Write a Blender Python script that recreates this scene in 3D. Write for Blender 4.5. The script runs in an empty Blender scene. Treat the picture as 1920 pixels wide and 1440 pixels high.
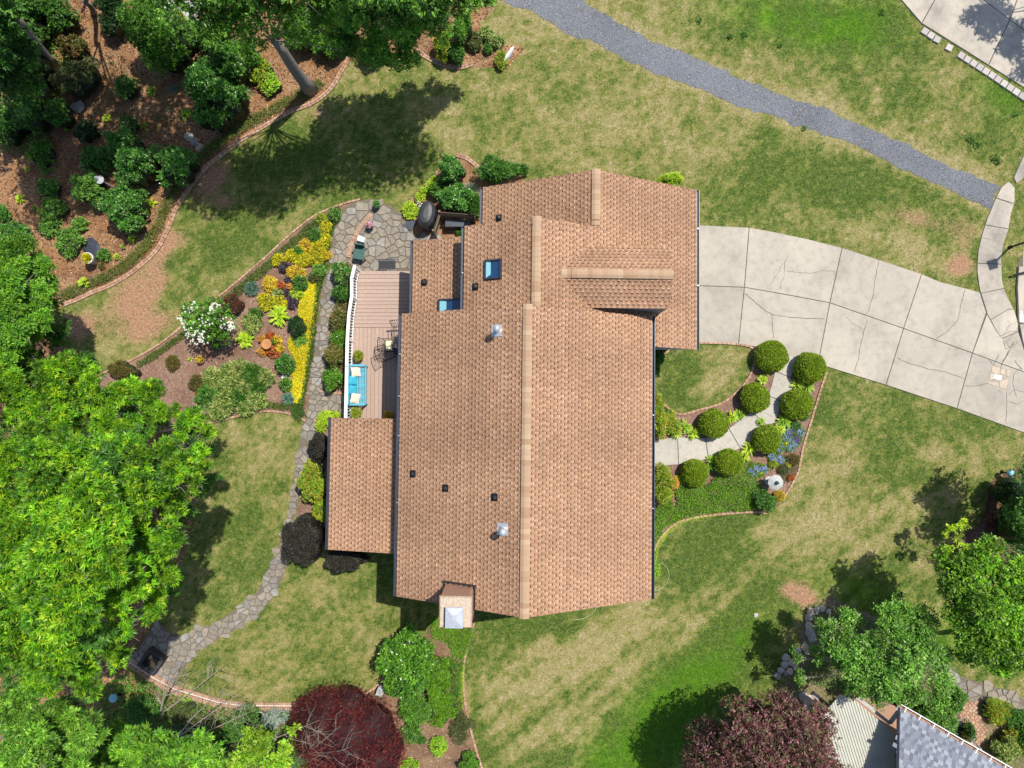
import bpy, math, random
import numpy as np
from mathutils import Vector
rng = np.random.default_rng(7)
random.seed(7)
C = bpy.context.scene.collection
SC = bpy.context.scene
# ------------------------------------------------------------------ camera, sky, sun
TH = math.radians(2.46); H = 30.0; FPX = 1280.0
cam_d = bpy.data.cameras.new("camera"); cam = bpy.data.objects.new("camera", cam_d); C.objects.link(cam)
cam_d.sensor_width = 36; cam_d.lens = 24; cam_d.clip_end = 2000; cam_d.clip_start = 0.5
cam.location = (0, 0, H); cam.rotation_euler = (TH, 0, 0); SC.camera = cam
SUNV = Vector((0.35, 0.33, 1.0)).normalized()
w = bpy.data.worlds.new("World"); SC.world = w; w.use_nodes = True
nt = w.node_tree; bg = nt.nodes["Background"]; sky = nt.nodes.new("ShaderNodeTexSky")
sky.sky_type = 'NISHITA'; sky.sun_disc = False
sky.sun_elevation = math.asin(SUNV.z); sky.sun_rotation = math.atan2(SUNV.x, SUNV.y)
nt.links.new(sky.outputs[0], bg.inputs[0]); bg.inputs[1].default_value = 0.12
sd = bpy.data.lights.new("sun", 'SUN'); so = bpy.data.objects.new("sun", sd); C.objects.link(so)
sd.energy = 4.6; sd.angle = math.radians(0.53); sd.color = (1.0, 0.95, 0.84)
so.rotation_euler = SUNV.to_track_quat('Z', 'Y').to_euler(); so.location = (10, 10, 40)
SC.view_settings.view_transform = 'Standard'; SC.view_settings.look = 'None'
SC.view_settings.exposure = 0.22; SC.view_settings.gamma = 1
SC.view_settings.use_curve_mapping = False
SC.cycles.max_bounces = 6; SC.cycles.transparent_max_bounces = 8
# ------------------------------------------------------------------ projection helpers
_c, _s = math.cos(TH), math.sin(TH)
def P(u, v, z=0.0):
    """a point of the place: where the photograph's pixel (u, v) meets height z"""
    x = (u - 960) / FPX; y = (720 - v) / FPX
    Y = y * _c + _s; Z = y * _s - _c; t = (z - H) / Z
    return (x * t, Y * t, z)
def PX(x, y, z=0.0):
    x = np.asarray(x, float); y = np.asarray(y, float); z = z - H
    yy = y * _c + z * _s; zz = -y * _s + z * _c
    return 960 + FPX * x / -zz, 720 - FPX * yy / -zz
MPP = H / FPX   # metres per photo pixel on the ground
# ------------------------------------------------------------------ noise
_L = np.random.default_rng(3).random((256, 256))
def vnoise(x, y):
    xi = np.floor(x).astype(int); yi = np.floor(y).astype(int); fx = x - xi; fy = y - yi
    fx = fx*fx*(3-2*fx); fy = fy*fy*(3-2*fy)
    a = _L[xi % 256, yi % 256]; b = _L[(xi+1) % 256, yi % 256]; c = _L[xi % 256, (yi+1) % 256]; d = _L[(xi+1) % 256, (yi+1) % 256]
    return (a*(1-fx)+b*fx)*(1-fy) + (c*(1-fx)+d*fx)*fy
def fbm(x, y, o=4, s=0.0):
    r = 0; a = 1; t = 0
    for k in range(o):
        r = r + a*vnoise(x*2**k + 17.3*k + s, y*2**k - 9.1*k + s*1.7); t += a; a *= 0.55
    return r / t
def inpoly(x, y, poly):
    x = np.asarray(x); y = np.asarray(y); ins = np.zeros(x.shape, bool)
    n = len(poly); j = n - 1
    for i in range(n):
        xi, yi = poly[i][0], poly[i][1]; xj, yj = poly[j][0], poly[j][1]
        if yi != yj:
            c = ((yi > y) != (yj > y)) & (x < (xj-xi)*(y-yi)/(yj-yi)+xi); ins ^= c
        j = i
    return ins
def smooth(pts, n=6, closed=False):
    """Catmull-Rom through the points"""
    pts = [np.array(p, float) for p in pts]; out = []; m = len(pts)
    rngk = range(m if closed else m-1)
    for i in rngk:
        p0 = pts[(i-1) % m] if (closed or i > 0) else pts[0]; p1 = pts[i]; p2 = pts[(i+1) % m]
        p3 = pts[(i+2) % m] if (closed or i+2 < m) else pts[-1]
        for k in range(n):
            t = k/n
            out.append(0.5*((2*p1)+(-p0+p2)*t+(2*p0-5*p1+4*p2-p3)*t*t+(-p0+3*p1-3*p2+p3)*t**3))
    if not closed: out.append(pts[-1])
    return out
def W2(pix, z=0.0): return [P(p[0], p[1], z)[:2] for p in pix]
def jitter(poly, a, seed=0):
    """densify a closed world polygon and make its outline ragged"""
    out = []; n = len(poly)
    for i in range(n):
        p = np.array(poly[i]); q = np.array(poly[(i+1) % n]); d = np.linalg.norm(q-p); k = max(1, int(d/0.12))
        for j in range(k):
            r = p+(q-p)*j/k; nn = np.array([-(q-p)[1], (q-p)[0]])/max(d, 1e-6)
            f = float(fbm(np.array([r[0]*2.3]), np.array([r[1]*2.3]), 4, seed)[0])-0.5
            out.append(tuple(r+nn*f*2*a))
    return out
# ------------------------------------------------------------------ materials
def mat(name):
    m = bpy.data.materials.new(name); m.use_nodes = True; n = m.node_tree
    b = n.nodes["Principled BSDF"]; return m, n, b
def noise_node(n, scale, detail=4, rough=0.6, dist=0):
    t = n.nodes.new("ShaderNodeTexNoise"); t.inputs["Scale"].default_value = scale
    t.inputs["Detail"].default_value = detail; t.inputs["Roughness"].default_value = rough; t.inputs["Distortion"].default_value = dist
    co = n.nodes.new("ShaderNodeTexCoord"); n.links.new(co.outputs["Object"], t.inputs["Vector"]); return t
def ramp(n, src, stops):
    r = n.nodes.new("ShaderNodeValToRGB"); e = r.color_ramp.elements
    while len(e) < len(stops): e.new(0.5)
    for k, (p, c) in enumerate(stops): e[k].position = p; e[k].color = (*c, 1)
    n.links.new(src, r.inputs[0]); return r.outputs[0]
def mul(n, a, b, fac=1.0, mode='MULTIPLY'):
    m = n.nodes.new("ShaderNodeMix"); m.data_type = 'RGBA'; m.blend_type = mode; m.inputs[0].default_value = fac
    for s, i in ((a, 6), (b, 7)):
        if isinstance(s, tuple): m.inputs[i].default_value = (*s, 1)
        else: n.links.new(s, m.inputs[i])
    return m.outputs[2]
def bump(n, b, src, st, dist=0.02):
    p = n.nodes.new("ShaderNodeBump"); p.inputs["Strength"].default_value = st; p.inputs["Distance"].default_value = dist
    n.links.new(src, p.inputs["Height"]); n.links.new(p.outputs[0], b.inputs["Normal"])
def m_plain(name, col, rough=0.6, metal=0.0, var=0.25, scale=9, bst=0.15):
    m, n, b = mat(name); t = noise_node(n, scale, 5)
    g = ramp(n, t.outputs[0], [(0.25, (1-var,)*3), (0.75, (1+var,)*3)])
    n.links.new(mul(n, g, tuple(col)), b.inputs["Base Color"]); b.inputs["Roughness"].default_value = rough; b.inputs["Metallic"].default_value = metal
    bump(n, b, t.outputs[0], bst, 0.01); return m
def m_attr(name, rough=0.9, var=0.3, scale=30, bst=0.4, bdist=0.02, detail=6, spec=0.3):
    m, n, b = mat(name); a = n.nodes.new("ShaderNodeAttribute"); a.attribute_name = "Col"; t = noise_node(n, scale, detail, 0.7)
    g = ramp(n, t.outputs[0], [(0.3, (1-var,)*3), (0.7, (1+var,)*3)])
    n.links.new(mul(n, a.outputs[0], g), b.inputs["Base Color"]); b.inputs["Roughness"].default_value = rough
    b.inputs["Specular IOR Level"].default_value = spec
    bump(n, b, t.outputs[0], bst, bdist); return m
def m_rand(name, cols, rough=0.8, var=0.25, scale=14, bst=0.3):
    """each object of one kind takes its own shade"""
    m, n, b = mat(name); oi = n.nodes.new("ShaderNodeObjectInfo"); k = len(cols)
    r = ramp(n, oi.outputs["Random"], [((i+0.0)/max(1, k-1), c) for i, c in enumerate(cols)])
    t = noise_node(n, scale, 6, 0.65); g = ramp(n, t.outputs[0], [(0.3, (1-var,)*3), (0.7, (1+var,)*3)])
    n.links.new(mul(n, r, g), b.inputs["Base Color"]); b.inputs["Roughness"].default_value = rough
    bump(n, b, t.outputs[0], bst, 0.01); return m
def m_leaf(name, rough=0.45, trans=0.25):
    m, n, b = mat(name); a = n.nodes.new("ShaderNodeAttribute"); a.attribute_name = "Col"
    n.links.new(a.outputs[0], b.inputs["Base Color"]); b.inputs["Roughness"].default_value = rough
    b.inputs["Specular IOR Level"].default_value = 0.35
    t = n.nodes.new("ShaderNodeBsdfTranslucent"); n.links.new(mul(n, a.outputs[0], (1.25, 1.3, 0.7)), t.inputs[0])
    mx = n.nodes.new("ShaderNodeMixShader"); mx.inputs[0].default_value = trans
    n.links.new(b.outputs[0], mx.inputs[1]); n.links.new(t.outputs[0], mx.inputs[2])
    n.links.new(mx.outputs[0], n.nodes["Material Output"].inputs[0]); return m
def m_concrete(name, base, dark, light):
    m, n, b = mat(name)
    t = noise_node(n, 0.55, 8, 0.62, 0.5); c1 = ramp(n, t.outputs[0], [(0.3, dark), (0.5, base), (0.72, light)])
    t2 = noise_node(n, 45, 4, 0.8); g = ramp(n, t2.outputs[0], [(0.3, (0.86,)*3), (0.7, (1.1,)*3)])
    t3 = noise_node(n, 3.2, 7, 0.7); g3 = ramp(n, t3.outputs[0], [(0.28, (0.80, 0.79, 0.78)), (0.5, (1,)*3), (0.75, (1.07, 1.06, 1.04))])
    oi = n.nodes.new("ShaderNodeObjectInfo"); g4 = ramp(n, oi.outputs["Random"], [(0, (0.9, 0.9, 0.9)), (1, (1.05, 1.045, 1.03))])
    n.links.new(mul(n, mul(n, mul(n, c1, g), g3), g4), b.inputs["Base Color"]); b.inputs["Roughness"].default_value = 0.85
    bump(n, b, t2.outputs[0], 0.3, 0.01); return m
M = {}
def m_lawn():
    """lawn: the sheet's mask says how dry, lush or bare it is; fine noise mixes the blades' colours"""
    m, n, b = mat("lawn"); a = n.nodes.new("ShaderNodeAttribute"); a.attribute_name = "Col"; sp = n.nodes.new("ShaderNodeSeparateColor"); n.links.new(a.outputs[0], sp.inputs[0])
    def mth(op, x, y, z=None):
        q = n.nodes.new("ShaderNodeMath"); q.operation = op
        for i, w_ in enumerate((x, y, z)):
            if w_ is None: continue
            if isinstance(w_, float): q.inputs[i].default_value = w_
            else: n.links.new(w_, q.inputs[i])
        return q.outputs[0]
    A = noise_node(n, 3.6, 9, 0.75).outputs[0]; B = noise_node(n, 9, 5, 0.8).outputs[0]; Cn = noise_node(n, 24, 3, 0.75).outputs[0]
    s = mth('MULTIPLY_ADD', A, 1.5, sp.outputs[0]); s = mth('MULTIPLY_ADD', B, 1.7, s); s = mth('MULTIPLY_ADD', Cn, 1.8, s); s = mth('SUBTRACT', s, 2.47); s = mth('MULTIPLY', s, 0.8)
    c = ramp(n, s, [(0.0, (.036, .074, .010)), (0.22, (.095, .148, .024)), (0.45, (.205, .205, .055)), (0.68, (.300, .255, .105)), (0.86, (.37, .31, .175)), (1.0, (.50, .42, .27))])
    l = ramp(n, s, [(0.0, (.04, .11, .006)), (0.35, (.10, .22, .012)), (0.8, (.20, .31, .03)), (1.0, (.33, .36, .1))])
    k = ramp(n, mth('MULTIPLY_ADD', Cn, 1.0, mth('MULTIPLY', B, 0.8)), [(0.6, (.20, .10, .055)), (0.95, (.36, .20, .12)), (1.2, (.48, .33, .22))])
    def mixf(f, x, y):
        q = n.nodes.new("ShaderNodeMix"); q.data_type = 'RGBA'; n.links.new(f, q.inputs[0]); n.links.new(x, q.inputs[6]); n.links.new(y, q.inputs[7]); return q.outputs[2]
    r1 = mixf(sp.outputs[1], c, l)
    cf = mth('MULTIPLY_ADD', B, 1.6, mth('MULTIPLY', sp.outputs[2], 2.2)); cf = mth('SUBTRACT', cf, 1.35); cm = n.nodes.new("ShaderNodeClamp"); n.links.new(cf, cm.inputs[0])
    r2 = mixf(cm.outputs[0], r1, k)
    n.links.new(r2, b.inputs["Base Color"]); b.inputs["Roughness"].default_value = 0.95; b.inputs["Specular IOR Level"].default_value = 0.1
    bump(n, b, mth('MULTIPLY_ADD', B, 0.7, Cn), 1.0, 0.03); return m
M['ground'] = m_lawn()
M['blade'] = m_leaf("grass_blade", 0.6, 0.25)
M['leaf'] = m_leaf("leaf", 0.45, 0.27)
M['waxy'] = m_leaf("waxy_leaf", 0.3, 0.2)
M['chip'] = m_attr("bark_chip", 0.85, 0.3, 30, 0.3)
M['bark'] = m_plain("bark", (0.21, 0.19, 0.175), 0.9, 0, 0.45, 14, 0.9)
M['twig'] = m_plain("pale_twig", (0.42, 0.36, 0.29), 0.8, 0, 0.3, 12, 0.4)
M['shingle'] = m_attr("asphalt_shingle", 0.92, 0.22, 60, 0.5, 0.006, 4, 0.2)
M['roofbase'] = m_plain("roof_underlay", (0.2, 0.11, 0.065), 0.9)
M['cap'] = m_rand("ridge_shingle", [(0.38, 0.235, 0.145), (0.42, 0.28, 0.185), (0.34, 0.21, 0.125), (0.45, 0.32, 0.21), (0.39, 0.255, 0.16)], 0.92, 0.15, 60)
M['vent'] = m_plain("black_vent", (0.012, 0.013, 0.018), 0.45)
M['gutter'] = m_plain("dark_gutter", (0.045, 0.052, 0.075), 0.4, 0.2)
M['wall'] = m_plain("grey_siding", (0.20, 0.21, 0.22), 0.7)
M['white'] = m_plain("white_paint", (0.8, 0.8, 0.8), 0.45, 0, 0.06)
M['steel'] = m_plain("galvanised_steel", (0.6, 0.63, 0.68), 0.35, 0.5, 0.15)
M['concrete'] = m_concrete("driveway_concrete", (0.42, 0.38, 0.325), (0.33, 0.295, 0.25), (0.48, 0.43, 0.36))
M['walkcon'] = m_concrete("walkway_concrete", (0.46, 0.43, 0.385), (0.40, 0.38, 0.345), (0.50, 0.47, 0.42))
M['oldcon'] = m_concrete("weathered_concrete", (0.42, 0.375, 0.32), (0.25, 0.225, 0.20), (0.56, 0.50, 0.42))
M['joint'] = m_plain("joint_dirt", (0.14, 0.115, 0.085), 0.95)
M['crack'] = m_plain("crack_dirt", (0.13, 0.10, 0.075), 0.95)
M['brick'] = m_rand("edging_brick", [(0.42, 0.235, 0.15), (0.48, 0.30, 0.20), (0.33, 0.18, 0.12), (0.50, 0.34, 0.24), (0.38, 0.23, 0.16)], 0.9, 0.3, 25)
M['flag'] = m_rand("flagstone", [(0.20, 0.175, 0.145), (0.26, 0.22, 0.175), (0.18, 0.17, 0.16), (0.30, 0.255, 0.20), (0.22, 0.19, 0.155), (0.30, 0.285, 0.26), (0.24, 0.20, 0.15)], 0.85, 0.3, 9, 0.5)
M['sand'] = m_plain("path_grit", (0.15, 0.125, 0.095), 0.95, 0, 0.35, 20)
M['deck'] = m_rand("deck_board", [(0.36, 0.25, 0.20), (0.41, 0.295, 0.24), (0.38, 0.27, 0.22), (0.43, 0.315, 0.26)], 0.65, 0.1, 8, 0.15)
M['gravel'] = m_attr("gravel", 0.9, 0.5, 38, 1.0, 0.03, 8)
M['paver'] = m_rand("kerb_paver", [(0.42, 0.37, 0.35), (0.50, 0.45, 0.42), (0.36, 0.33, 0.33), (0.46, 0.40, 0.37)], 0.9, 0.15, 20)
M['rock'] = m_rand("rock", [(0.32, 0.29, 0.26), (0.45, 0.41, 0.36), (0.25, 0.23, 0.22)], 0.85, 0.35, 6, 0.8)
M['stonelan'] = m_plain("carved_stone", (0.42, 0.42, 0.41), 0.8, 0, 0.3, 12, 0.5)
M['terra'] = m_plain("terracotta", (0.46, 0.20, 0.075), 0.75)
M['glazed'] = m_plain("green_glaze", (0.05, 0.13, 0.11), 0.2)
M['blueglaze'] = m_plain("blue_glaze", (0.04, 0.14, 0.19), 0.2)
M['iron'] = m_plain("black_iron", (0.02, 0.02, 0.025), 0.4, 0.4)
M['turq'] = m_plain("turquoise_paint", (0.10, 0.42, 0.56), 0.4, 0, 0.06)
M['turqfab'] = m_plain("turquoise_fabric", (0.04, 0.40, 0.58), 0.8)
M['cream'] = m_plain("cream_fabric", (0.72, 0.60, 0.48), 0.85, 0, 0.08)
M['yellowcush'] = m_plain("pale_yellow_cushion", (0.72, 0.66, 0.42), 0.85, 0, 0.08)
M['cover'] = m_plain("grill_cover_vinyl", (0.045, 0.047, 0.055), 0.45, 0, 0.2, 5)
M['rubber'] = m_plain("dark_rubber", (0.03, 0.03, 0.035), 0.8)
M['wood'] = m_plain("weathered_wood", (0.20, 0.15, 0.11), 0.85, 0, 0.35, 18)
M['darkwood'] = m_plain("dark_stained_wood", (0.06, 0.05, 0.045), 0.8)
M['brickwork'] = m_rand("chimney_brick", [(0.34, 0.19, 0.13), (0.44, 0.28, 0.20), (0.30, 0.16, 0.11)], 0.9, 0.3, 30)
M['mortar'] = m_plain("mortar_cap", (0.50, 0.40, 0.31), 0.9, 0, 0.3, 12)
M['mortard'] = m_plain("dark_mortar", (0.20, 0.15, 0.12), 0.9)
M['slate'] = m_attr("grey_shingle", 0.9, 0.22, 50, 0.5, 0.006, 4)
M['creamroof'] = m_plain("cream_metal_roof", (0.46, 0.46, 0.40), 0.5, 0, 0.1, 2)
M['lamp'] = m_plain("blue_glass", (0.25, 0.52, 0.68), 0.15)
M['discmat'] = m_plain("cream_stone", (0.5, 0.42, 0.28), 0.8)
M['soil'] = m_plain("potting_soil", (0.05, 0.04, 0.03), 0.95)
M['hose'] = m_plain("pale_hose", (0.35, 0.42, 0.22), 0.6)
M['greenbox'] = m_plain("green_plastic", (0.04, 0.11, 0.09), 0.4)
def m_glass():
    m, n, b = mat("skylight_glass"); tr = n.nodes.new("ShaderNodeBsdfTransparent"); tr.inputs[0].default_value = (0.75, 0.88, 0.95, 1)
    gl = n.nodes.new("ShaderNodeBsdfGlossy"); gl.inputs["Roughness"].default_value = 0.03
    mx = n.nodes.new("ShaderNodeMixShader"); mx.inputs[0].default_value = 0.10
    n.links.new(tr.outputs[0], mx.inputs[1]); n.links.new(gl.outputs[0], mx.inputs[2]); n.links.new(mx.outputs[0], n.nodes["Material Output"].inputs[0]); return m
M['glass'] = m_glass()
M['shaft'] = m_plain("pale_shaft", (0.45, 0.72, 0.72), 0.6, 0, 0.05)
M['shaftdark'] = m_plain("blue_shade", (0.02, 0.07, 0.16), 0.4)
# ------------------------------------------------------------------ objects
def tag(o, label=None, cat=None, group=None, kind=None):
    if label: o['label'] = label
    if cat: o['category'] = cat
    if group: o['group'] = group
    if kind: o['kind'] = kind
    return o
def loc_of(parent):
    v = Vector((0, 0, 0)); p = parent
    while p is not None: v = v + p.location; p = p.parent
    return v
def obj(name, V, F, m, parent=None, loc=None, col=None, smooth_=False, recalc=False):
    """one mesh object; V in world metres"""
    me = bpy.data.meshes.new(name); base = loc_of(parent) if parent else Vector((0, 0, 0))
    org = Vector(loc) if loc is not None else base
    A = np.asarray(V, float).reshape(-1, 3) - np.array(org)
    me.from_pydata(A.tolist(), [], F)
    if m: me.materials.append(m)
    if col is not None:
        ca = me.attributes.new("Col", 'FLOAT_COLOR', 'POINT'); c = np.ones((len(A), 4), np.float32); c[:, :3] = col
        ca.data.foreach_set("color", c.ravel())
    if smooth_: me.polygons.foreach_set("use_smooth", [True]*len(me.polygons))
    me.update(); o = bpy.data.objects.new(name, me); C.objects.link(o)
    o.location = org - base
    if parent: o.parent = parent
    return o
def quads(name, V, m, col, parent=None, loc=(0, 0, 0), kind=None):
    """fast mesh of loose quads: V (N,4,3), col (N,3)"""
    V = np.asarray(V, np.float32); N = len(V); base = loc_of(parent) if parent else Vector((0, 0, 0))
    org = Vector(loc) if parent is None else base
    me = bpy.data.meshes.new(name); me.vertices.add(N*4); me.loops.add(N*4); me.polygons.add(N)
    me.vertices.foreach_set("co", (V.reshape(-1, 3) - np.array(org, np.float32)).astype(np.float32).ravel())
    me.loops.foreach_set("vertex_index", np.arange(N*4, dtype=np.int32))
    me.polygons.foreach_set("loop_start", np.arange(0, N*4, 4, dtype=np.int32))
    me.polygons.foreach_set("loop_total", np.full(N, 4, np.int32))
    me.materials.append(m); ca = me.attributes.new("Col", 'FLOAT_COLOR', 'POINT')
    c = np.ones((N, 4, 4), np.float32); c[:, :, :3] = np.asarray(col, np.float32)[:, None, :]
    ca.data.foreach_set("color", c.ravel()); me.update(); me.validate()
    o = bpy.data.objects.new(name, me); C.objects.link(o); o.location = org - base
    if parent: o.parent = parent
    if kind: o['kind'] = kind
    return o
def empty(name, loc, label=None, cat=None, group=None, kind=None, parent=None):
    o = bpy.data.objects.new(name, None); C.objects.link(o); o.empty_display_size = 0.2
    o.location = Vector(loc) - (loc_of(parent) if parent else Vector((0, 0, 0)))
    if parent: o.parent = parent
    return tag(o, label, cat, group, kind)
def copyo(o, parent, loc, rz=0.0, scale=None, label=None):
    c = o.copy(); C.objects.link(c); c.parent = parent; c.location = loc; c.rotation_euler = (0, 0, rz)
    if scale: c.scale = scale
    if label: c['label'] = label
    return c
class MB:
    """collects simple solids for one mesh"""
    def __init__(s): s.V = []; s.F = []; s.n = 0
    def add(s, V, F):
        s.F += [tuple(i+s.n for i in f) for f in F]; s.V += [tuple(map(float, v)) for v in V]; s.n += len(V); return s
    def box(s, c, d, rz=0.0, top=1.0):
        a, b, h = d[0]/2, d[1]/2, d[2]/2; V = []
        for z, k in ((-h, 1), (h, top)):
            for x, y in ((-a, -b), (a, -b), (a, b), (-a, b)):
                x *= k; y *= k
                V.append((c[0]+x*math.cos(rz)-y*math.sin(rz), c[1]+x*math.sin(rz)+y*math.cos(rz), c[2]+z))
        return s.add(V, [(3, 2, 1, 0), (4, 5, 6, 7), (0, 1, 5, 4), (1, 2, 6, 5), (2, 3, 7, 6), (3, 0, 4, 7)])
    def lathe(s, c, prof, n=16, a0=0.0):
        V = []; F = []
        for r, z in prof:
            for k in range(n):
                t = 2*math.pi*k/n+a0; V.append((c[0]+r*math.cos(t), c[1]+r*math.sin(t), c[2]+z))
        for i in range(len(prof)-1):
            for k in range(n):
                F.append((i*n+k, i*n+(k+1) % n, (i+1)*n+(k+1) % n, (i+1)*n+k))
        F.append(tuple(range(n-1, -1, -1))); F.append(tuple((len(prof)-1)*n+k for k in range(n)))
        return s.add(V, F)
    def tube(s, pts, r, n=6):
        pts = [np.array(p, float) for p in pts]; R = r if hasattr(r, '__len__') else [r]*len(pts); V = []; F = []
        for i, p in enumerate(pts):
            d = pts[min(i+1, len(pts)-1)]-pts[max(i-1, 0)]; d = d/(np.linalg.norm(d)+1e-9)
            a = np.cross(d, [0, 0, 1.0]) if abs(d[2]) < 0.95 else np.cross(d, [1.0, 0, 0]); a /= np.linalg.norm(a)+1e-9; b = np.cross(d, a)
            for k in range(n):
                t = 2*math.pi*k/n; V.append(p+R[i]*(a*math.cos(t)+b*math.sin(t)))
        for i in range(len(pts)-1):
            for k in range(n): F.append((i*n+k, i*n+(k+1) % n, (i+1)*n+(k+1) % n, (i+1)*n+k))
        F.append(tuple(range(n-1, -1, -1))); F.append(tuple((len(pts)-1)*n+k for k in range(n)))
        return s.add(V, F)
    def prism(s, poly, z0, z1, inset=0.0):
        n = len(poly); cx = sum(p[0] for p in poly)/n; cy = sum(p[1] for p in poly)/n; V = [(p[0], p[1], z0) for p in poly]
        for p in poly:
            d = math.hypot(p[0]-cx, p[1]-cy)+1e-6; k = max(0, (d-inset)/d); V.append((cx+(p[0]-cx)*k, cy+(p[1]-cy)*k, z1))
        ar = sum(poly[i][0]*poly[(i+1) % n][1]-poly[(i+1) % n][0]*poly[i][1] for i in range(n))
        top = tuple(range(n, 2*n)); bot = tuple(range(n-1, -1, -1))
        sd_ = [(i, (i+1) % n, n+(i+1) % n, n+i) for i in range(n)]
        if ar < 0: top = top[::-1]; bot = bot[::-1]; sd_ = [f[::-1] for f in sd_]
        return s.add(V, [top, bot]+sd_)
    def build(s, name, m, parent=None, loc=None, smooth_=False): return obj(name, s.V, s.F, m, parent, loc, None, smooth_)
def clip(poly, px, py, nx, ny):
    """keep the side where (p-(px,py)).n <= 0"""
    out = []; n = len(poly)
    for i in range(n):
        a = poly[i]; b = poly[(i+1) % n]; da = (a[0]-px)*nx+(a[1]-py)*ny; db = (b[0]-px)*nx+(b[1]-py)*ny
        if da <= 0: out.append(a)
        if (da < 0 < db) or (db < 0 < da):
            t = da/(da-db); out.append((a[0]+(b[0]-a[0])*t, a[1]+(b[1]-a[1])*t))
    return out
def stones(region, step, gap, seed=1, stretch=1.0, jit=0.49):
    """irregular stones filling a world polygon: cells around scattered seeds, each inset by the joint"""
    r = np.random.default_rng(seed); xs = [p[0] for p in region]; ys = [p[1] for p in region]
    gx = np.arange(min(xs)-2*step, max(xs)+2*step, step); gy = np.arange(min(ys)-2*step, max(ys)+2*step, step*stretch)
    S = np.array([(x+(0.5*step if j % 2 else 0)+r.uniform(-jit, jit)*step, y+r.uniform(-jit, jit)*step*stretch) for j, y in enumerate(gy) for x in gx])
    drop = r.random(len(S)) < 0.24; S = S[~drop]; ins = inpoly(S[:, 0], S[:, 1], region); out = []
    for i in np.nonzero(ins)[0]:
        p = S[i]; d = np.hypot(*(S-p).T); nb = np.argsort(d)[1:16]
        q = [(p[0]-step, p[1]-step), (p[0]+step, p[1]-step), (p[0]+step, p[1]+step), (p[0]-step, p[1]+step)]
        for j in nb:
            m_ = (p+S[j])/2; nn = (S[j]-p)/d[j]; q = clip(q, m_[0]-nn[0]*gap/2, m_[1]-nn[1]*gap/2, nn[0], nn[1])
            if len(q) < 3: break
        if len(q) >= 3: out.append(q)
    return out
def along(pts, step):
    """points every step metres along a polyline, with heading"""
    pts = [np.array(p[:2], float) for p in pts]; out = []; carry = 0.0
    for a, b in zip(pts, pts[1:]):
        L = np.linalg.norm(b-a)
        if L < 1e-6: continue
        d = (b-a)/L; t = carry
        while t < L: out.append((a+d*t, math.atan2(d[1], d[0]))); t += step
        carry = t-L
    return out
# ------------------------------------------------------------------ leaves
def leafquads(pos, d, up, L, Wd):
    """a leaf is a diamond: stalk, side, tip, side, with a slight droop"""
    d = d/np.maximum(np.linalg.norm(d, axis=1, keepdims=True), 1e-6)
    s = np.cross(d, up); s /= np.maximum(np.linalg.norm(s, axis=1, keepdims=True), 1e-6)
    L = L[:, None]; Wd = Wd[:, None]; mid = pos+d*L*0.45
    tip = pos+d*L; tip[:, 2] -= L[:, 0]*0.12
    return np.stack([pos, mid+s*Wd/2, tip, mid-s*Wd/2], 1)
def pick(pal, n, r=rng):
    p = np.array([c[0] for c in pal], float); wgt = np.array([c[1] for c in pal], float); wgt /= wgt.sum()
    return p[r.choice(len(p), n, p=wgt)]
def unit(n, r=rng):
    v = r.normal(size=(n, 3)); return v/np.linalg.norm(v, axis=1, keepdims=True)
def crown_quads(blobs, nspray, per, L, Wd, pal, fill=0.35, spread=0.12, star=0.8, jitcol=0.18, bt=0.12):
    """blobs: (x,y,z,rx,ry,rz). sprays of leaves on the blobs' outsides and, fewer, inside"""
    B = np.array(blobs, float); vol = (B[:, 3]*B[:, 4]+B[:, 3]*B[:, 5]); bi = rng.choice(len(B), nspray, p=vol/vol.sum())
    n = unit(nspray); n[:, 2] = np.where(n[:, 2] < -0.35, -n[:, 2], n[:, 2])
    rad = np.where(rng.random(nspray) < fill, rng.uniform(0.25, 0.9, nspray), rng.uniform(0.88, 1.06, nspray))
    rad = rad*(0.86+0.3*rng.random(nspray)*rng.random(nspray))
    ctr = B[bi, :3]+n*B[bi, 3:6]*rad[:, None]; ctr[:, 2] = np.maximum(ctr[:, 2], 0.06)
    colS = pick(pal, nspray)*(1+rng.uniform(-jitcol, jitcol, (nspray, 1)))*(1+rng.uniform(-bt*1.6, bt, len(B)))[bi][:, None]
    k = np.repeat(np.arange(nspray), per); N = len(k)
    d = unit(N)*1.0+n[k]*star+np.array([0, 0, 0.25]); pos = ctr[k]+unit(N)*spread*rng.random((N, 1))
    up = np.array([0, 0, 1.0])+unit(N)*0.5+n[k]*0.5
    q = leafquads(pos, d, up, L*rng.uniform(0.65, 1.25, N), Wd*rng.uniform(0.7, 1.25, N))
    col = colS[k]*(1+rng.uniform(-0.22, 0.22, (N, 1)))*np.array([1, 1, 1])
    return q, np.clip(col, 0.002, 0.9)
def lumps(blobs, k=7, f=0.42, seed=0):
    """break big lobes up into smaller ones sitting on their upper sides"""
    r = random.Random(seed); out = []
    for (x, y, z, rx, ry, rz) in blobs:
        m_ = max(3, int(k*min(1.6, (rx/1.0))))
        for i in range(m_):
            t = 2*math.pi*(i+r.uniform(-.35, .35))/m_*1.0+(0 if i % 3 else r.uniform(0, 3)); e = r.uniform(.25, .95); q = f*r.uniform(.75, 1.25)
            out.append((x+rx*.78*math.cos(t)*e, y+ry*.78*math.sin(t)*e, z+rz*(.95*math.sqrt(max(0, 1-e*e))-.25)+r.uniform(-.45, .35)*rz, rx*q, ry*q, rz*q*1.1))
        out.append((x, y, z+rz*.45, rx*f, ry*f, rz*f))
    return out
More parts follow.
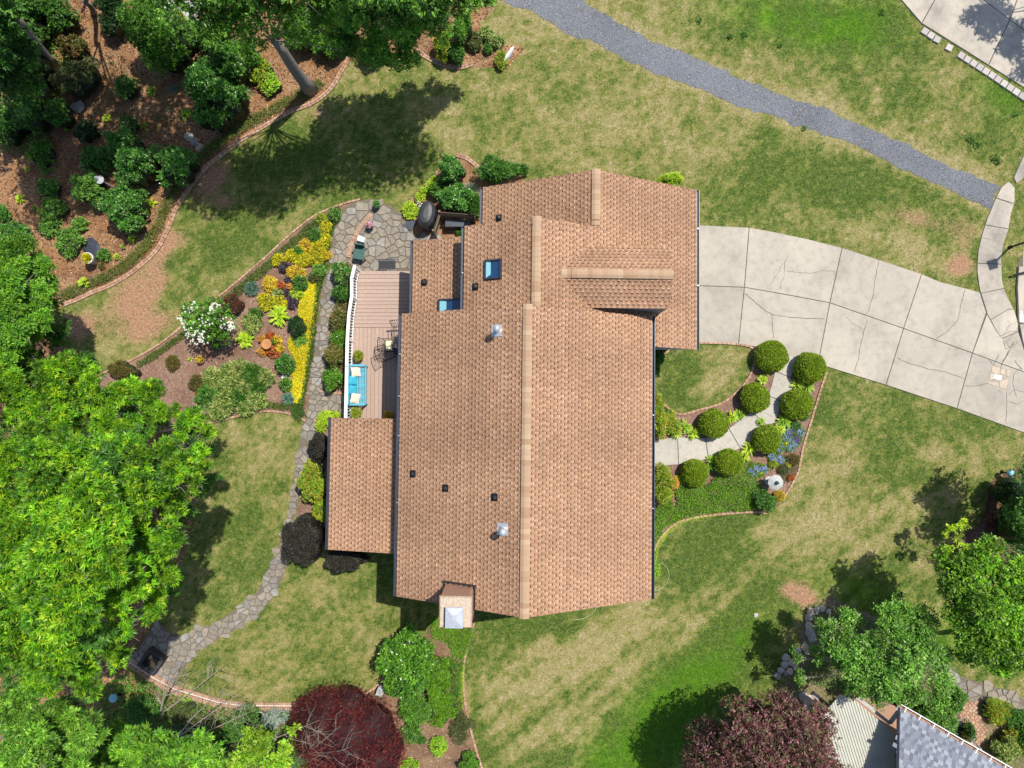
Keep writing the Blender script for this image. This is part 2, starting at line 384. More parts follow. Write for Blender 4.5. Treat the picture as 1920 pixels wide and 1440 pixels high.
def core(blobs, k=0.72):
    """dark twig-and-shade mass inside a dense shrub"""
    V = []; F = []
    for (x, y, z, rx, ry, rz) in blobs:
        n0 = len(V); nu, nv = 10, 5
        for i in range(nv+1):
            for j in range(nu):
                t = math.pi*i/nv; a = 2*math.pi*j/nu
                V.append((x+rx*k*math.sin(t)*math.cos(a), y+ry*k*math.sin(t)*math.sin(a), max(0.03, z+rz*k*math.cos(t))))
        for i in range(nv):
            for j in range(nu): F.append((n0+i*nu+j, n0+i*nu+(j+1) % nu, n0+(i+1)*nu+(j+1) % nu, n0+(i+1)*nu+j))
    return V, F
# ================================================================== SETTING
# outlines in the photograph's pixels, turned into metres on the ground by P()
gravel_up = [(1040,-60),(1090,0),(1123,20),(1173,50),(1223,77),(1280,98),(1347,128),(1413,157),(1480,183),(1540,202),(1580,222),(1630,243),(1697,270),(1747,298),(1800,322),(1847,340),(1872,350)]
gravel_lo = [(900,-40),(950,7),(990,20),(1033,43),(1073,67),(1107,77),(1140,93),(1173,110),(1207,130),(1257,148),(1313,167),(1380,197),(1447,217),(1513,243),(1580,263),(1647,293),(1713,327),(1780,357),(1813,372),(1856,390)]
edgeA = [(660,95),(650,118),(640,135),(622,165),(590,192),(545,210),(500,235),(455,262),(420,288),(388,312),(368,335),(345,368),(328,398),(316,430),(295,468),(262,500),(218,530),(175,548),(145,562),(118,572)]
edgeB = [(672,375),(640,384),(590,405),(545,440),(500,481),(455,520),(420,549),(390,572),(345,610),(300,645),(255,671),(200,697),(180,706)]
edgeC = [(570,787),(540,775),(500,771),(460,777),(400,792),(340,803),(300,809)]
edgeTop = [(783,97),(800,108),(820,118),(845,125),(866,127),(885,121)]
edgeG = [(1307,643),(1360,644),(1405,650),(1415,665),(1411,692),(1398,716),(1375,740),(1350,757),(1312,768),(1276,777),(1256,767),(1238,753),(1218,738)]
edgeH = [(1548,700),(1535,740),(1520,790),(1505,840),(1497,880),(1487,903),(1477,920),(1466,940)]
edgeI = [(1222,1045),(1231,1020),(1245,1000),(1262,985),(1285,974),(1330,966),(1400,960),(1440,962)]
edgeE = [(888,1172),(876,1215),(870,1245),(869,1275),(872,1315),(880,1355),(890,1395),(904,1440),(915,1470)]
edgeF = [(722,1262),(712,1280),(692,1296),(668,1308),(640,1320)]
edgeD = [(244,1242),(290,1272),(330,1293),(370,1306),(410,1318),(450,1324),(510,1325),(570,1325)]
bed_wood = edgeA[1:]+[(100,590),(118,640),(150,690),(190,705),(150,760),(300,812),(380,860),(360,980),(330,1100),(290,1165),(245,1240),(290,1275),(-60,1560),(-120,-80),(940,-80),(925,15),(900,45),(946,85),(985,88),(950,130),(905,128),(886,124),(866,129),(820,119),(783,98),(700,110)]
bed_garden = edgeB+[(160,720),(170,800),(300,809)]+edgeC[::-1]+[(575,770),(583,735),(594,640),(600,570),(612,500),(622,440),(645,392)]
bed_front = [(1218,738)]+edgeG[::-1]+[(1430,643),(1500,662),(1550,690)]+edgeH+[(1440,962)]+edgeI[::-1]+[(1215,1045)]
bed_south = [(830,1150),(890,1150)]+edgeE+[(880,1520),(420,1520),(300,1440),(244,1242)]+edgeD[1:]+[(600,1330)]+edgeF[::-1]+[(740,1215),(800,1190)]
bed_deck = [(655,485),(675,500),(668,560),(660,640),(658,738),(604,733),(612,680),(620,620),(628,560),(632,500)]
bed_shed = [(605,785),(650,780),(650,1000),(560,1000),(556,960),(565,900),(580,850),(596,800)]
bed_north = [(760,385),(800,345),(835,300),(870,295),(905,330),(985,330),(960,365),(905,470),(820,455),(772,452),(758,420)]
bed_right = [(1860,900),(1925,870),(1990,870),(1990,1250),(1900,1200),(1790,1020),(1840,980)]
bed_se = [(1515,1135),(1560,1120),(1650,1160),(1780,1230),(1800,1300),(1990,1330),(1990,1560),(1540,1560),(1500,1400),(1460,1300),(1480,1250)]
patio = [(636,404),(650,388),(668,377),(700,373),(735,387),(754,405),(764,424),(785,440),(830,440),(830,470),(778,470),(778,512),(672,512),(664,500),(640,500),(627,512),(620,480),(624,440)]
path = [(627,512),(612,505),(604,560),(595,620),(590,660),(583,715),(575,770),(566,802),(556,860),(548,920),(540,965),(530,1000),(513,1045),(483,1110),(455,1130),(433,1148),(400,1170),(375,1176),(345,1192),(320,1187),(296,1165),(270,1200),(244,1242),(292,1270),(330,1290),(334,1272),(350,1247),(374,1220),(400,1205),(436,1184),(480,1155),(516,1118),(540,1055),(545,1000),(557,950),(568,900),(580,860),(600,798),(610,770),(652,778),(657,738),(617,735),(606,732),(612,690),(620,640),(628,590),(633,540),(640,500)]
driveway = [(1290,420),(1307,422),(1400,427),(1450,435),(1520,450),(1580,465),(1640,485),(1700,505),(1760,528),(1836,548),(1850,590),(1866,620),(1890,650),(1912,668),(1960,700),(1960,830),(1920,812),(1793,766),(1660,722),(1550,688),(1500,672),(1460,662),(1425,652),(1383,645),(1290,643)]
walk = [(1225,825),(1270,819),(1322,821),(1345,815),(1366,803),(1395,780),(1425,760),(1440,742),(1446,722),(1452,696),(1462,672),(1476,664),(1500,670),(1492,690),(1484,710),(1488,728),(1480,745),(1465,760),(1458,780),(1450,795),(1430,806),(1405,832),(1380,846),(1345,858),(1327,862),(1272,872),(1226,875)]
sidewalk = [(1890,340),(1875,352),(1862,380),(1850,410),(1840,440),(1833,475),(1831,505),(1836,545),(1850,590),(1866,620),(1890,650),(1915,676),(1932,690),(1932,660),(1914,640),(1908,605),(1900,580),(1887,555),(1878,525),(1876,490),(1880,460),(1888,430),(1895,400),(1900,375),(1902,350)]
second_drive = [(1670,-40),(1688,0),(1727,45),(1780,78),(1852,123),(1920,166),(1990,205),(1990,-60)]
kerb_street = [(1906,500),(1904,560),(1907,600),(1914,640),(1925,680),(1960,700),(1960,480),(1915,480)]
side_path = [(1752,1240),(1775,1240),(1800,1268),(1850,1282),(1900,1300),(1960,1340),(1960,1378),(1900,1335),(1855,1318),(1805,1312),(1790,1290)]
HARD = [patio, path, driveway, walk, sidewalk, second_drive, side_path]
BEDS = [bed_wood, bed_garden, bed_front, bed_south, bed_deck, bed_shed, bed_north, bed_right, bed_se]
gravel = gravel_up+gravel_lo[::-1]
house_px = [(775,452),(905,352),(1118,318),(1307,356),(1304,655),(1220,655),(1220,1122),(984,1158),(742,1118),(742,1034),(614,1034),(617,783),(755,783)]
# ---- lawn colour: what grows there (green, straw, bare clay), not how it is lit
GRN = np.array((0.10, 0.15, 0.035)); LUSH = np.array((0.11, 0.24, 0.014)); OLV = np.array((0.20, 0.21, 0.075)); STRAW = np.array((0.35, 0.295, 0.16)); CLAY = np.array((0.30, 0.165, 0.095))
lawn_marks = [ # u, v, ru, rv, angle, kind, weight
 (250,560,45,60,20,'c',1.1),(150,615,40,30,0,'c',1.0),(285,615,55,22,-20,'c',.8),(215,650,70,25,0,'s',.5),(300,530,14,30,30,'c',.6),(395,335,50,26,-45,'c',.9),(330,450,30,20,0,'c',.7),(300,480,14,40,20,'c',.9),(420,380,24,16,0,'c',.6),(600,215,26,16,0,'c',.6),(480,250,20,14,0,'c',.5),(530,300,60,30,-20,'g',.9),(420,460,60,30,-20,'g',.7),
 (440,470,90,40,-30,'g',.4),(520,330,120,60,-20,'g',.7),(700,250,90,70,0,'o',.3),(640,360,80,30,0,'g',.5),
 (1500,40,120,40,10,'l',1.2),(1620,45,60,40,0,'l',.9),(1360,90,70,60,20,'g',.6),(1480,150,60,40,20,'g',.4),(1560,110,90,30,20,'g',.6),(1830,280,60,60,0,'g',.8),(1885,180,50,30,40,'l',.9),(1650,130,60,30,30,'s',.6),(1420,110,60,20,25,'s',.7),(1700,220,90,25,25,'s',.5),(1800,310,60,20,20,'s',.7),(1860,250,20,50,0,'g',.5),
 (1000,220,140,60,0,'o',.5),(1200,230,120,60,20,'s',.35),(1050,290,60,20,0,'s',.4),(1500,300,130,45,18,'g',.9),(1400,360,60,40,0,'g',.7),(1560,360,100,30,10,'g',.6),(1320,330,40,60,0,'s',.4),(1600,430,60,22,15,'s',.8),(1720,410,70,22,15,'c',.6),(1560,420,30,20,0,'c',.4),(1810,430,30,40,0,'c',.5),(1700,350,80,25,15,'g',.6),(1800,500,30,20,0,'c',.9),(1710,470,60,22,20,'s',.7),(1870,380,18,30,0,'o',.4),(1500,395,40,30,0,'s',.6),(1640,470,50,14,20,'g',.4),
 (960,45,50,30,30,'s',.9),(930,90,25,20,0,'s',.5),(1090,100,60,14,25,'s',.5),(870,215,60,60,0,'o',.5),(750,330,90,40,0,'g',.5),(900,290,80,18,0,'s',.5),
 (450,960,80,120,0,'o',.45),(480,1000,40,120,20,'g',.3),(500,850,60,50,0,'s',.3),(560,1100,80,60,-30,'o',.5),(660,1150,60,40,-30,'s',.35),(520,1230,140,50,0,'s',.4),(600,1280,80,20,-20,'g',.7),(640,1230,40,30,0,'g',.4),(460,1290,60,20,0,'s',.4),(560,1070,20,40,0,'g',.6),
 (1030,1250,180,45,-28,'s',.75),(1170,1180,110,24,-38,'s',.7),(1080,1340,170,22,-35,'s',.7),(980,1400,60,20,-30,'s',.3),(1160,1270,80,10,-38,'s',1.0),(900,1200,12,60,10,'g',.6),(895,1330,12,90,-5,'g',.8),(920,1400,25,40,-10,'g',.6),(1000,1170,120,16,8,'g',.7),(1120,1400,90,60,-45,'g',.7),(1190,1415,90,50,-35,'l',1.9),(1250,1330,90,50,-45,'l',1.6),(1330,1250,90,50,-45,'g',.9),(1330,1270,90,40,-45,'l',1.2),(1400,1190,50,40,-30,'l',.5),(1230,1250,110,20,-45,'g',.6),
 (1340,1040,110,40,-10,'g',.7),(1300,1000,90,18,-15,'g',.9),(1280,1090,50,30,0,'g',.4),(1340,1120,120,24,-40,'s',.8),(1450,1000,60,30,0,'s',.7),(1300,1180,100,24,-40,'s',.7),(1400,1200,70,60,-30,'g',.9),(1440,1130,50,40,0,'g',.6),(1490,1108,36,22,10,'c',.8),(1520,1130,20,14,0,'c',.6),(1360,1215,18,14,0,'s',.6),(1420,1230,30,20,0,'s',.4),(1600,1090,60,30,0,'l',.6),(1640,1130,60,30,0,'l',.7),(1560,990,70,40,0,'s',.5),(1500,1040,40,30,0,'s',.5),(1610,960,60,40,0,'o',.4),
 (1560,770,60,45,20,'g',.8),(1620,830,90,22,20,'g',.5),(1650,880,90,24,10,'g',.7),(1580,840,24,18,0,'s',.8),(1690,760,60,24,20,'g',.4),(1800,860,60,22,10,'s',.8),(1830,800,60,20,15,'g',.3),(1620,880,70,16,0,'s',.6),(1740,900,60,22,10,'g',.6),(1790,925,40,20,0,'s',.6),(1540,900,30,30,0,'s',.5),(1520,960,30,30,0,'s',.5),(1590,930,20,20,0,'c',.4),(1640,960,80,18,0,'s',.5),(1760,850,60,20,0,'s',.4),
 (1270,690,45,50,0,'g',.9),(1330,710,50,8,-42,'s',1.2),(1345,722,50,6,-42,'s',1.1),(1360,740,50,30,-30,'s',.6),(1330,660,60,8,0,'s',.5),(1290,750,60,20,20,'g',.8),(1370,670,40,20,0,'s',.4),
 (1870,1240,60,20,20,'l',.7),(1780,1190,80,40,0,'l',.5),(1820,1220,60,20,0,'l',.6),(1700,950,80,50,0,'o',.3),(1640,1020,60,20,0,'s',.3)]
gup = np.array(smooth(gravel_up, 4)); glo = np.array(smooth(gravel_lo, 4))
def lawn_color(x, y):
    x = np.asarray(x, float); y = np.asarray(y, float); u, v = PX(x, y)
    n1 = fbm(x*0.35, y*0.35, 4, 5); n2 = fbm(x*1.4, y*1.4, 4, 11); n3 = fbm(x*5.5, y*5.5, 3, 2)
    # mowing direction streaks, stronger in the lower right lawn
    a = math.radians(38); xr = x*math.cos(a)+y*math.sin(a); yr = -x*math.sin(a)+y*math.cos(a)
    st = fbm(xr*0.35, yr*2.6, 3, 8); ku = 1/(1+np.exp(-(u-860)/60)); kv = 1/(1+np.exp(-(v-900)/80)); kk = ku*kv
    s = (n1-0.5)*1.3+(n2-0.5)*1.6+(n3-0.5)*1.9+(st-0.5)*(0.4+1.7*kk)+0.40
    g = np.clip(0.55-1.1*(n1-0.5)-0.9*(n2-0.5), 0, 1.5)*0+0.0
    l = np.zeros_like(x); c = np.zeros_like(x)
    for (mu, mv, ru, rv, an, kd, wt) in lawn_marks:
        t = math.radians(an); du = u-mu; dv = v-mv; p = (du*math.cos(t)+dv*math.sin(t))/ru; q = (-du*math.sin(t)+dv*math.cos(t))/rv
        e = np.exp(-(p*p+q*q)*0.9)*wt
        if kd == 's': s = s+e*0.75
        elif kd == 'g': s = s-e*0.8
        elif kd == 'l': s = s-e*0.7; l = l+e
        elif kd == 'o': s = s+e*0.22
        else: c = c+e
    # dry fringe beside the gravel path
    for line, wdt in ((gup, 26), (glo, 13)):
        d = np.min(np.hypot(u[..., None]-line[:, 0], v[..., None]-line[:, 1]), -1) if u.size < 400000 else 0
        s = s+0.8*np.exp(-(d/wdt)**2)
    s = 0.235+0.50*np.clip(s, -.2, 1.2); s = s[..., None]; k1 = np.clip((s-.1)/0.4, 0, 1); k2 = np.clip((s-0.5)/0.6, 0, 1)
    col = GRN*(1-k1)+OLV*k1; col = col*(1-k2)+STRAW*k2; raw = np.concatenate([s, np.zeros_like(s), np.zeros_like(s)], -1)
    lm = np.clip(l*(0.7+0.8*(n2-0.5)*2), 0, 1)[..., None]; raw[..., 1] = lm[..., 0]; col = col*(1-lm)+LUSH*lm
    cm = np.clip((c*1.5-0.35+(n2-0.5)*2.2+(n3-0.5)*1.6), 0, 1)[..., None]*np.clip(c*3, 0, 1)[..., None]; col = col*(1-cm)+CLAY*cm
    raw[..., 2] = np.clip(c*(0.6+0.9*(n2-0.2)), 0, 1); return col, s[..., 0], cm[..., 0], raw
# one sheet: fine where the photograph looks, coarse out to the horizon
far = [30, 36, 45, 60, 90, 150, 300]
gxs = np.concatenate([[-f for f in far[::-1]], np.arange(-26, 26.01, 0.125), far]); gys = np.concatenate([[-f for f in far[::-1]], np.arange(-19, 22.01, 0.125), far])
GX, GY = np.meshgrid(gxs, gys, indexing='ij'); nx_, ny_ = GX.shape
cols = np.zeros(GX.shape+(3,))
for i0 in range(0, nx_, 40): cols[i0:i0+40] = lawn_color(GX[i0:i0+40], GY[i0:i0+40])[3]
V = np.stack([GX.ravel(), GY.ravel(), np.where((abs(GX) < 25) & (abs(GY) < 20), 0, 0).ravel()], 1)
idx = np.arange(nx_*ny_).reshape(nx_, ny_)
Fq = np.stack([idx[:-1, :-1], idx[1:, :-1], idx[1:, 1:], idx[:-1, 1:]], -1).reshape(-1, 4)
me = bpy.data.meshes.new("ground"); me.vertices.add(len(V)); me.loops.add(Fq.size); me.polygons.add(len(Fq))
me.vertices.foreach_set("co", V.astype(np.float32).ravel()); me.loops.foreach_set("vertex_index", Fq.astype(np.int32).ravel())
me.polygons.foreach_set("loop_start", np.arange(0, Fq.size, 4, dtype=np.int32)); me.polygons.foreach_set("loop_total", np.full(len(Fq), 4, np.int32))
me.materials.append(M['ground']); ca = me.attributes.new("Col", 'FLOAT_COLOR', 'POINT'); c4 = np.ones((len(V), 4), np.float32); c4[:, :3] = cols.reshape(-1, 3); ca.data.foreach_set("color", c4.ravel()); me.update()
ground = bpy.data.objects.new("ground", me); C.objects.link(ground); tag(ground, "mown lawn ground mottled green and straw around the house", None, None, 'structure')
def sheet(name, poly, z, m, label, jit=0.0, seed=0, colf=None, kind='structure'):
    """flat sheet laid on the ground, its outline ragged by jit metres"""
    p = jitter(poly, jit, seed) if jit else list(poly)
    o = obj(name, [(a, b, z) for a, b in p], [tuple(range(len(p)))], m, None, (p[0][0], p[0][1], 0)); tag(o, label, None, None, kind)
    if o.data.polygons[0].normal.z < 0: o.data.flip_normals()
    return o
def grid_sheet(name, poly, z, m, colf, label, step=0.12, jit=0.08, seed=0):
    """sheet as a grid of small faces so its colour can vary"""
    p = jitter(poly, jit, seed); xs = [q[0] for q in p]; ys = [q[1] for q in p]
    ax = np.arange(max(min(xs), -27), min(max(xs), 27), step); ay = np.arange(max(min(ys), -20), min(max(ys), 23), step)
    X, Y = np.meshgrid(ax, ay, indexing='ij'); k = inpoly(X+step/2, Y+step/2, p); X = X[k]; Y = Y[k]; Z = np.full(X.shape, z)
    q = np.stack([np.stack([X+a*step, Y+b*step, Z], -1) for a, b in ((0, 0), (1, 0), (1, 1), (0, 1))], 1)
    o = quads(name, q, m, colf(X, Y)); o['kind'] = 'structure'; o['label'] = label; return o
M['mulch'] = m_attr("mulch", 0.95, 0.55, 34, 1.0, 0.03, 8, 0.1)
def mulch_col(base, dark, warm, sc=0.5, sd=0):
    def f(x, y):
        a = np.clip((fbm(x*sc, y*sc, 4, sd)-0.3)*2.2, 0, 1)[:, None]; b = np.clip((fbm(x*2.2, y*2.2, 3, sd+4)-0.4)*2.5, 0, 1)[:, None]
        return (np.array(base)*(1-a)+np.array(dark)*a)*(1-b*0.6)+np.array(warm)*b*0.6
    return f
LITTER = mulch_col((0.33, 0.17, 0.08), (0.17, 0.085, 0.04), (0.42, 0.27, 0.15), 0.55, 1)
BARK = mulch_col((0.27, 0.165, 0.12), (0.18, 0.105, 0.075), (0.33, 0.22, 0.16), 0.8, 2)
beds = []
for k, (nm, poly, cf, lb, jt) in enumerate([
    ("woodland_bed", bed_wood, LITTER, "brown leaf litter and mulch under the woodland trees", 0.05),
    ("garden_bed", bed_garden, BARK, "pinkish bark mulch bed between the two lawns", 0.04),
    ("front_bed", bed_front, BARK, "mulched bed on both sides of the curved front walkway", 0.03),
    ("south_bed", bed_south, mulch_col((0.27, 0.16, 0.10), (0.12, 0.075, 0.045), (0.32, 0.22, 0.12), 0.6, 6), "mulched bed below the chimney and around the maroon maple", 0.04),
    ("deck_bed", bed_deck, BARK, "narrow planted strip between flagstone path and deck", 0.02),
    ("porch_bed", bed_shed, BARK, "narrow planted strip along the low porch roof", 0.03),
    ("north_bed", bed_north, LITTER, "planted bed around the grill and the north corner of the house", 0.05),
    ("east_bed", bed_right, mulch_col((0.20, 0.10, 0.065), (0.10, 0.05, 0.035), (0.2, 0.12, 0.08), 0.6, 8), "dark mulch under the shrubs at the right edge", 0.1),
    ("neighbor_bed", bed_se, mulch_col((0.17, 0.16, 0.07), (0.12, 0.14, 0.04), (0.34, 0.26, 0.18), 0.9, 9), "weedy ground under the loose tree beside the neighbour's roof", 0.12)]):
    beds.append(grid_sheet(nm, W2(poly), 0.006+0.0006*k, M['mulch'], cf, lb, 0.13 if nm == "woodland_bed" else 0.1, jt, k))
# gravel footpath with ragged edges
gcol = lambda x, y: (np.array((0.155, 0.165, 0.190))*(0.8+0.5*fbm(x*0.6, y*0.6, 3, 3))[:, None])*(1-np.clip((fbm(x*1.7, y*1.7, 4, 9)-0.62)*3, 0, .5))[:, None]+np.array((0.10, 0.085, 0.06))*np.clip((fbm(x*1.7, y*1.7, 4, 9)-0.6)*2.5, 0, .8)[:, None]
gp = grid_sheet("gravel_path", W2([tuple(p) for p in smooth(gravel_up, 3)]+[tuple(p) for p in smooth(gravel_lo, 3)][::-1]), 0.009, M['gravel'], gcol, "blue grey gravel footpath crossing the upper lawn", 0.05, 0.17, 5)
# loose bits: chips on mulch, pebbles on gravel
def chips(name, polys, n, L, Wd, pal, label, z=0.02, avoid=()):
    out = []
    for poly in polys:
        p = W2(poly); xs = [q[0] for q in p]; ys = [q[1] for q in p]; x0, x1 = max(min(xs), -24), min(max(xs), 24); y0, y1 = max(min(ys), -16.5), min(max(ys), 19.5)
        m_ = int(n*(x1-x0)*(y1-y0)); x = rng.uniform(x0, x1, m_); y = rng.uniform(y0, y1, m_); k = inpoly(x, y, p)
        for q in avoid: k &= ~inpoly(x, y, W2(q))
        out.append(np.stack([x[k], y[k]], 1))
    p = np.concatenate(out); N = len(p); pos = np.column_stack([p, rng.uniform(0.012, z+0.01, N)]); d = unit(N); d[:, 2] *= 0.25
    q = leafquads(pos, d, np.array([0, 0, 1.0])+unit(N)*0.45, L*rng.uniform(.5, 1.3, N), Wd*rng.uniform(.6, 1.3, N)); q[:, :, 2] = np.maximum(q[:, :, 2], 0.0105)
    o = quads(name, q, M['chip'], pick(pal, N)*rng.uniform(.65, 1.35, (N, 1)), loc=(p[0][0], p[0][1], 0), kind='stuff'); o['label'] = label; return o
chips("leaf_litter", [bed_wood], 150, 0.10, 0.05, [((0.28,0.16,0.095),3),((0.17,0.09,0.055),3),((0.46,0.32,0.21),1.6),((0.08,0.045,0.03),3)], "fallen brown leaves scattered under the woodland trees")
chips("bark_chips", [bed_garden, bed_front, bed_deck, bed_shed, bed_south, bed_north, bed_se, bed_right], 170, 0.08, 0.03, [((0.32,0.21,0.17),3),((0.22,0.13,0.10),3),((0.46,0.34,0.28),1.2),((0.14,0.08,0.06),2)], "bark chips covering the planted beds")
chips("gravel_stones", [gravel], 260, 0.045, 0.04, [((0.24,0.25,0.28),3),((0.14,0.15,0.175),4),((0.36,0.36,0.37),0.9),((0.32,0.27,0.2),.7)], "loose stones on the gravel footpath")
# grass blades over the lawn
def blades():
    N = 330000; x = rng.uniform(-23.6, 23.6, N); y = rng.uniform(-16, 19.6, N); k = np.ones(N, bool)
    for p in [patio, driveway, walk, sidewalk, second_drive, side_path, bed_garden, bed_front, bed_deck, bed_shed, bed_north, path]: k &= ~inpoly(x, y, W2(p))
    k &= ~inpoly(x, y, W2(house_px)); kb = inpoly(x, y, W2(bed_wood)) | inpoly(x, y, W2(bed_south)); k &= ~kb
    kg = inpoly(x, y, W2(gravel)); gu, gv = PX(x, y); dd = np.full(N, 99.0)
    j = np.nonzero(kg)[0]
    for line in (gup, glo): dd[j] = np.minimum(dd[j], np.min(np.hypot(gu[j][:, None]-line[:, 0], gv[j][:, None]-line[:, 1]), 1))
    k &= (~kg) | (dd < 5+rng.random(N)*7*(fbm(x*1.8, y*1.8, 2, 3) > 0.5))
    x = x[k]; y = y[k]; N = len(x); col, s, cm, _r = lawn_color(x, y); keep = rng.random(N) > cm*0.85; x = x[keep]; y = y[keep]; col = col[keep]; s = s[keep]; N = len(x)
    s2 = np.clip(s+rng.normal(size=N)*.22, 0, 1.1)[:, None]; g1 = np.clip((s2-.1)/.4, 0, 1); g2 = np.clip((s2-.5)/.6, 0, 1); lu = _r[keep][:, 1:2]
    col = GRN*(1-g1)+OLV*g1; col = col*(1-g2)+STRAW*1.1*g2; col = col*(1-lu*.8)+LUSH*lu*.8
    d = unit(N); d[:, 2] = abs(d[:, 2])*0.22+0.06; L = rng.uniform(0.05, 0.11, N)
    q = leafquads(np.column_stack([x, y, np.zeros(N)]), d, np.array([0, 0, 1.0])+unit(N)*0.6, L, L*0.22+0.006); q[:, :, 2] = np.maximum(q[:, :, 2], 0.001)
    o = quads("grass", q, M['blade'], col*rng.uniform(.8, 1.2, (N, 1)), kind='stuff'); o['label'] = "short grass blades of the mown lawn"
blades()
# ---- concrete driveway: slabs with open joints over dirt
def slabs(name, outline, polys, m, label, z=0.05, gap=0.02, slab_name="slab", jm='joint', zb=0.012):
    base = sheet(name, W2(outline), zb, M[jm], label)
    for p in polys:
        q = W2(p); q2 = inset(q, gap/2); MB().prism(q2, zb+0.003, z, 0.012).build(slab_name, m, base)
    return base
def inset(poly, d):
    """move every side of a polygon inwards by d (works for the mildly concave ones too)"""
    n = len(poly); ar = sum(poly[i][0]*poly[(i+1) % n][1]-poly[(i+1) % n][0]*poly[i][1] for i in range(n)); sg = 1 if ar > 0 else -1; out = []
    for i in range(n):
        a = np.array(poly[i-1]); b = np.array(poly[i]); c = np.array(poly[(i+1) % n]); e1 = (b-a)/(np.linalg.norm(b-a)+1e-9); e2 = (c-b)/(np.linalg.norm(c-b)+1e-9)
        n1 = np.array([-e1[1], e1[0]])*sg; n2 = np.array([-e2[1], e2[0]])*sg; m_ = n1+n2; m_ = m_/(np.dot(m_, m_)+1e-9)*2
        out.append(tuple(b+m_*d))
    return out
dr = slabs("driveway", driveway, [
 [(1290,421),(1307,422),(1404,427),(1395,539),(1307,536),(1290,536)], [(1290,536),(1307,536),(1395,539),(1384,645),(1290,643)],
 [(1404,427),(1450,435),(1520,450),(1578,465),(1555,568),(1475,553),(1395,539)], [(1395,539),(1475,553),(1555,568),(1533,682),(1500,672),(1460,662),(1425,652),(1384,645)],
 [(1578,465),(1640,485),(1700,505),(1727,514),(1693,616),(1555,568)], [(1555,568),(1693,616),(1660,722),(1550,688),(1533,682)],
 [(1727,514),(1760,528),(1836,548),(1848,586),(1822,662),(1693,616)], [(1693,616),(1822,662),(1793,766),(1660,722)],
 [(1849,589),(1866,620),(1890,650),(1912,668),(1960,700),(1960,712),(1920,698),(1822,662)], [(1822,662),(1920,698),(1960,712),(1960,830),(1920,812),(1793,766)]],
 M['concrete'], "pale cracked concrete driveway running right from the garage", 0.05, 0.018)
def crack(pts, wd, par, z=0.054, seed=0, name="crack"):
    p = []; r = random.Random(seed+len(pts)); w0 = [P(a, b)[:2] for a, b in pts]
    for a, b in zip(w0, w0[1:]):
        L = math.hypot(b[0]-a[0], b[1]-a[1]); k = max(2, int(L/0.09))
        for j in range(k): t = j/k; p.append((a[0]+(b[0]-a[0])*t+r.uniform(-.018, .018), a[1]+(b[1]-a[1])*t+r.uniform(-.018, .018)))
    p.append(w0[-1]); V = []; F = []
    for i, q in enumerate(p):
        a = p[max(i-1, 0)]; b = p[min(i+1, len(p)-1)]; d = math.atan2(b[1]-a[1], b[0]-a[0]); h = wd*r.uniform(.5, 1.2)*(0.4 if i in (0, len(p)-1) else 1)/2
        V += [(q[0]-math.sin(d)*h, q[1]+math.cos(d)*h, z), (q[0]+math.sin(d)*h, q[1]-math.cos(d)*h, z)]
        if i: F.append((2*i-2, 2*i-1, 2*i+1, 2*i))
    return obj(name, V, F, M['crack'], par)
for k, (pts, wd) in enumerate([([(1476,480),(1470,495),(1470,515),(1464,530),(1462,545)],.02),([(1470,508),(1490,511),(1520,513),(1540,508),(1565,510)],.018),([(1468,493),(1450,525),(1435,542)],.014),
 ([(1395,549),(1415,567),(1430,580),(1447,590),(1480,595),(1510,597),(1545,598)],.03),([(1447,590),(1448,615),(1450,637)],.022),([(1647,488),(1640,520),(1636,555),(1628,580),(1622,592)],.02),
 ([(1625,600),(1618,625),(1612,650),(1608,675),(1600,698)],.022),([(1808,543),(1801,570),(1795,600),(1775,622),(1753,636)],.022),([(1680,671),(1705,682),(1740,692),(1770,697),(1807,710)],.022),
 ([(1807,724),(1830,723),(1848,720),(1868,710)],.018),([(1886,735),(1886,770),(1884,792)],.014),([(1585,595),(1600,608),(1618,618)],.01),([(1853,674),(1860,684),(1874,690),(1890,696)],.02),
 ([(1874,690),(1880,675),(1892,655),(1900,640)],.018),([(1880,640),(1884,655),(1895,650),(1908,642)],.02),([(1893,655),(1886,668),(1875,685)],.02),([(1912,690),(1900,700),(1897,720),(1905,745)],.014),([(1888,742),(1900,730),(1918,735)],.012),([(1890,752),(1905,758),(1920,750)],.012),([(1900,674),(1908,686),(1916,694)],.02),([(1860,686),(1866,676),(1872,664)],.016)]):
    crack(pts, wd, dr, 0.054+0.0004*k, k)
# the patched square round the cover
cv = empty("utility_cover", P(1870, 709), "small white utility cover set in broken square patch of driveway", "utility cover")
for q in ([(1858,685),(1873,689),(1872,703),(1857,699)],[(1875,690),(1884,692),(1882,704),(1874,702)],[(1886,693),(1893,696),(1890,707),(1884,705)],[(1856,700),(1862,702),(1860,712),(1853,713)],[(1853,715),(1870,718),(1870,725),(1850,719)],[(1873,716),(1889,709),(1885,730),(1872,726)]):
    MB().prism(inset(W2(q), .006), .051, .062, .01).build("stone", M['mortar'], cv)
MB().prism(W2([(1862,701),(1877,705),(1875,714),(1860,710)]), .063, .075, .01).build("lid", M['white'], cv)
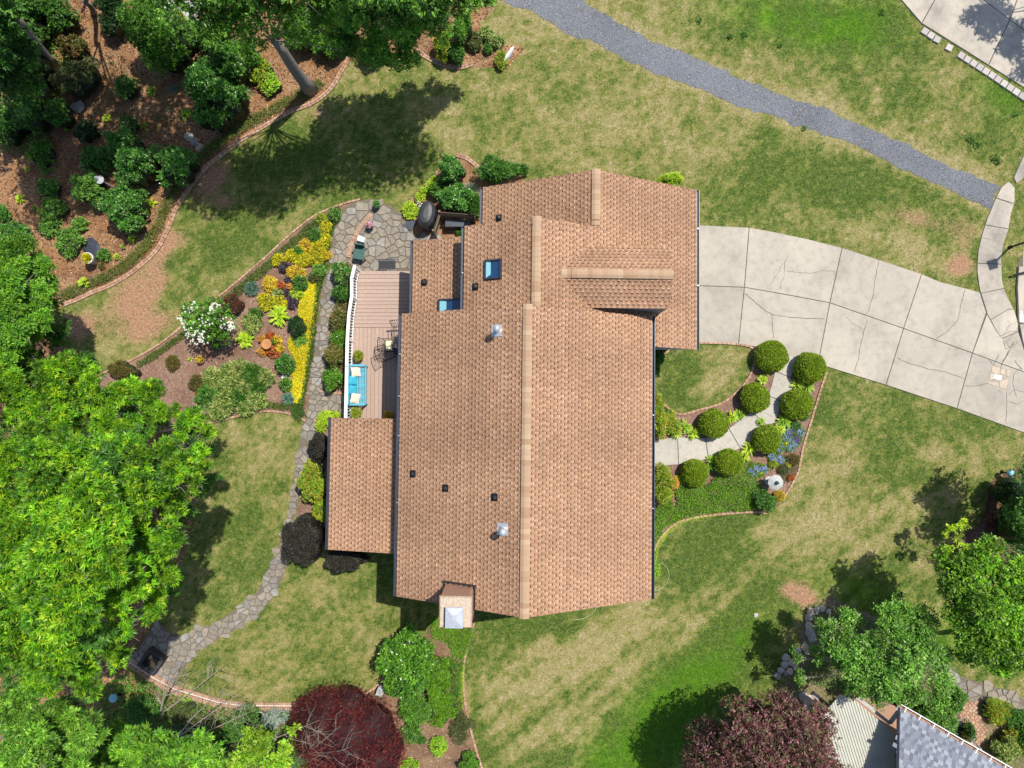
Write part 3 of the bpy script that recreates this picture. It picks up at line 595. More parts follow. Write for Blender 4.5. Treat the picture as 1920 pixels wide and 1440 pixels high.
# ---- front walkway
wk = slabs("walkway", walk, [
 [(1225,825),(1270,819),(1272,871),(1226,875)], [(1270,819),(1322,821),(1328,861),(1272,871)], [(1322,821),(1345,815),(1366,803),(1388,841),(1345,858),(1328,861)],
 [(1366,803),(1395,781),(1409,772),(1435,796),(1430,806),(1405,832),(1388,841)], [(1409,772),(1425,760),(1440,742),(1461,751),(1465,760),(1458,780),(1450,795),(1435,796)],
 [(1440,742),(1446,722),(1452,696),(1482,708),(1484,713),(1488,728),(1480,745),(1461,751)], [(1452,696),(1462,672),(1476,664),(1500,670),(1492,690),(1482,708)]], M['walkcon'],
 "pale concrete walkway curving between round clipped hedges", 0.04, 0.022)
crack([(1431,773),(1440,777),(1449,782)], .01, wk, .044); 
MB().prism(W2([(1219,822),(1225,822),(1226,876),(1219,876)]), 0.013, 0.06).build("brick_step", M['brickwork'], wk)
# ---- pavement beside the street, weathered
sw = slabs("pavement", sidewalk, [
 [(1890,340),(1876,352),(1866,372),(1901,382),(1902,352)], [(1866,372),(1850,410),(1846,422),(1890,430),(1895,400),(1901,382)], [(1846,422),(1840,440),(1833,470),(1831,494),(1877,496),(1876,490),(1880,460),(1890,430)],
 [(1831,494),(1831,510),(1836,545),(1838,550),(1882,541),(1878,525),(1877,496)], [(1838,550),(1850,590),(1856,600),(1890,580),(1900,580),(1887,555),(1882,541)], [(1856,600),(1866,620),(1877,635),(1908,622),(1908,605),(1900,580),(1890,580)], [(1877,635),(1890,650),(1915,676),(1932,690),(1932,660),(1914,640),(1908,622)]],
 M['oldcon'], "weathered stained concrete pavement curving beside the street", 0.045, 0.018)
for k, pts in enumerate([[(1866,368),(1876,376),(1888,380),(1899,386)],[(1879,630),(1890,612),(1907,602)],[(1884,645),(1895,630),(1908,615)],[(1893,648),(1904,640),(1912,636)],[(1870,632),(1890,622),(1908,622)],[(1840,446),(1858,450)]]): crack(pts, .016, sw, .049+.0003*k, 50+k)
MB().prism(inset(W2([(1935,270),(1918,290),(1905,318),(1898,335),(1904,346),(1916,338),(1930,320)]), .02), 0.002, 0.06, .03).build("worn_slab", M['oldcon'], sw)
kb = slabs("kerb", kerb_street, [[(1907,500),(1904,540),(1905,560),(1907,606),(1917,606),(1916,560),(1918,500)], [(1908,608),(1914,640),(1925,676),(1934,676),(1924,640),(1918,608)]], M['oldcon'], "concrete street kerb at the right edge with worn white lettering", 0.12, 0.02)
sheet("road", W2([(1918,470),(1917,560),(1919,608),(1926,640),(1936,680),(2100,760),(2100,440)]), 0.016, M['oldcon'], "grey street surface beyond the kerb")
MB().prism(W2([(1908.5,590),(1914.5,590),(1915,605),(1909,605)]), .1215, .1235).build("paint_mark", M['white'], kb)
for a in (584, 587): MB().prism(W2([(1910,a),(1914,a),(1914,a+1.3),(1910,a+1.3)]), .1215, .1235).build("paint_mark", M['white'], kb)
# ---- second driveway, top right, with its row of pavers
d2 = slabs("neighbor_driveway", second_drive, [
 [(1670,-40),(1688,0),(1727,45),(1752,0),(1775,-40)], [(1727,45),(1780,78),(1852,123),(1892,38),(1842,0),(1790,-40),(1775,-40),(1752,0)], [(1790,-40),(1842,0),(1892,38),(1906,0),(1920,-40)],
 [(1892,38),(1852,123),(1920,166),(1990,205),(1990,95),(1920,58)], [(1906,0),(1892,38),(1920,58),(1990,95),(1990,-60),(1925,-60)]], M['oldcon'], "weathered concrete driveway slabs in the upper right corner", 0.05, 0.03)
pv = empty("paver_row", P(1800, 110), "row of grey and pinkish pavers along the upper right driveway", "pavers")
pm = MB().box((0, 0, 0.045), (0.30, 0.30, 0.07), 0, .94); first = pm.build("paver", M['paver'], pv); me_p = first.data; bpy.data.objects.remove(first)
line = [P(u, v)[:2] for u, v in [(1733,60),(1785,95),(1855,140),(1925,188),(1990,225)]]
for k, (q, a) in enumerate(along(line, 0.325)):
    if k in (3, 5): continue
    o = bpy.data.objects.new("paver", me_p); C.objects.link(o); o.parent = pv; o.location = Vector((q[0], q[1], 0))-pv.location
    o.rotation_euler = (0, 0, a+(0 if k not in (2, 4) else 0.12)); 
# centre the shared paver mesh on its own origin
me_p.transform(__import__('mathutils').Matrix.Translation(pv.location))
# ---- flagstones
def flag_area(name, poly, step, gap, label, seed, stretch=1.0, zb=0.014, maxn=300):
    base = sheet(name, W2(poly), zb, M['sand'], label, 0.05, seed); S = stones(W2(poly), step, gap, seed, stretch); r = random.Random(seed)
    for k, q in enumerate(S[:maxn]): MB().prism([(a, b) for a, b in q], zb+.002, zb+0.03+r.uniform(0, .012), .014).build("flagstone", M['flag'], base)
    if len(S) > maxn:
        mb = MB()
        for q in S[maxn:]: mb.prism(q, zb+.002, zb+.035, .012)
        o = mb.build("flagstones", M['flag'], base); o['kind'] = 'stuff'
    print(name, len(S)); return base
flag_area("patio", patio, 0.31, 0.022, "irregular flagstone patio beside the deck and grill", 4)
flag_area("flagstone_path", path, 0.245, 0.022, "winding flagstone path from the patio past the low roof to the woodland", 9, zb=0.018)
flag_area("stone_path", side_path, 0.3, 0.03, "pale curved stone path beside the neighbour's garden", 12, zb=0.02)
# ---- brick edgings
bm_ = MB().box((0, 0, 0.03), (0.19, 0.088, 0.075), 0, .93); tmp = bm_.build("brick", M['brick'], None, (0, 0, 0)); me_b = tmp.data; bpy.data.objects.remove(tmp)
def edging(name, px, label, rows=1, z=0.0, step=0.2, off=0.098, sld=False, lim=300):
    pts = [P(p[0], p[1])[:2] for p in smooth(px, 4)]; root = empty(name, (*pts[len(pts)//2], 0), label, "edging", "brick edgings of the beds"); n = 0
    for r_ in range(rows):
        for q, a in along(pts, step if not sld else 0.096):
            if abs(q[0]) > 24.5 or q[1] < -17 or q[1] > 20 or n >= lim: continue
            o_ = (r_-(rows-1)/2)*off; x = q[0]-math.sin(a)*o_; y = q[1]+math.cos(a)*o_; n += 1
            o = bpy.data.objects.new("brick", me_b); C.objects.link(o); o.parent = root
            o.location = Vector((x, y, z+random.uniform(-.008, .01)))-root.location; o.rotation_euler = (random.uniform(-.03, .03), random.uniform(-.03, .03), a+(math.pi/2 if sld else 0)+random.uniform(-.05, .05))
    return root
edging("brick_edging", edgeA, "double row of bricks curving between the woodland bed and upper left lawn", 2)
edging("brick_edging", edgeB, "single brick line along the top left side of the garden bed", 1, step=0.2)
edging("brick_edging", edgeC, "brick arc between garden bed and the oval left lawn", 1)
edging("brick_edging", edgeTop, "double brick arc under the small shrubs at the top of the lawn", 2)
edging("brick_edging", edgeG, "brick edging round the small front lawn beside the driveway", 1)
edging("brick_edging", edgeH, "straight brick edging right of the purple flowers", 1)
edging("brick_edging", edgeI, "thin brick edging below the front ground cover", 1)
edging("brick_edging", edgeE, "long brick edging running down from the chimney", 1)
edging("brick_edging", edgeF, "short brick edging above the maroon maple", 1)
edging("brick_edging", edgeD, "low brick wall below the lawn at the bottom left", 2, off=.2, sld=True)
edging("brick_edging", [(860,292),(880,300),(905,322)], "short slanting brick edging behind the dark round shrub", 2)
edging("brick_edging", [(1222,690),(1235,672),(1256,656)], "short brick edging under the garage corner", 1)
edging("brick_edging", [(695,404),(680,422),(668,440),(659,462),(654,485)], "curved brick band set into the flagstone patio", 1, z=0.022, sld=True)
edging("brick_edging", [(604,734),(630,737),(657,739)], "brick end wall of the narrow planting strip by the deck", 1, z=.03)
mb = MB(); q = [P(u, v)[:2] for u, v in [(244,1240),(290,1270),(330,1291),(370,1303),(410,1315),(450,1321),(510,1321.5),(560,1322)]]
mb.tube([(a, b, .09) for a, b in q], .014, 5); tag(mb.build("border_wire", M['white'], None, (*q[3], 0)), "thin white border pipe running along the low brick wall", "pipe")
# ================================================================== THE HOUSE
HR = 0.012
def hr(p): return (p[0]+HR*p[1], p[1]-HR*p[0], p[2])
house = empty("house", (0.5, -1.5, 0), "large house with tan shingled gable roofs and dark gutters", "house")
def up3(V): return [hr(v) for v in V]
ROOF_PAL = [((0.345, 0.205, 0.130), 5), ((0.36, 0.218, 0.143), 4), ((0.32, 0.187, 0.116), 3), ((0.34, 0.21, 0.126), 2)]
def plane(e0, e1, r0):
    """eave from e0 to e1, r0 the ridge point above e0"""
    e0, e1, r0 = map(lambda p: np.array(p, float), (e0, e1, r0)); A = e1-e0; la = np.linalg.norm(A); A /= la; S = r0-e0; ls = np.linalg.norm(S); S /= ls
    N = np.cross(A, S); N = N if N[2] > 0 else -N; return e0, A, S, N, la, ls
def roof_slab(pl, th=0.14):
    O, A, S, N, la, ls = pl; V = [O, O+A*la, O+A*la+S*ls, O+S*ls]; V = V+[v-N*th for v in V]
    F = [(0, 1, 2, 3), (7, 6, 5, 4), (0, 4, 5, 1), (1, 5, 6, 2), (2, 6, 7, 3), (3, 7, 4, 0)]
    if np.dot(np.cross(A, S), N) < 0: F = [f[::-1] for f in F]
    return obj("roof", up3(V), F, M['roofbase'], house)
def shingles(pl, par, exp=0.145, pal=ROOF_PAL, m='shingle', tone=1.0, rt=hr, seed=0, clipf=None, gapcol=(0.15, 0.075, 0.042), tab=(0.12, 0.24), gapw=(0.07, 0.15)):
    """courses of laminated shingles: a lower strip with raised tabs of uneven width"""
    O, A, S, N, la, ls = pl; r = random.Random(seed+1); Q = []; Cc = []; nc = int(math.ceil(ls/exp)); pals = [p[0] for p in pal for _ in range(int(p[1]*2))]
    def quad(a0, a1, s0, s1, h0, h1, c):
        Q.append([O+A*a0+S*s0+N*h0, O+A*a1+S*s0+N*h0, O+A*a1+S*s1+N*h1, O+A*a0+S*s1+N*h1]); Cc.append(c)
    for k in range(nc):
        s0 = k*exp; s1 = min(ls, s0+exp); t = 0; j = -1; ph = -.25+(k % 2)*.10+r.uniform(-.02, .02); wave = 1+.05*math.sin(k*1.7)+r.uniform(-.03, .03)
        while t < la:
            wd = .10+r.uniform(-.02, .02); gp_ = .11+r.uniform(-.03, .03)
            j += 1; p0 = ph+j*.20+r.uniform(-.016, .016); t = ph+(j+1)*.20; a0 = max(0, p0); a1 = min(la, p0+wd); b1 = min(la, t)
            if a1 <= a0: continue
            if clipf and not clipf((a0+a1)/2, s0): continue
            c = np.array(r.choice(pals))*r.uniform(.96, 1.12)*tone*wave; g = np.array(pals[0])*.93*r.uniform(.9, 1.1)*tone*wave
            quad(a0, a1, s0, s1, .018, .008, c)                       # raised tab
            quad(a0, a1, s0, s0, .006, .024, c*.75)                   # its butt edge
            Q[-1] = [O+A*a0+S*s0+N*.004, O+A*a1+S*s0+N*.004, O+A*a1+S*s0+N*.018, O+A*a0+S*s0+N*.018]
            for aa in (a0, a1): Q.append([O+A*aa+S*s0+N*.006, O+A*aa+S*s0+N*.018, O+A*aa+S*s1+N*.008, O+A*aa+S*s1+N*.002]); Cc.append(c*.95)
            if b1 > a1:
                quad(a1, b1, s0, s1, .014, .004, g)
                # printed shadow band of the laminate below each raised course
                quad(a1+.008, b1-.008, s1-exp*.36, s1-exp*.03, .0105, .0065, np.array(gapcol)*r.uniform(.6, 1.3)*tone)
                quad(a0+.01, a1-.02, s0+.004, s0+exp*.34, .0195, .0165, np.minimum(c*r.uniform(1.2, 1.65), .75))  # highlight of the lit butt edge, painted lighter into the tab's colour
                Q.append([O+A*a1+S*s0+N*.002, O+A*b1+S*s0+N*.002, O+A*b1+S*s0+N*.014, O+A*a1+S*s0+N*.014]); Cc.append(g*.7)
    Q = np.array(Q); R = np.empty_like(Q); cm_ = Q.mean(1); Cc = np.array(Cc)*(.80+.38*fbm(cm_[:, 0]*.55+seed, cm_[:, 1]*.35, 4, 21))[:, None]*(1+.05*np.sin(cm_[:, 1]*1.9+seed))[:, None]

    if rt is hr: R[..., 0] = Q[..., 0]+HR*Q[..., 1]; R[..., 1] = Q[..., 1]-HR*Q[..., 0]; R[..., 2] = Q[..., 2]
    else: R = Q
    return quads("shingles", R, M[m], np.array(Cc), par, kind='stuff')
gz = lambda x: 2.9+0.5*(7.31-x)
N_, S_ = 3.73, -6.87
PL = {}
PL['mainL'] = plane((-4.22, N_, 4.22), (-4.22, S_, 4.22), (0.50, N_, 6.73)); PL['mainR'] = plane((5.27, N_, 4.20), (5.27, S_, 4.20), (0.50, N_, 6.73))
PL['midL'] = plane((-1.84, 6.95, gz(.80)-1.32), (-1.84, 3.6, gz(.80)-1.32), (.80, 6.95, gz(.80)))
PL['garR'] = plane((7.31, 9.07, 2.9), (7.31, 2.62, 2.9), (3.02, 9.07, gz(3.02)))
PL['midR'] = plane((3.02, 6.95, gz(3.02)), (3.02, 3.6, gz(3.02)), (.80, 6.95, gz(.80)))
PL['garL'] = plane((-1.27, 9.07, 2.9), (-1.27, 6.2, 2.9), (3.02, 9.07, gz(3.02)))
PL['low'] = plane((-4.03, 6.85, 2.9), (-4.03, 3.55, 2.9), (-1.60, 6.85, 3.92))
PL['porch'] = plane((-7.20, -.26, 2.75), (-7.20, -5.47, 2.75), (-4.05, -.26, 3.45))
PL['dorS'] = plane((1.3, 3.90, 5.17), (5.72, 3.90, 5.17), (1.3, 5.04, 5.74)); PL['dorN'] = plane((1.3, 6.18, 5.17), (5.72, 6.18, 5.17), (1.3, 5.04, 5.74))
roofs = {}
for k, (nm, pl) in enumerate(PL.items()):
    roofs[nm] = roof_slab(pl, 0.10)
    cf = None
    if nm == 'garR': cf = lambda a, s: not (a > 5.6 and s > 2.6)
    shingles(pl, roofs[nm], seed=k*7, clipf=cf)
for nm, lb in (('mainL', "left slope of the main roof, with vents and a flue"), ('mainR', "plain right slope of the main roof"), ('porch', "low flat-pitched porch roof on the left"), ('low', "small lower roof with corner skylight"), ('garR', "right slope above the garage")): roofs[nm]['label'] = lb
# ridge caps over a ridge vent
def ridge(x0, y0, x1, y1, z, par, sl, vent=(0.06, 0.94), n_step=0.175):
    L = math.hypot(x1-x0, y1-y0); dx, dy = (x1-x0)/L, (y1-y0)/L; px_, py_ = -dy, dx; W_ = 0.165; n = int(L/n_step)
    def cap(t0, t1, h):
        V = []
        for t, e in ((t0, 0.004), (t1, 0.012)):
            for s_, zz in ((-W_, -W_*sl*.8), (-.05, -.01), (.05, -.01), (W_, -W_*sl*.8)):
                V.append((x0+dx*t+px_*s_, y0+dy*t+py_*s_, z+zz+h+e))
        V += [(v[0], v[1], v[2]-.012) for v in V]
        return up3(V), [(0, 1, 5, 4), (1, 2, 6, 5), (2, 3, 7, 6), (4, 5, 13, 12), (5, 6, 14, 13), (6, 7, 15, 14), (1, 0, 8, 9), (2, 1, 9, 10), (3, 2, 10, 11), (0, 4, 12, 8), (7, 3, 11, 15), (12, 13, 9, 8), (13, 14, 10, 9), (14, 15, 11, 10)]
    for k in range(n):
        t = k/n; h = .065 if vent[0] < t < vent[1] else .03; V, F = cap(k*L/n-.01, (k+1)*L/n+.012, h+.0006*(k % 3)); obj("ridge_cap", V, F, M['cap'], par)
    a, b = vent[0]*L, vent[1]*L; V = []
    for t in (a, b):
        for s_ in (-W_+.005, W_-.005):
            V += [(x0+dx*t+px_*s_, y0+dy*t+py_*s_, z-W_*sl-.02), (x0+dx*t+px_*s_, y0+dy*t+py_*s_, z-W_*sl*.8+.055)]
    obj("ridge_vent", up3(V), [(0, 1, 3, 2), (4, 6, 7, 5), (0, 4, 5, 1), (2, 3, 7, 6), (1, 5, 7, 3)], M['vent'], par)
ridge(.5, N_+.02, .5, S_-.02, 6.73, roofs['mainL'], .53, (.045, .945)); ridge(.80, 6.97, .80, 3.75, gz(.80), roofs['midL'], .5, (.08, 1.0))
ridge(3.02, 9.09, 3.02, 7.0, gz(3.02), roofs['garL'], .5, (.17, .84)); ridge(1.72, 5.04, 5.72, 5.04, 5.74, roofs['dorS'], .5, (.08, .86))
# gutters along the eaves: an open trough
def gutter(x, y0, y1, z, side):
    mb = MB(); w_ = .115; L = abs(y1-y0); yc = (y0+y1)/2; xo = x+side*w_/2
    for (cx, cz, dx, dz) in ((xo, z-.10, w_, .012), (x+side*w_, z-.05, .014, .11), (x+side*.004, z-.05, .012, .10)): mb.box((cx, yc, cz), (dx, L, dz))
    mb.box((x+side*w_, yc, z+.006), (.026, L, .012))
    for e in (y0, y1): mb.box((xo, e, z-.05), (w_, .012, .1))
    mb.V = up3(mb.V); return mb.build("gutter", M['gutter'], house)
gutter(-4.22, N_, S_, 4.2, -1); gutter(5.27, N_, S_, 4.18, 1); gutter(-1.84, 6.95, 3.8, 4.80, -1); gutter(7.31, 9.07, 2.62, 2.88, 1); gutter(-1.27, 9.07, 6.98, 2.88, -1); gutter(-4.03, 6.85, 3.75, 2.88, -1); gutter(-7.20, -.26, -5.47, 2.73, -1)
mb = MB()
for (x, y) in ((-4.27, 2.2), (-4.27, .6), (-4.27, -.9), (-4.27, -3.4), (-1.9, 5.2), (7.38, 7.5), (7.38, 5.2), (5.33, 0), (5.33, -3.5)): mb.box((x, y, 4.21 if abs(x) < 6 and x != -1.9 else (4.82 if x == -1.9 else 2.89)), (.05, .03, .02))
mb.V = up3(mb.V); mb.build("gutter_strap", M['steel'], house)
# walls with gable ends
def wall(x0, x1, y0, y1, h, gab=None, name="wall", m='wall'):
    """box to height h; gab=(xr,zr) adds gable ends"""
    V = [(x0, y0, 0), (x1, y0, 0), (x1, y1, 0), (x0, y1, 0), (x0, y0, h[0]), (x1, y0, h[1]), (x1, y1, h[1]), (x0, y1, h[0])]
    F = [(3, 2, 1, 0), (1, 2, 6, 5), (3, 0, 4, 7)]
    if gab: V += [(gab[0], y0, gab[1]), (gab[0], y1, gab[1])]; F += [(0, 1, 5, 8, 4), (2, 3, 7, 9, 6)]
    else: F += [(0, 1, 5, 4), (2, 3, 7, 6), (4, 5, 6, 7)]
    return obj(name, up3(V), F, M[m], house)
wall(-3.85, 4.9, S_+.35, N_-.3, (4.2, 4.2), (.5, 6.5)); wall(-1.5, 4.6, 3.5, 6.7, (4.7, 4.0), (.8, 5.95)); wall(-.9, 6.95, 3.0, 8.8, (2.9, 2.9), (3.02, 4.85)); wall(-3.7, -1.4, 3.4, 6.55, (2.85, 3.65))
wall(2.8, 5.68, 3.93, 6.14, (5.06, 5.06), None, "dormer_wall")
mb = MB()
for (x, y) in ((-7.05, -.45), (-7.05, -2.8), (-7.05, -5.3), (-4.3, -5.3)): mb.box((x, y, 1.3), (.14, .14, 2.7))
mb.box((-7.05, -2.85, 2.58), (.12, 5.0, .2)); mb.box((-5.6, -5.3, 2.62), (3, .12, .2)); mb.V = up3(mb.V); mb.build("porch_post", M['white'], house)
mb = MB().box((-5.6, -2.85, .25), (3.1, 5.1, .5)); mb.V = up3(mb.V); mb.build("porch_floor", M['deck'], house)
mb = MB().box((-5.6, -5.38, .9), (2.9, .06, 1.1)).box((-7.12, -2.85, .9), (.06, 4.7, 1.1)); mb.V = up3(mb.V); mb.build("porch_wall", M['wall'], house)
# white garage soffit edge and window band at the dormer
mb = MB().box((6.3, 2.66, 2.72), (1.6, .05, .08)); mb.V = up3(mb.V); mb.build("soffit_trim", M['white'], house)
# chimney on the left gable end
ch = MB(); cx, cy = -1.84, -6.62; CX0, CX1, CY0, CY1 = -2.30, -1.30, -7.10, -6.16; CZ = 7.0
def hbox(mb, x0, x1, y0, y1, z0, z1, top=1.0): return mb.box(((x0+x1)/2, (y0+y1)/2, (z0+z1)/2), (x1-x0, y1-y0, z1-z0), 0, top)
core_ = MB(); hbox(core_, CX0+.02, CX1-.02, CY0+.02, CY1-.02, 0, CZ-.15); core_.V = up3(core_.V); chim = core_.build("chimney", M['mortard'], house)
br = MB(); zc = 4.6; row = 0
while zc < CZ-.14:
    o_ = .11 if row % 2 else 0
    for (x0, x1, y0, y1, ax) in ((CX0, CX1, CY1, CY1, 0), (CX0, CX1, CY0, CY0, 0), (CX0, CX0, CY0, CY1, 1), (CX1, CX1, CY0, CY1, 1)):
        t = -o_; L = (x1-x0) if ax == 0 else (y1-y0)
        while t < L-.03:
            a0 = max(t, 0); a1 = min(t+.2, L); t += .215
            if a1-a0 < .04: continue
            if ax == 0: br.box((x0+(a0+a1)/2, y0, zc), (a1-a0, .06, .062))
            else: br.box((x0, y0+(a0+a1)/2, zc), (.06, a1-a0, .062))
    zc += .078; row += 1
br.V = up3(br.V); o = br.build("bricks", M['brickwork'], chim); o['kind'] = 'stuff'
crn = MB(); hbox(crn, CX0-.05, CX1+.05, CY0-.05, CY1+.05, CZ-.16, CZ-.07); crn.V = up3(crn.V); crn.build("brick_collar", M['brickwork'], chim)
crn = MB(); hbox(crn, CX0-.03, CX1+.03, CY0-.03, CY1+.03, CZ-.07, CZ+.0, .96); crn.V = up3(crn.V); crn.build("crown", M['mortar'], chim)
cp = MB(); mx_, my_ = -1.82, -6.74
hbox(cp, mx_-.24, mx_+.24, my_-.28, my_+.28, CZ-.02, CZ+.22); cp.V = up3(cp.V); cp.build("flue_screen", M['gutter'], chim)
cp = MB(); hbox(cp, mx_-.29, mx_+.29, my_-.34, my_+.34, CZ+.22, CZ+.25); hbox(cp, mx_-.26, mx_+.26, my_-.31, my_+.31, CZ+.25, CZ+.275, .3); cp.V = up3(cp.V); cp.build("cap", M['steel'], chim)
fl = MB()  # dark flashing where the chimney meets the slope
zs = lambda x: 4.22+(x+4.22)*.5318
for (x0, y0, x1, y1) in ((CX0-.06, CY1+.12, CX1+.1, CY1+.12), (CX1+.07, CY1+.12, CX1+.07, S_), (CX0-.05, CY1+.12, CX0-.05, S_)):
    L = math.hypot(x1-x0, y1-y0); n = 6
    for k in range(n):
        a = (k+.5)/n; x = x0+(x1-x0)*a; y = y0+(y1-y0)*a; fl.box((x, y, zs(x)+.05), (abs(x1-x0)/n+.05, abs(y1-y0)/n+.05, .12))
fl.V = up3(fl.V); fl.build("flashing", M['vent'], chim)
# vents, flues, skylights stand on the slopes
def on(pl, a, s): O, A, S, N, la, ls = pl; return O+A*a+S*s
def find(pl, u, v):
    O, A, S, N, la, ls = pl; best = None; z = 4.0
    for _ in range(30):
        x, y, _z = P(u, v, z); x2 = x-HR*y; y2 = y+HR*x; s = (x2-O[0])/S[0] if abs(S[0]) > .1 else (y2-O[1])/S[1]; z = O[2]+S[2]*s
    a = (y2-O[1])/A[1] if abs(A[1]) > .5 else (x2-O[0])/A[0]; return a, s
def local_box(pl, a, s, h, da, ds, dh, top=1.0):
    O, A, S, N, la, ls = pl; V = []
    for z, k in ((-dh/2, 1), (dh/2, top)):
        for i, j in ((-1, -1), (1, -1), (1, 1), (-1, 1)): V.append(tuple(O+A*(a+i*da/2*k)+S*(s+j*ds/2*k)+N*(h+z)))
    F = [(3, 2, 1, 0), (4, 5, 6, 7), (0, 1, 5, 4), (1, 2, 6, 5), (2, 3, 7, 6), (3, 0, 4, 7)]
    if np.dot(np.cross(A, S), N) < 0: F = [f[::-1] for f in F]
    return V, F
for (nm, u, v) in (('mainL', 775, 888), ('mainL', 836, 915), ('mainL', 928, 932), ('garL', 936, 409), ('midL', 892, 538), ('low', 796, 530)):
    pl = PL[nm]; a, s = find(pl, u, v); V, F = local_box(pl, a, s, .035, .26, .24, .03); o = obj("roof_vent", up3(V), F, M['vent'], roofs[nm])
    c_ = hr(tuple(on(pl, a, s)))
    mb = MB().lathe(c_, [(.09, 0), (.088, .13), (.05, .17)], 14).lathe((c_[0], c_[1], c_[2]+.17), [(.03, 0), (.03, .02)], 10); mb.build("vent_hood", M['vent'], roofs[nm])
for (u, v) in ((932, 620), (943, 992)):
    pl = PL['mainL']; a, s = find(pl, u, v); c_ = hr(tuple(on(pl, a, s)))
    mb = MB().lathe(c_, [(.17, -.1), (.09, .10), (.075, .12), (.075, .62)], 16).lathe((c_[0], c_[1], c_[2]+.62), [(.13, 0), (.13, .10), (.02, .16)], 16); mb.build("flue_pipe", M['steel'], roofs['mainL'], None, True)
    V, F = local_box(pl, a, s, .03, .42, .42, .012); obj("flue_flashing", up3(V), F, M['steel'], roofs['mainL'])
def skylight(nm, u0, v0, u1, v1, label):
    pl = PL[nm]; O, A, S, N, la, ls = pl; a0, s0 = find(pl, u0, v0); a1, s1 = find(pl, u1, v1); a0, a1 = sorted((a0, a1)); s0, s1 = sorted((s0, s1))
    t = .05; fr = MB()
    for (ca, cs, da, ds) in (((a0+a1)/2, s0, a1-a0+t, t), ((a0+a1)/2, s1, a1-a0+t, t), (a0, (s0+s1)/2, t, s1-s0), (a1, (s0+s1)/2, t, s1-s0)):
        V, F = local_box(pl, ca, cs, .06, da, ds, .12); fr.add(up3(V), F)
    f = fr.build("skylight", M['gutter'], roofs[nm]); f['label'] = label
    # the light well: its sunlit wall and blue shade are painted as flat colours
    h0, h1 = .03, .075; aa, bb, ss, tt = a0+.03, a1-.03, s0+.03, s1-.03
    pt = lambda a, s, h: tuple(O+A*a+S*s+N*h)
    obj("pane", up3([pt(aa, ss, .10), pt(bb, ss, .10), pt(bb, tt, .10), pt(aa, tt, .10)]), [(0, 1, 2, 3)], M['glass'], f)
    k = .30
    obj("sunlit_wall", up3([pt(aa, ss, h1), pt(bb, ss, h1), pt(bb-.12, ss+(tt-ss)*k, h0), pt(aa, ss+(tt-ss)*k, h0)]), [(0, 1, 2, 3)], M['shaft'], f)
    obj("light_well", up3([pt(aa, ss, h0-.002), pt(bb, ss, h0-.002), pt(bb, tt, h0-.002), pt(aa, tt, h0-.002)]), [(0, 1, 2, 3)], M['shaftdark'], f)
skylight('midL', 912, 490, 940, 521, "skylight high on the middle roof"); skylight('low', 825, 563, 866, 586, "skylight tucked in the corner of the lower roof")
# ================================================================== DECK
DZ = .5
railpx = [(674, 508), (669, 530), (669, 562), (664, 595), (661, 640), (660, 690), (658, 784)]
rp = [P(u, v, DZ)[:2] for u, v in railpx]
yN = P(700, 508, DZ)[1]; yM = P(700, 607, DZ)[1]; yS_ = P(700, 790, DZ)[1]; xE = -3.6
def rail_x(y):
    for a, b in zip(rp, rp[1:]):
        if b[1] <= y <= a[1]: t = (a[1]-y)/(a[1]-b[1]); return a[0]+(b[0]-a[0])*t
    return rp[0][0] if y > rp[0][1] else rp[-1][0]
deck = empty("deck", (-5.3, 2.5, 0), "raised brown deck with horizontal and lengthways boards", "deck")
n = 14
for k in range(n):
    a = yN-(yN-yM)*k/n-.006; b = yN-(yN-yM)*(k+1)/n+.006
    MB().prism([(rail_x(b)+.02, b), (xE, b), (xE, a), (rail_x(a)+.02, a)], DZ-.03, DZ+random.uniform(-.002, .002), .004).build("deck_board", M['deck'], deck)
x = rp[3][0]-.12; yM2 = yM-.16
MB().prism([(rail_x(yM)+.02, yM2+.008), (xE, yM2+.008), (xE, yM-.006), (rail_x(yM)+.02, yM-.006)], DZ-.03, DZ+.002, .004).build("deck_board", M['deck'], deck)
while x < xE:
    x0 = x+.005; x1 = x+.168
    MB().prism([(x0, yS_), (x1, yS_), (x1, yM2-.004), (x0, yM2-.004)], DZ-.03, DZ+random.uniform(-.002, .002), .004).build("deck_board", M['deck'], deck); x += .173
MB().prism([(rp[0][0], yN-.02), (rp[3][0], rp[3][1]), (rp[-1][0], yS_), (xE, yS_), (xE, yN-.02)], 0.02, DZ-.05).build("deck_frame", M['darkwood'], deck)
rl = empty("railing", (*rp[3], DZ), "white baluster railing along the left side of the deck", "railing")
def seg_beam(name, z, wd, th, par):
    for a, b in zip(rp, rp[1:]):
        L = math.hypot(b[0]-a[0], b[1]-a[1]); an = math.atan2(b[1]-a[1], b[0]-a[0]); MB().box(((a[0]+b[0])/2, (a[1]+b[1])/2, z), (L+.02, wd, th), an).build(name, M['white'], par)
seg_beam("top_rail", DZ+.93, .13, .05, rl); seg_beam("bottom_rail", DZ+.1, .06, .05, rl); seg_beam("sub_rail", DZ+.87, .05, .06, rl)
bal = MB().box((0, 0, 0), (.04, .04, .78)).build("baluster", M['white'], None, (0, 0, 0)); mbal = bal.data; bpy.data.objects.remove(bal)
for q, a in along(rp, .125):
    o = bpy.data.objects.new("baluster", mbal); C.objects.link(o); o.parent = rl; o.location = Vector((q[0], q[1], DZ+.48))-rl.location; o.rotation_euler = (0, 0, a)
for q in (rp[0], rp[2], rp[4], rp[6]): MB().box((q[0], q[1], DZ+.48), (.1, .1, 1.0)).build("post", M['white'], rl)
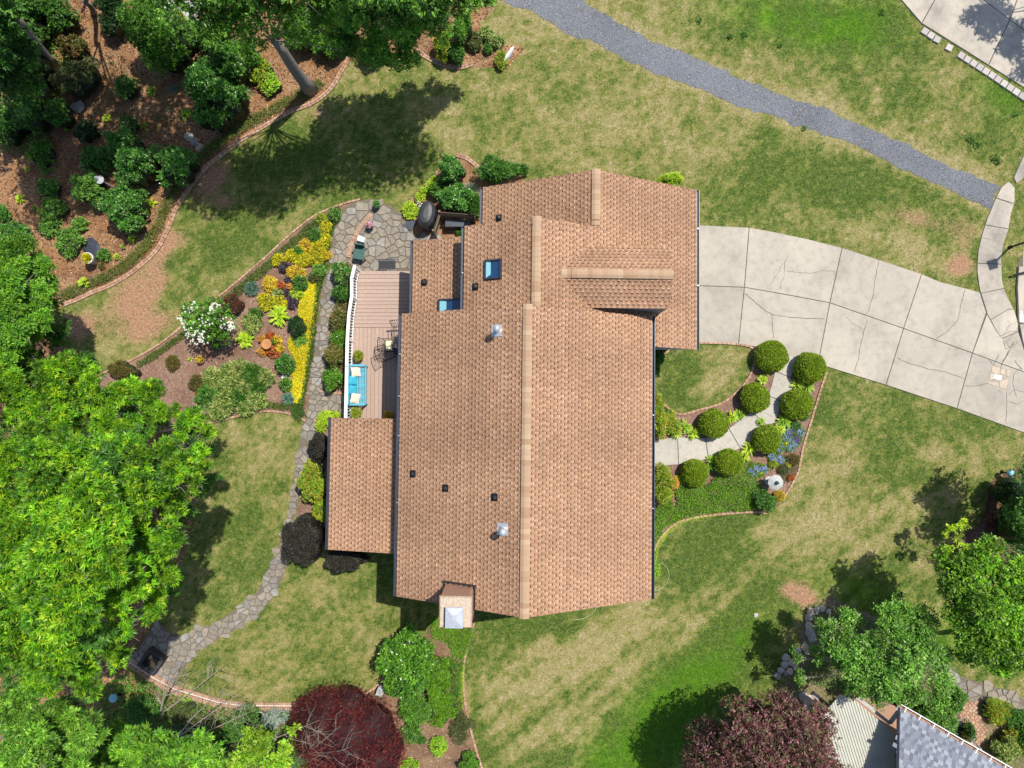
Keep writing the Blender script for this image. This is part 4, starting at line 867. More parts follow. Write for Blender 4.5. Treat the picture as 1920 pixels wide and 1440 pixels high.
# ---- turquoise slatted bench with its cushions
def loc_frame(u, v, z): p = P(u, v, z); return np.array(p)
bc = P(673, 722, DZ+.42); bx, by = bc[0]-.02, bc[1]; bench = empty("bench", (bx, by, DZ), "turquoise slatted garden bench against the deck railing", "bench")
BL, BD = 1.66, .62
for k in range(9): MB().box((bx-.22+k*.063, by, DZ+.43), (.04, BL, .022)).build("seat_slat", M['turq'], bench)
for k in (-.5, 0, .5): MB().box((bx+.02, by+k, DZ+.41), (BD-.05, .05, .03)).build("seat_bearer", M['turq'], bench)
for s_ in (-1, 1):
    MB().box((bx+.0, by+s_*BL/2, DZ+.64), (BD+.05, .08, .035)).build("armrest", M['turq'], bench)
    for xx in (-.27, .29): MB().box((bx+xx, by+s_*(BL/2-.02), DZ+.31), (.06, .06, .64)).build("leg", M['turq'], bench)
MB().box((bx+.31, by, DZ+.40), (.04, BL, .09)).build("apron", M['turq'], bench)
MB().box((bx-.33, by, DZ+.86), (.05, BL, .08)).build("back_rail", M['turq'], bench)
for k in range(16): MB().box((bx-.30, by-BL/2+.08+k*.1, DZ+.65), (.02, .05, .4)).build("back_slat", M['turq'], bench)
def pillow(u, v, z, sx, sy, rz, m, label, th=.16, lean=.0):
    p = P(u, v, z); V = []; F = []; n = 7
    for sgn in (1, -1):
        for i in range(n):
            for j in range(n):
                a = i/(n-1)*2-1; b = j/(n-1)*2-1; h = th/2*(1-a*a)**.5*(1-b*b)**.5*sgn; e = 1-.07*(1-(a*b)**2)*(abs(a)**6+abs(b)**6)
                x = a*sx/2*e; y = b*sy/2*e; V.append((p[0]+x*math.cos(rz)-y*math.sin(rz), p[1]+x*math.sin(rz)+y*math.cos(rz), p[2]+h+x*lean))
    for s_ in (0, 1):
        for i in range(n-1):
            for j in range(n-1):
                f = (s_*n*n+i*n+j, s_*n*n+(i+1)*n+j, s_*n*n+(i+1)*n+j+1, s_*n*n+i*n+j+1); F.append(f if s_ == 0 else f[::-1])
    o = obj("cushion", V, F, M[m], None, (p[0], p[1], p[2]-th/2), None, True); tag(o, label, "cushion", "cushions on the deck bench")
pillow(667, 697, DZ+.56, .36, .42, .12, 'cream', "cream cushion at the upper end of the turquoise bench", .17, -.5)
pillow(666, 747, DZ+.56, .36, .44, -.2, 'cream', "cream cushion at the lower end of the turquoise bench", .17, -.5)
pillow(661, 713, DZ+.62, .34, .40, .05, 'turqfab', "turquoise cushion nearer the planter, leaning on the bench back", .18, -.9)
pillow(660, 731, DZ+.62, .34, .40, -.08, 'turqfab', "turquoise cushion beside the lower cream cushion on the bench", .18, -.9)
# ---- iron table and chairs half under the eave
tc = P(757, 648, DZ+.72); tb = empty("table", (tc[0], tc[1], DZ), "round black wrought iron table half hidden under the eave", "table")
mb = MB(); R0 = .52
for r_ in (R0, R0*.66, R0*.34): mb.tube([(tc[0]+r_*math.cos(a), tc[1]+r_*math.sin(a), DZ+.72) for a in np.linspace(0, 2*math.pi, 33)], .016, 5)
for k in range(24): a = k*math.pi/12; mb.tube([(tc[0]+.12*math.cos(a), tc[1]+.12*math.sin(a), DZ+.72), (tc[0]+R0*math.cos(a), tc[1]+R0*math.sin(a), DZ+.72)], .009, 4)
mb.build("tabletop", M['iron'], tb); MB().lathe((tc[0], tc[1], DZ+.70), [(R0-.03, 0), (R0-.03, .008)], 28).build("mesh_panel", M['iron'], tb)
for k in range(4): a = k*math.pi/2+.4; MB().tube([(tc[0]+.1*math.cos(a), tc[1]+.1*math.sin(a), DZ+.7), (tc[0]+.2*math.cos(a), tc[1]+.2*math.sin(a), DZ+.35), (tc[0]+.38*math.cos(a), tc[1]+.38*math.sin(a), DZ+.015)], .018, 5).build("leg", M['iron'], tb)
def iron_chair(u, v, rz, label, cush=True):
    p = P(u, v, DZ+.45); x, y = p[0], p[1]; ca, sa = math.cos(rz), math.sin(rz); T = lambda a, b, z: (x+a*ca-b*sa, y+a*sa+b*ca, DZ+z)
    ch_ = empty("chair", (x, y, DZ), label, "chair", "iron chairs at the deck table")
    mb = MB().tube([T(-.22, -.24, .45), T(.24, -.24, .45), T(.24, .24, .45), T(-.22, .24, .45), T(-.22, -.24, .45)], .014, 5)
    for k in range(5): mb.tube([T(-.2, -.2+k*.1, .45), T(.22, -.2+k*.1, .45)], .007, 4)
    mb.build("seat", M['iron'], ch_)
    mb = MB(); arc = [T(-.22-.16-.06*math.cos(t*1.2), .3*math.sin(t*1.35), .95) for t in np.linspace(-1, 1, 9)]
    mb.tube(arc, .014, 5); mb.tube([T(-.22, -.24, .45), T(-.3, -.27, .7), arc[0]], .014, 5); mb.tube([T(-.22, .24, .45), T(-.3, .27, .7), arc[-1]], .014, 5)
    for k in range(1, 8): mb.tube([T(-.22, -.24+k*.06, .46), arc[k]], .008, 4)
    mb.build("backrest", M['iron'], ch_)
    for s_ in (-1, 1):
        MB().tube([T(-.3, s_*.27, .68), T(.0, s_*.29, .68), T(.2, s_*.27, .62), T(.24, s_*.25, .45)], .013, 5).build("armrest", M['iron'], ch_)
        MB().tube([T(.22, s_*.22, .45), T(.26, s_*.24, 0.01)], .013, 5).build("leg", M['iron'], ch_); MB().tube([T(-.2, s_*.22, .45), T(-.27, s_*.24, 0.01)], .013, 5).build("leg", M['iron'], ch_)
    if cush:
        mb = MB().box(T(.02, 0, .49), (.38, .42, .06), rz, .93); o = mb.build("seat_pad", M['yellowcush'], ch_)
iron_chair(731, 648, 0.0, "black iron chair with a pale yellow seat pad left of the table")
iron_chair(748, 622, -1.5, "black iron chair without pad at the upper side of the table", False)
iron_chair(727, 663, .35, "empty black iron chair pushed in behind the padded one", False)
# ================================================================== SMALL THINGS
def pot(name, u, v, r, h, m, label, z=0.0, cat="planter", soil=True, rim=None, group=None):
    p = P(u, v, z+h); x, y = p[0], p[1]; e = empty(name, (x, y, z), label, cat, group)
    MB().lathe((x, y, z), [(r*.7, 0.001), (r*.92, h*.8), (r, h*.86), (r, h), (r*.86, h), (r*.84, h*.86)], 20).build("pot", M[m], e, None, True)
    if soil: MB().lathe((x, y, z+h*.80), [(r*.85, 0), (r*.85, .03)], 16).build("soil", M['soil'], e)
    if rim: MB().lathe((x, y, z+h-.001), [(r*1.03, 0), (r*1.03, .03), (r*.86, .03), (r*.86, 0)], 24).build("rim", M[rim], e)
    return e, x, y
# covered grill
gx_, gy_ = P(802, 405, .6)[:2]; ga = math.radians(-12); gr = empty("grill", (gx_, gy_, 0), "covered grill under a dark grey fitted vinyl cover", "grill"); V = []; F = []; ns = 20
lev = [(0.02, .36, .56, 2.6, 0), (.75, .38, .57, 2.8, 0), (1.0, .36, .54, 2.6, .02), (1.15, .24, .44, 2.4, .03), (1.2, .10, .28, 2.2, .02)]
for (z, a, b, pw, off) in lev:
    for k in range(ns):
        t = 2*math.pi*k/ns; cx_ = abs(math.cos(t))**(2/pw)*math.copysign(1, math.cos(t))*a*(1-.18*max(0, math.sin(t))); sy_ = abs(math.sin(t))**(2/pw)*math.copysign(1, math.sin(t))*b
        f_ = 1+.03*math.sin(9*t)*(z < .9); V.append((gx_+(cx_*f_)*math.cos(ga)-(sy_*f_)*math.sin(ga), gy_+(cx_*f_)*math.sin(ga)+(sy_*f_)*math.cos(ga), z))
for i in range(len(lev)-1):
    for k in range(ns): F.append((i*ns+k, i*ns+(k+1) % ns, (i+1)*ns+(k+1) % ns, (i+1)*ns+k))
F.append(tuple((len(lev)-1)*ns+k for k in range(ns))); obj("cover", V, F, M['cover'], gr, None, None, False)
MB().box((*P(794.5, 395, 1.17)[:2], 1.13), (.045, .12, .012), -.2).build("care_label", M['white'], gr)
# picket screen
fc = empty("picket_fence", (*P(828, 402)[:2], 0), "L-shaped weathered picket screen beside the covered grill", "fence"); fa = P(829, 412, 0); fb = P(890, 417, 0); fd = P(818, 446, 0)
for (A_, B_, n) in ((fa, fb, 17), (fa, fd, 9)):
    an = math.atan2(B_[1]-A_[1], B_[0]-A_[0])
    for k in range(n):
        t = (k+.5)/n; MB().box((A_[0]+(B_[0]-A_[0])*t, A_[1]+(B_[1]-A_[1])*t, .6), (.06, .022, 1.14), an).build("picket", M['wood'], fc)
    for z in (.25, .95): L = math.hypot(B_[0]-A_[0], B_[1]-A_[1]); MB().box(((A_[0]+B_[0])/2-.03*math.sin(-an)*-1, (A_[1]+B_[1])/2-.035*math.cos(an), z), (L, .04, .09), an).build("rail", M['wood'], fc)
for q in (fa, fb, fd): MB().box((q[0], q[1], .62), (.1, .1, 1.24)).lathe((q[0], q[1], 1.24), [(.06, 0), (.05, .05), (.01, .07)], 8).build("post", M['wood'], fc)
mb = MB().box((fa[0]+.75, fa[1]-.32, .3), (1.1, .3, .6)); tag(mb.build("utility_cabinet", M['gutter'], None, (fa[0]+.75, fa[1]-.32, 0)), "low dark cabinet just inside the picket screen", "cabinet")
mb = MB().prism(W2([(755, 424), (770, 408), (783, 418), (771, 434)]), .05, .075, .01); tag(mb.build("slate_slab", M['gutter'], None, (*P(770, 421)[:2], .05)), "square dark slab lying on the patio in front of the grill", "slab")
mb = MB().prism(W2([(710, 486.5), (742, 486.5), (742, 507), (710, 507)]), .045, .062, .01)
dm = mb.build("doormat", M['rubber'], None, (*P(726, 497)[:2], .05)); tag(dm, "dark rubber doormat on the patio at the edge of the deck", "mat")
mb = MB()
for k in range(11):
    for vv in (488.5, 505): mb.box((*P(712.5+k*2.8, vv, .06)[:2], .064), (.02, .02, .006))
mb.build("stud", M['steel'], dm)
# green folding seat with white box beside the brick band
sx, sy = P(673, 474, .45)[:2]; st = empty("plastic_chair", (sx, sy, 0), "dark green plastic garden chair on the flagstone patio", "chair")
MB().box((sx, sy, .44), (.46, .56, .05), -.15).build("seat", M['greenbox'], st); MB().box((sx+.05, sy+.30, .62), (.42, .05, .36), -.15).build("backrest", M['greenbox'], st)
for a, b in ((-.19, -.24), (.19, -.24), (-.19, .24), (.19, .24)): MB().box((sx+a, sy+b, .21), (.05, .05, .42)).build("leg", M['greenbox'], st)
mb = MB().box((*P(677, 448, .3)[:2], .17), (.34, .24, .30), -.3, .9); tag(mb.build("storage_box", M['white'], None, (*P(677, 448, .3)[:2], 0)), "small white lidded box behind the green plastic chair", "box")
e, x, y = pot("planter", 706, 383, .17, .34, 'glazed', "green glazed pot with a small leafy plant at the tip of the patio"); pots = {'patio': (x, y, .3)}
e, x, y = pot("planter", 694, 423, .15, .28, 'blueglaze', "blue glazed pot of pink flowers on the flagstone patio", 0.03); pots['pink'] = (x, y, .3)
e, x, y = pot("planter", 672, 667, .22, .38, 'terra', "planter with yellow green plant above the turquoise bench", DZ); pots['b1'] = (x, y, DZ+.36)
e, x, y = pot("planter", 668, 774, .22, .38, 'terra', "planter with yellow green plant below the turquoise bench", DZ); pots['b2'] = (x, y, DZ+.36)
e, x, y = pot("planter", 728, 779, .18, .3, 'glazed', "yellow leaved pot in the shaded lower corner of the deck", DZ); pots['b3'] = (x, y, DZ+.28)
e, x, y = pot("planter", 405, 647, .20, .30, 'glazed', "dark green glazed pot under the white flowering tree"); pots['g1'] = (x, y, .25)
e, x, y = pot("planter", 375, 674, .19, .22, 'terra', "round terracotta bowl of yellow plants on the mulch"); pots['t1'] = (x, y, .2)
e, x, y = pot("planter", 164, 484, .24, .62, 'steel', "tall grey urn with white rim and yellow plant in the woodland bed", 0, "planter", True, 'white'); pots['urn'] = (x, y, .6)
e, x, y = pot("ring_pot", 487, 1343, .20, .32, 'glazed', "empty round pot with pale rim below the low brick wall", 0, "pot", True, 'stonelan')
# terracotta disc on a stand among the orange leaves
x, y = P(499, 645, .5)[:2]; bb = empty("bird_bath", (x, y, 0), "flat terracotta bird bath dish among orange leaved plants", "bird bath")
MB().lathe((x, y, .42), [(.05, 0), (.22, .05), (.23, .08), (.20, .07), (.02, .06)], 24).build("dish", M['terra'], bb, None, True); MB().lathe((x, y, 0), [(.12, 0), (.05, .1), (.05, .42)], 12).build("stem", M['terra'], bb)
x, y = P(467, 127, .25)[:2]; dd = empty("stepping_disc", (x, y, 0), "round cream stone disc on a stump in the woodland bed", "disc"); MB().lathe((x, y, 0), [(.09, 0), (.08, .25)], 10).build("stump", M['bark'], dd); MB().lathe((x, y, .25), [(.14, 0), (.15, .04), (.13, .06)], 18).build("disc", M['discmat'], dd)
# stone lantern by the front bed
x, y = P(1456, 905, .95)[:2]; ln = empty("stone_lantern", (x, y, 0), "grey stone garden lantern with octagonal roof near the blue flowers", "lantern")
MB().lathe((x, y, 0), [(.2, 0), (.2, .1), (.09, .14), (.08, .5), (.18, .55), (.18, .6)], 8).build("pedestal", M['stonelan'], ln); MB().lathe((x, y, .6), [(.11, 0), (.11, .22)], 6).build("light_box", M['stonelan'], ln)
MB().lathe((x, y, .82), [(.33, 0), (.335, .03), (.20, .10), (.09, .15)], 8, .2).build("roof", M['stonelan'], ln); MB().lathe((x, y, .97), [(.085, 0), (.09, .03), (.05, .05), (.03, .12), (.055, .16), (.01, .2)], 10).build("finial", M['glazed'], ln)
# stone statue in the woodland, seat stones, slab
x, y = P(201, 345, .6)[:2]; stt = empty("statue", (x, y, 0), "small pale grey bird feeder statue above the camellia", "statue"); MB().lathe((x, y, 0), [(.05, 0), (.04, 1.1)], 8).build("post", M['stonelan'], stt)
MB().lathe((x, y, 1.1), [(.17, 0), (.18, .04), (.06, .07)], 12).build("tray", M['stonelan'], stt); MB().lathe((x-.1, y+.05, 1.17), [(.06, 0), (.09, .07), (.03, .14)], 10).build("figure", M['steel'], stt)
def rock(u, v, r, h, label, m='rock', sx_=1.0, rz=0.0, z=0, name="rock", cat="rock", group=None, seed=0):
    rr = random.Random(seed+int(u)); x, y = P(u, v)[:2]; n = 10; V = []; F = []
    offs = [rr.uniform(.78, 1.15) for _ in range(n)]
    for kz, (zz, k_) in enumerate(((0, .95), (h*.6, 1), (h, .6))):
        for k in range(n):
            t = 2*math.pi*k/n; a = r*sx_*k_*offs[k]*math.cos(t); b = r*k_*offs[k]*math.sin(t); V.append((x+a*math.cos(rz)-b*math.sin(rz), y+a*math.sin(rz)+b*math.cos(rz), z+zz+rr.uniform(-.01, .02)*(kz > 0)))
    for i in range(2):
        for k in range(n): F.append((i*n+k, i*n+(k+1) % n, (i+1)*n+(k+1) % n, (i+1)*n+k))
    F.append(tuple(2*n+k for k in range(n))); F.append(tuple(range(n-1, -1, -1)))
    return tag(obj(name, V, F, M[m], None, (x, y, z)), label, cat, group)
rock(356, 258, .24, .2, "grey rock pair's larger stone at the lower edge of the dark rhododendron"); rock(365, 268, .2, .15, "small grey stone beside the brick edging near the dark rhododendron"); rock(375, 277, .2, .08, "flat pale stone on leaf litter next to the double brick edging", 'mortar')
rock(172, 464, .42, .06, "flat purplish slate beside the tall grey urn", 'gutter', 1.0, .3); rock(533, 707, .14, .1, "small white quartz stone between two round green plants", 'white')
rock(953, 108, .09, .35, "long narrow white stone bench seen from above on the upper lawn", 'white', 6.5, 1.03, 0, "stone_bench", "stone")
rock(340, 1372, .42, .25, "rounded purplish grey boulder among bare twigs", 'gutter', .9, .4, 0.02)
rock(1417, 1153, .1, .06, "small pale stone on the lower right lawn", 'stonelan'); rock(148, 202, .3, .12, "dull grey boulder in woodland shade below the olive shrub"); rock(365, 35, .25, .12, "pale stone at the upper edge of the woodland path"); rock(340, 2, .9, .1, "broad pale slab at the top edge of the woodland", 'stonelan', 1.4, 0)
for k, (u, v, r) in enumerate([(1519, 1147, .2), (1530, 1144, .16), (1516, 1158, .2), (1515, 1172, .19), (1517, 1185, .22), (1522, 1195, .2), (1508, 1212, .18), (1494, 1220, .16), (1472, 1232, .17), (1482, 1242, .15), (1470, 1246, .16), (1463, 1256, .15), (1480, 1258, .16), (1457, 1266, .16), (1500, 1230, .14), (1512, 1222, .13), (1541, 1140, .14), (1552, 1146, .12), (1490, 1250, .12), (1472, 1262, .12), (1505, 1305, .2), (1515, 1312, .24), (1527, 1306, .2), (1510, 1322, .18), (1523, 1320, .18)]):
    rock(u, v, r, .13, "pale rough stone of the curved rock border beside the loose green tree", 'rock' if k % 3 else 'mortar', 1.0, k, 0, "border_stone", "stone", "stones of the curved rock border", k*3)
mb = MB().lathe((*P(1894, 887, .5)[:2], .38), [(.03, 0), (.12, .06), (.15, .15), (.12, .25), (.02, .30)], 14); g = empty("gazing_ball", (*P(1894, 887, .5)[:2], 0), "pale blue glass gazing ball at the right edge of the lawn", "garden ball"); mb.build("ball", M['lamp'], g, None, True); MB().lathe((*P(1894, 887, .5)[:2], 0), [(.1, 0), (.04, .1), (.04, .4)], 8).build("stand", M['iron'], g)
mb = MB().lathe((*P(214, 1308, .4)[:2], .3), [(.05, 0), (.16, .08), (.18, .2), (.08, .3)], 14); g = empty("gazing_ball", (*P(214, 1308, .4)[:2], 0), "blue grey gazing ball in shade under the bottom left trees", "garden ball"); mb.build("ball", M['lamp'], g, None, True); MB().lathe((*P(214, 1308, .4)[:2], 0), [(.1, 0), (.04, .1), (.04, .34)], 8).build("stand", M['iron'], g)
bx_, by_ = P(712, 1300, .5)[:2]; ub = empty("utility_box", (bx_, by_, 0), "small pale metal utility box beside the maroon maple", "utility box"); MB().box((bx_, by_, .22), (.30, .36, .44), -.45, .95).build("cabinet", M['stonelan'], ub); MB().box((bx_+.04, by_+.1, .455), (.32, .22, .03), -.45).build("lid", M['steel'], ub)
# dark planter box on the shaded lower patio
px_, py_ = P(285, 1240, .3)[:2]; fb_ = empty("fire_pit", (px_, py_, 0), "dark square fire pit on the shaded flagstones at the path's end", "fire pit"); mb = MB()
for (a, b, c, d) in ((-.36, 0, .12, .84), (.36, 0, .12, .84), (0, -.36, .6, .12), (0, .36, .6, .12)):
    t = -.6; mb.box((px_+a*math.cos(t)-b*math.sin(t), py_+a*math.sin(t)+b*math.cos(t), .22), (c, d, .4), t)
mb.build("surround", M['rubber'], fb_); MB().box((px_, py_, .08), (.6, .6, .1), -.6).build("ash_bed", M['soil'], fb_)
# garden hoses
for (pts, lb) in (([(1222, 1109), (1238, 1104), (1250, 1092), (1254, 1078), (1250, 1064), (1240, 1055)], "pale garden hose looped beside the right wall of the house"), ([(1075, 1162), (1090, 1160), (1105, 1154), (1114, 1146), (1117, 1140)], "thin pale hose end on grass below the main roof")):
    q = [P(a[0], a[1])[:2] for a in smooth(pts, 5)]; tag(MB().tube([(a, b, .02) for a, b in q], .013, 5).build("garden_hose", M['hose'], None, (*q[0], 0)), lb, "hose")
# lamp post on the verge: its foot in view, its lantern beyond the picture's edge, its shadow on the pavement
x, y = P(1893, 464)[:2]; lp = empty("lamp_post", (x, y, 0), "black lamp post on the verge with square lantern, cut by the right edge", "lamp post")
MB().tube([(x, y, 0), (x, y, 2.05)], .045, 8).build("post", M['iron'], lp); MB().lathe((x, y, 0), [(.08, 0), (.08, .12), (.05, .16)], 10).build("foot", M['iron'], lp); MB().box((x, y, 2.22), (.26, .26, .3), .3, 1.15).build("lantern", M['iron'], lp); MB().box((x, y, 2.42), (.42, .42, .08), .3, .5).build("lantern_roof", M['iron'], lp)
x, y = P(1893, 518)[:2]; MBp = MB().tube([(x, y, .0), (x+.03, y+.01, .25), (x+.9, y+.24, .5), (x+1.6, y+.42, .55)], .035, 8); tag(MBp.build("black_pipe", M['iron'], None, (x, y, 0)), "low black iron pipe rail running off the right edge by the street", "rail")  # unidentified black bar; its low shape is made up to avoid a big shadow
# ================================================================== NEIGHBOUR'S HOUSE, lower right
nb = empty("neighbor_house", (*P(1800, 1440)[:2], 0), "neighbour's house with grey shingles and cream ribbed metal roof", "house")
e0 = np.array(P(1685, 1326, 3.2)); e1 = np.array(P(1925, 1464, 3.2)); A_ = (e1-e0)/np.linalg.norm(e1-e0); S0 = np.array([A_[1], -A_[0], 0.0]); S0 = S0 if S0[1] < 0 else -S0
e1 = e0+A_*9; r0 = e0+S0*5.2+np.array([0, 0, 2.3])
pln = plane(tuple(e0), tuple(e1), tuple(r0)); O, A2, S2, N2, la, ls = pln; rk = P(1672, 1450, 3.6)
# the rake runs almost straight down the picture: shingles left of it are cut away
dirn = np.array(P(1673, 1470, 4.0))-e0
def nclip(a, s): p = O+A2*a+S2*s; return (p[0]-e0[0])*dirn[1]-(p[1]-e0[1])*dirn[0] < 0.0 and p[1] > -19
th = .12; sR = 5.2; pR = e0+dirn/np.linalg.norm(dirn)*0
def onr(p):
    s = np.dot(np.array(p)-O, S0); return s
q3 = []
lenr = 6.0; dn = dirn[:2]/np.linalg.norm(dirn[:2]); s_end = float(np.dot(dn*lenr, S0[:2])); a_end = float(np.dot(dn*lenr, A2[:2])); slope = 2.3/5.2
c3 = np.array([e0[0]+dn[0]*lenr, e0[1]+dn[1]*lenr, e0[2]+s_end*slope]); c2 = np.array([e1[0]+S0[0]*s_end, e1[1]+S0[1]*s_end, e1[2]+s_end*slope])
V = [e0, e1, c2, c3]; V = V+[v-np.array([0, 0, th]) for v in V]; nr = obj("roof", V, [(0, 3, 2, 1), (4, 5, 6, 7), (0, 1, 5, 4), (1, 2, 6, 5), (2, 3, 7, 6), (3, 0, 4, 7)], M['slate'], nb, None, np.tile((.16, .17, .2), (8, 1)))
def nshing():
    r = random.Random(5); Q = []; Cc = []; exp = .145; cp_ = [(.20, .22, .27), (.24, .26, .31), (.18, .195, .24), (.28, .30, .345)]
    for k in range(int(5.6/exp)):
        s0 = k*exp; t = -3.0-r.uniform(0, .3)
        while t < 9:
            wd = r.uniform(.14, .3); gp_ = r.uniform(.1, .2); a0, a1, b1 = t, t+wd, t+wd+gp_; t = b1
            if not nclip((a0+b1)/2, s0+.07): continue
            c = np.array(r.choice(cp_)); g = np.array((.15, .165, .205))*r.uniform(.8, 1.2)
            Q.append([O+A2*a0+S2*s0+N2*.024, O+A2*a1+S2*s0+N2*.024, O+A2*a1+S2*(s0+exp)+N2*.01, O+A2*a0+S2*(s0+exp)+N2*.01]); Cc.append(c)
            Q.append([O+A2*a0+S2*s0+N2*.004, O+A2*a1+S2*s0+N2*.004, O+A2*a1+S2*s0+N2*.024, O+A2*a0+S2*s0+N2*.024]); Cc.append(c*.8)
            Q.append([O+A2*a1+S2*s0+N2*.014, O+A2*b1+S2*s0+N2*.014, O+A2*b1+S2*(s0+exp)+N2*.004, O+A2*a1+S2*(s0+exp)+N2*.004]); Cc.append(g)
    return quads("shingles", np.array(Q), M['slate'], np.array(Cc), nr, kind='stuff')
nshing()
# white gutter with brackets, rake trim
go = -S0*.14; mb = MB(); p0 = e0+go-A_*.05; mb.tube([p0+np.array([0, 0, .02]), e1+go+np.array([0, 0, .02])], .022, 6); mb.build("gutter_lip", M['white'], nb)
mb = MB(); gpan = (e0+e1)/2-S0*.07; mb.box((gpan[0], gpan[1], 3.10), (9, .13, .02), math.atan2(A_[1], A_[0])); mb.build("gutter", M['brickwork'], nb)
for k in range(14):
    q = e0+A_*(.25+k*.62); a = math.atan2(A_[1], A_[0]); MB().box((q[0]-S0[0]*.05, q[1]-S0[1]*.05, 3.235), (.035, .2, .02), a).build("gutter_bracket", M['white'], nb)
mb = MB().tube([e0+np.array([0, 0, .03]), c3+np.array([0, 0, .03])], .05, 4); mb.build("rake_trim", M['gutter'], nb)
q = [P(1700, 1345, 0), P(1930, 1480, 0), P(1930, 1700, 0), P(1700, 1700, 0)]; MB().prism([(a[0], a[1]) for a in q], 0, 2.9).build("wall", M['wall'], nb)
# cream ribbed metal roof
cz = 2.6; cpx = [(1541, 1344), (1576, 1303), (1606, 1315), (1640, 1344), (1676, 1374), (1674, 1500), (1560, 1500)]; cpl = [P(u, v, cz)[:2] for u, v in cpx]
sl_ = lambda x, y: cz+(y-cpl[0][1])*-.05
V = [(a, b, sl_(a, b)) for a, b in cpl]; n = len(V); V += [(a, b, c-.05) for a, b, c in V]; F = [tuple(range(n-1, -1, -1)), tuple(range(n, 2*n))]+[(i, (i+1) % n, n+(i+1) % n, n+i) for i in range(n)]
mr = obj("metal_roof", V, F, M['creamroof'], nb)
if mr.data.polygons[0].normal.z < 0: mr.data.flip_normals()
mb = MB(); d_ = np.array(P(1640, 1440, cz)[:2])-np.array(P(1606, 1325, cz)[:2]); d_ /= np.linalg.norm(d_); pn = np.array([-d_[1], d_[0]])
for k in range(-60, 60):
    o_ = np.array(P(1620, 1380, cz)[:2])+pn*k*.105; q = [(o_[0]-d_[0]*9-pn[0]*.016, o_[1]-d_[1]*9-pn[1]*.016), (o_[0]+d_[0]*9-pn[0]*.016, o_[1]+d_[1]*9-pn[1]*.016), (o_[0]+d_[0]*9+pn[0]*.016, o_[1]+d_[1]*9+pn[1]*.016), (o_[0]-d_[0]*9+pn[0]*.016, o_[1]-d_[1]*9+pn[1]*.016)]
    m_ = len(cpl); ar = sum(cpl[i][0]*cpl[(i+1) % m_][1]-cpl[(i+1) % m_][0]*cpl[i][1] for i in range(m_)); sg = 1 if ar > 0 else -1
    for i in range(m_):
        a = cpl[i]; b = cpl[(i+1) % m_]; ex, ey = b[0]-a[0], b[1]-a[1]; q = clip(q, a[0], a[1], ey*sg, -ex*sg)
        if len(q) < 3: break
    if len(q) >= 3:
        i0 = mb.n; k2 = len(q); mb.add([(a, b, sl_(a, b)+.001) for a, b in q]+[(a+(.0), b, sl_(a, b)+.03) for a, b in q], [tuple(range(k2, 2*k2))]+[(i, (i+1) % k2, k2+(i+1) % k2, k2+i) for i in range(k2)])
o = mb.build("roof_ribs", M['creamroof'], mr); o['kind'] = 'stuff'
# deck with white beams between the two roofs
mb = MB().prism(W2([(1600, 1300), (1700, 1330), (1700, 1430), (1600, 1350)], .4), .02, .4); mb.build("side_deck", M['brickwork'], nb)
for (a, b) in (((1606, 1306), (1668, 1356)), ((1668, 1356), (1688, 1330)), ((1606, 1320), (1662, 1366))):
    p0 = P(*a, 2.3); p1 = P(*b, 2.3); L = math.hypot(p1[0]-p0[0], p1[1]-p0[1]); MB().box(((p0[0]+p1[0])/2, (p0[1]+p1[1])/2, 2.3), (L, .13, .1), math.atan2(p1[1]-p0[1], p1[0]-p0[0])).build("beam", M['stonelan'], nb)
# neighbour's brick path, concrete pad, arch
bp = sheet("brick_path", W2([(1800, 1302), (1820, 1312), (1836, 1310), (1830, 1330), (1845, 1350), (1850, 1372), (1838, 1395), (1826, 1402), (1830, 1372), (1800, 1350), (1792, 1340), (1806, 1322)]), .024, M['sand'], "reddish brick path in the neighbour's garden")
for q in stones(W2([(1800, 1302), (1820, 1312), (1836, 1310), (1830, 1330), (1845, 1350), (1850, 1372), (1838, 1395), (1826, 1402), (1830, 1372), (1800, 1350), (1792, 1340), (1806, 1322)]), .17, .012, 3, .6, .1): MB().prism(q, .025, .05, .005).build("brick", M['brick'], bp)
pd = sheet("concrete_pad", W2([(1785, 1352), (1800, 1348), (1832, 1372), (1822, 1400), (1810, 1395), (1808, 1375), (1795, 1362)]), .03, M['walkcon'], "pale concrete pad inside the neighbour's brick path")
sheet("pond", W2([(1775, 1370), (1800, 1360), (1812, 1378), (1812, 1398), (1780, 1385)]), .034, M['gutter'], "small dark grey pond surface behind the neighbour's gutter")
mb = MB(); ax_, ay_ = P(1835, 1405, 1.5)[:2]; mb.tube([(ax_-.28*math.cos(t), ay_, .0+1.6*math.sin(t)) for t in np.linspace(0, math.pi, 12)], .03, 6); tag(mb.build("garden_arch", M['white'], None, (ax_, ay_, 0)), "small white garden arch behind the neighbour's roof edge", "arch")
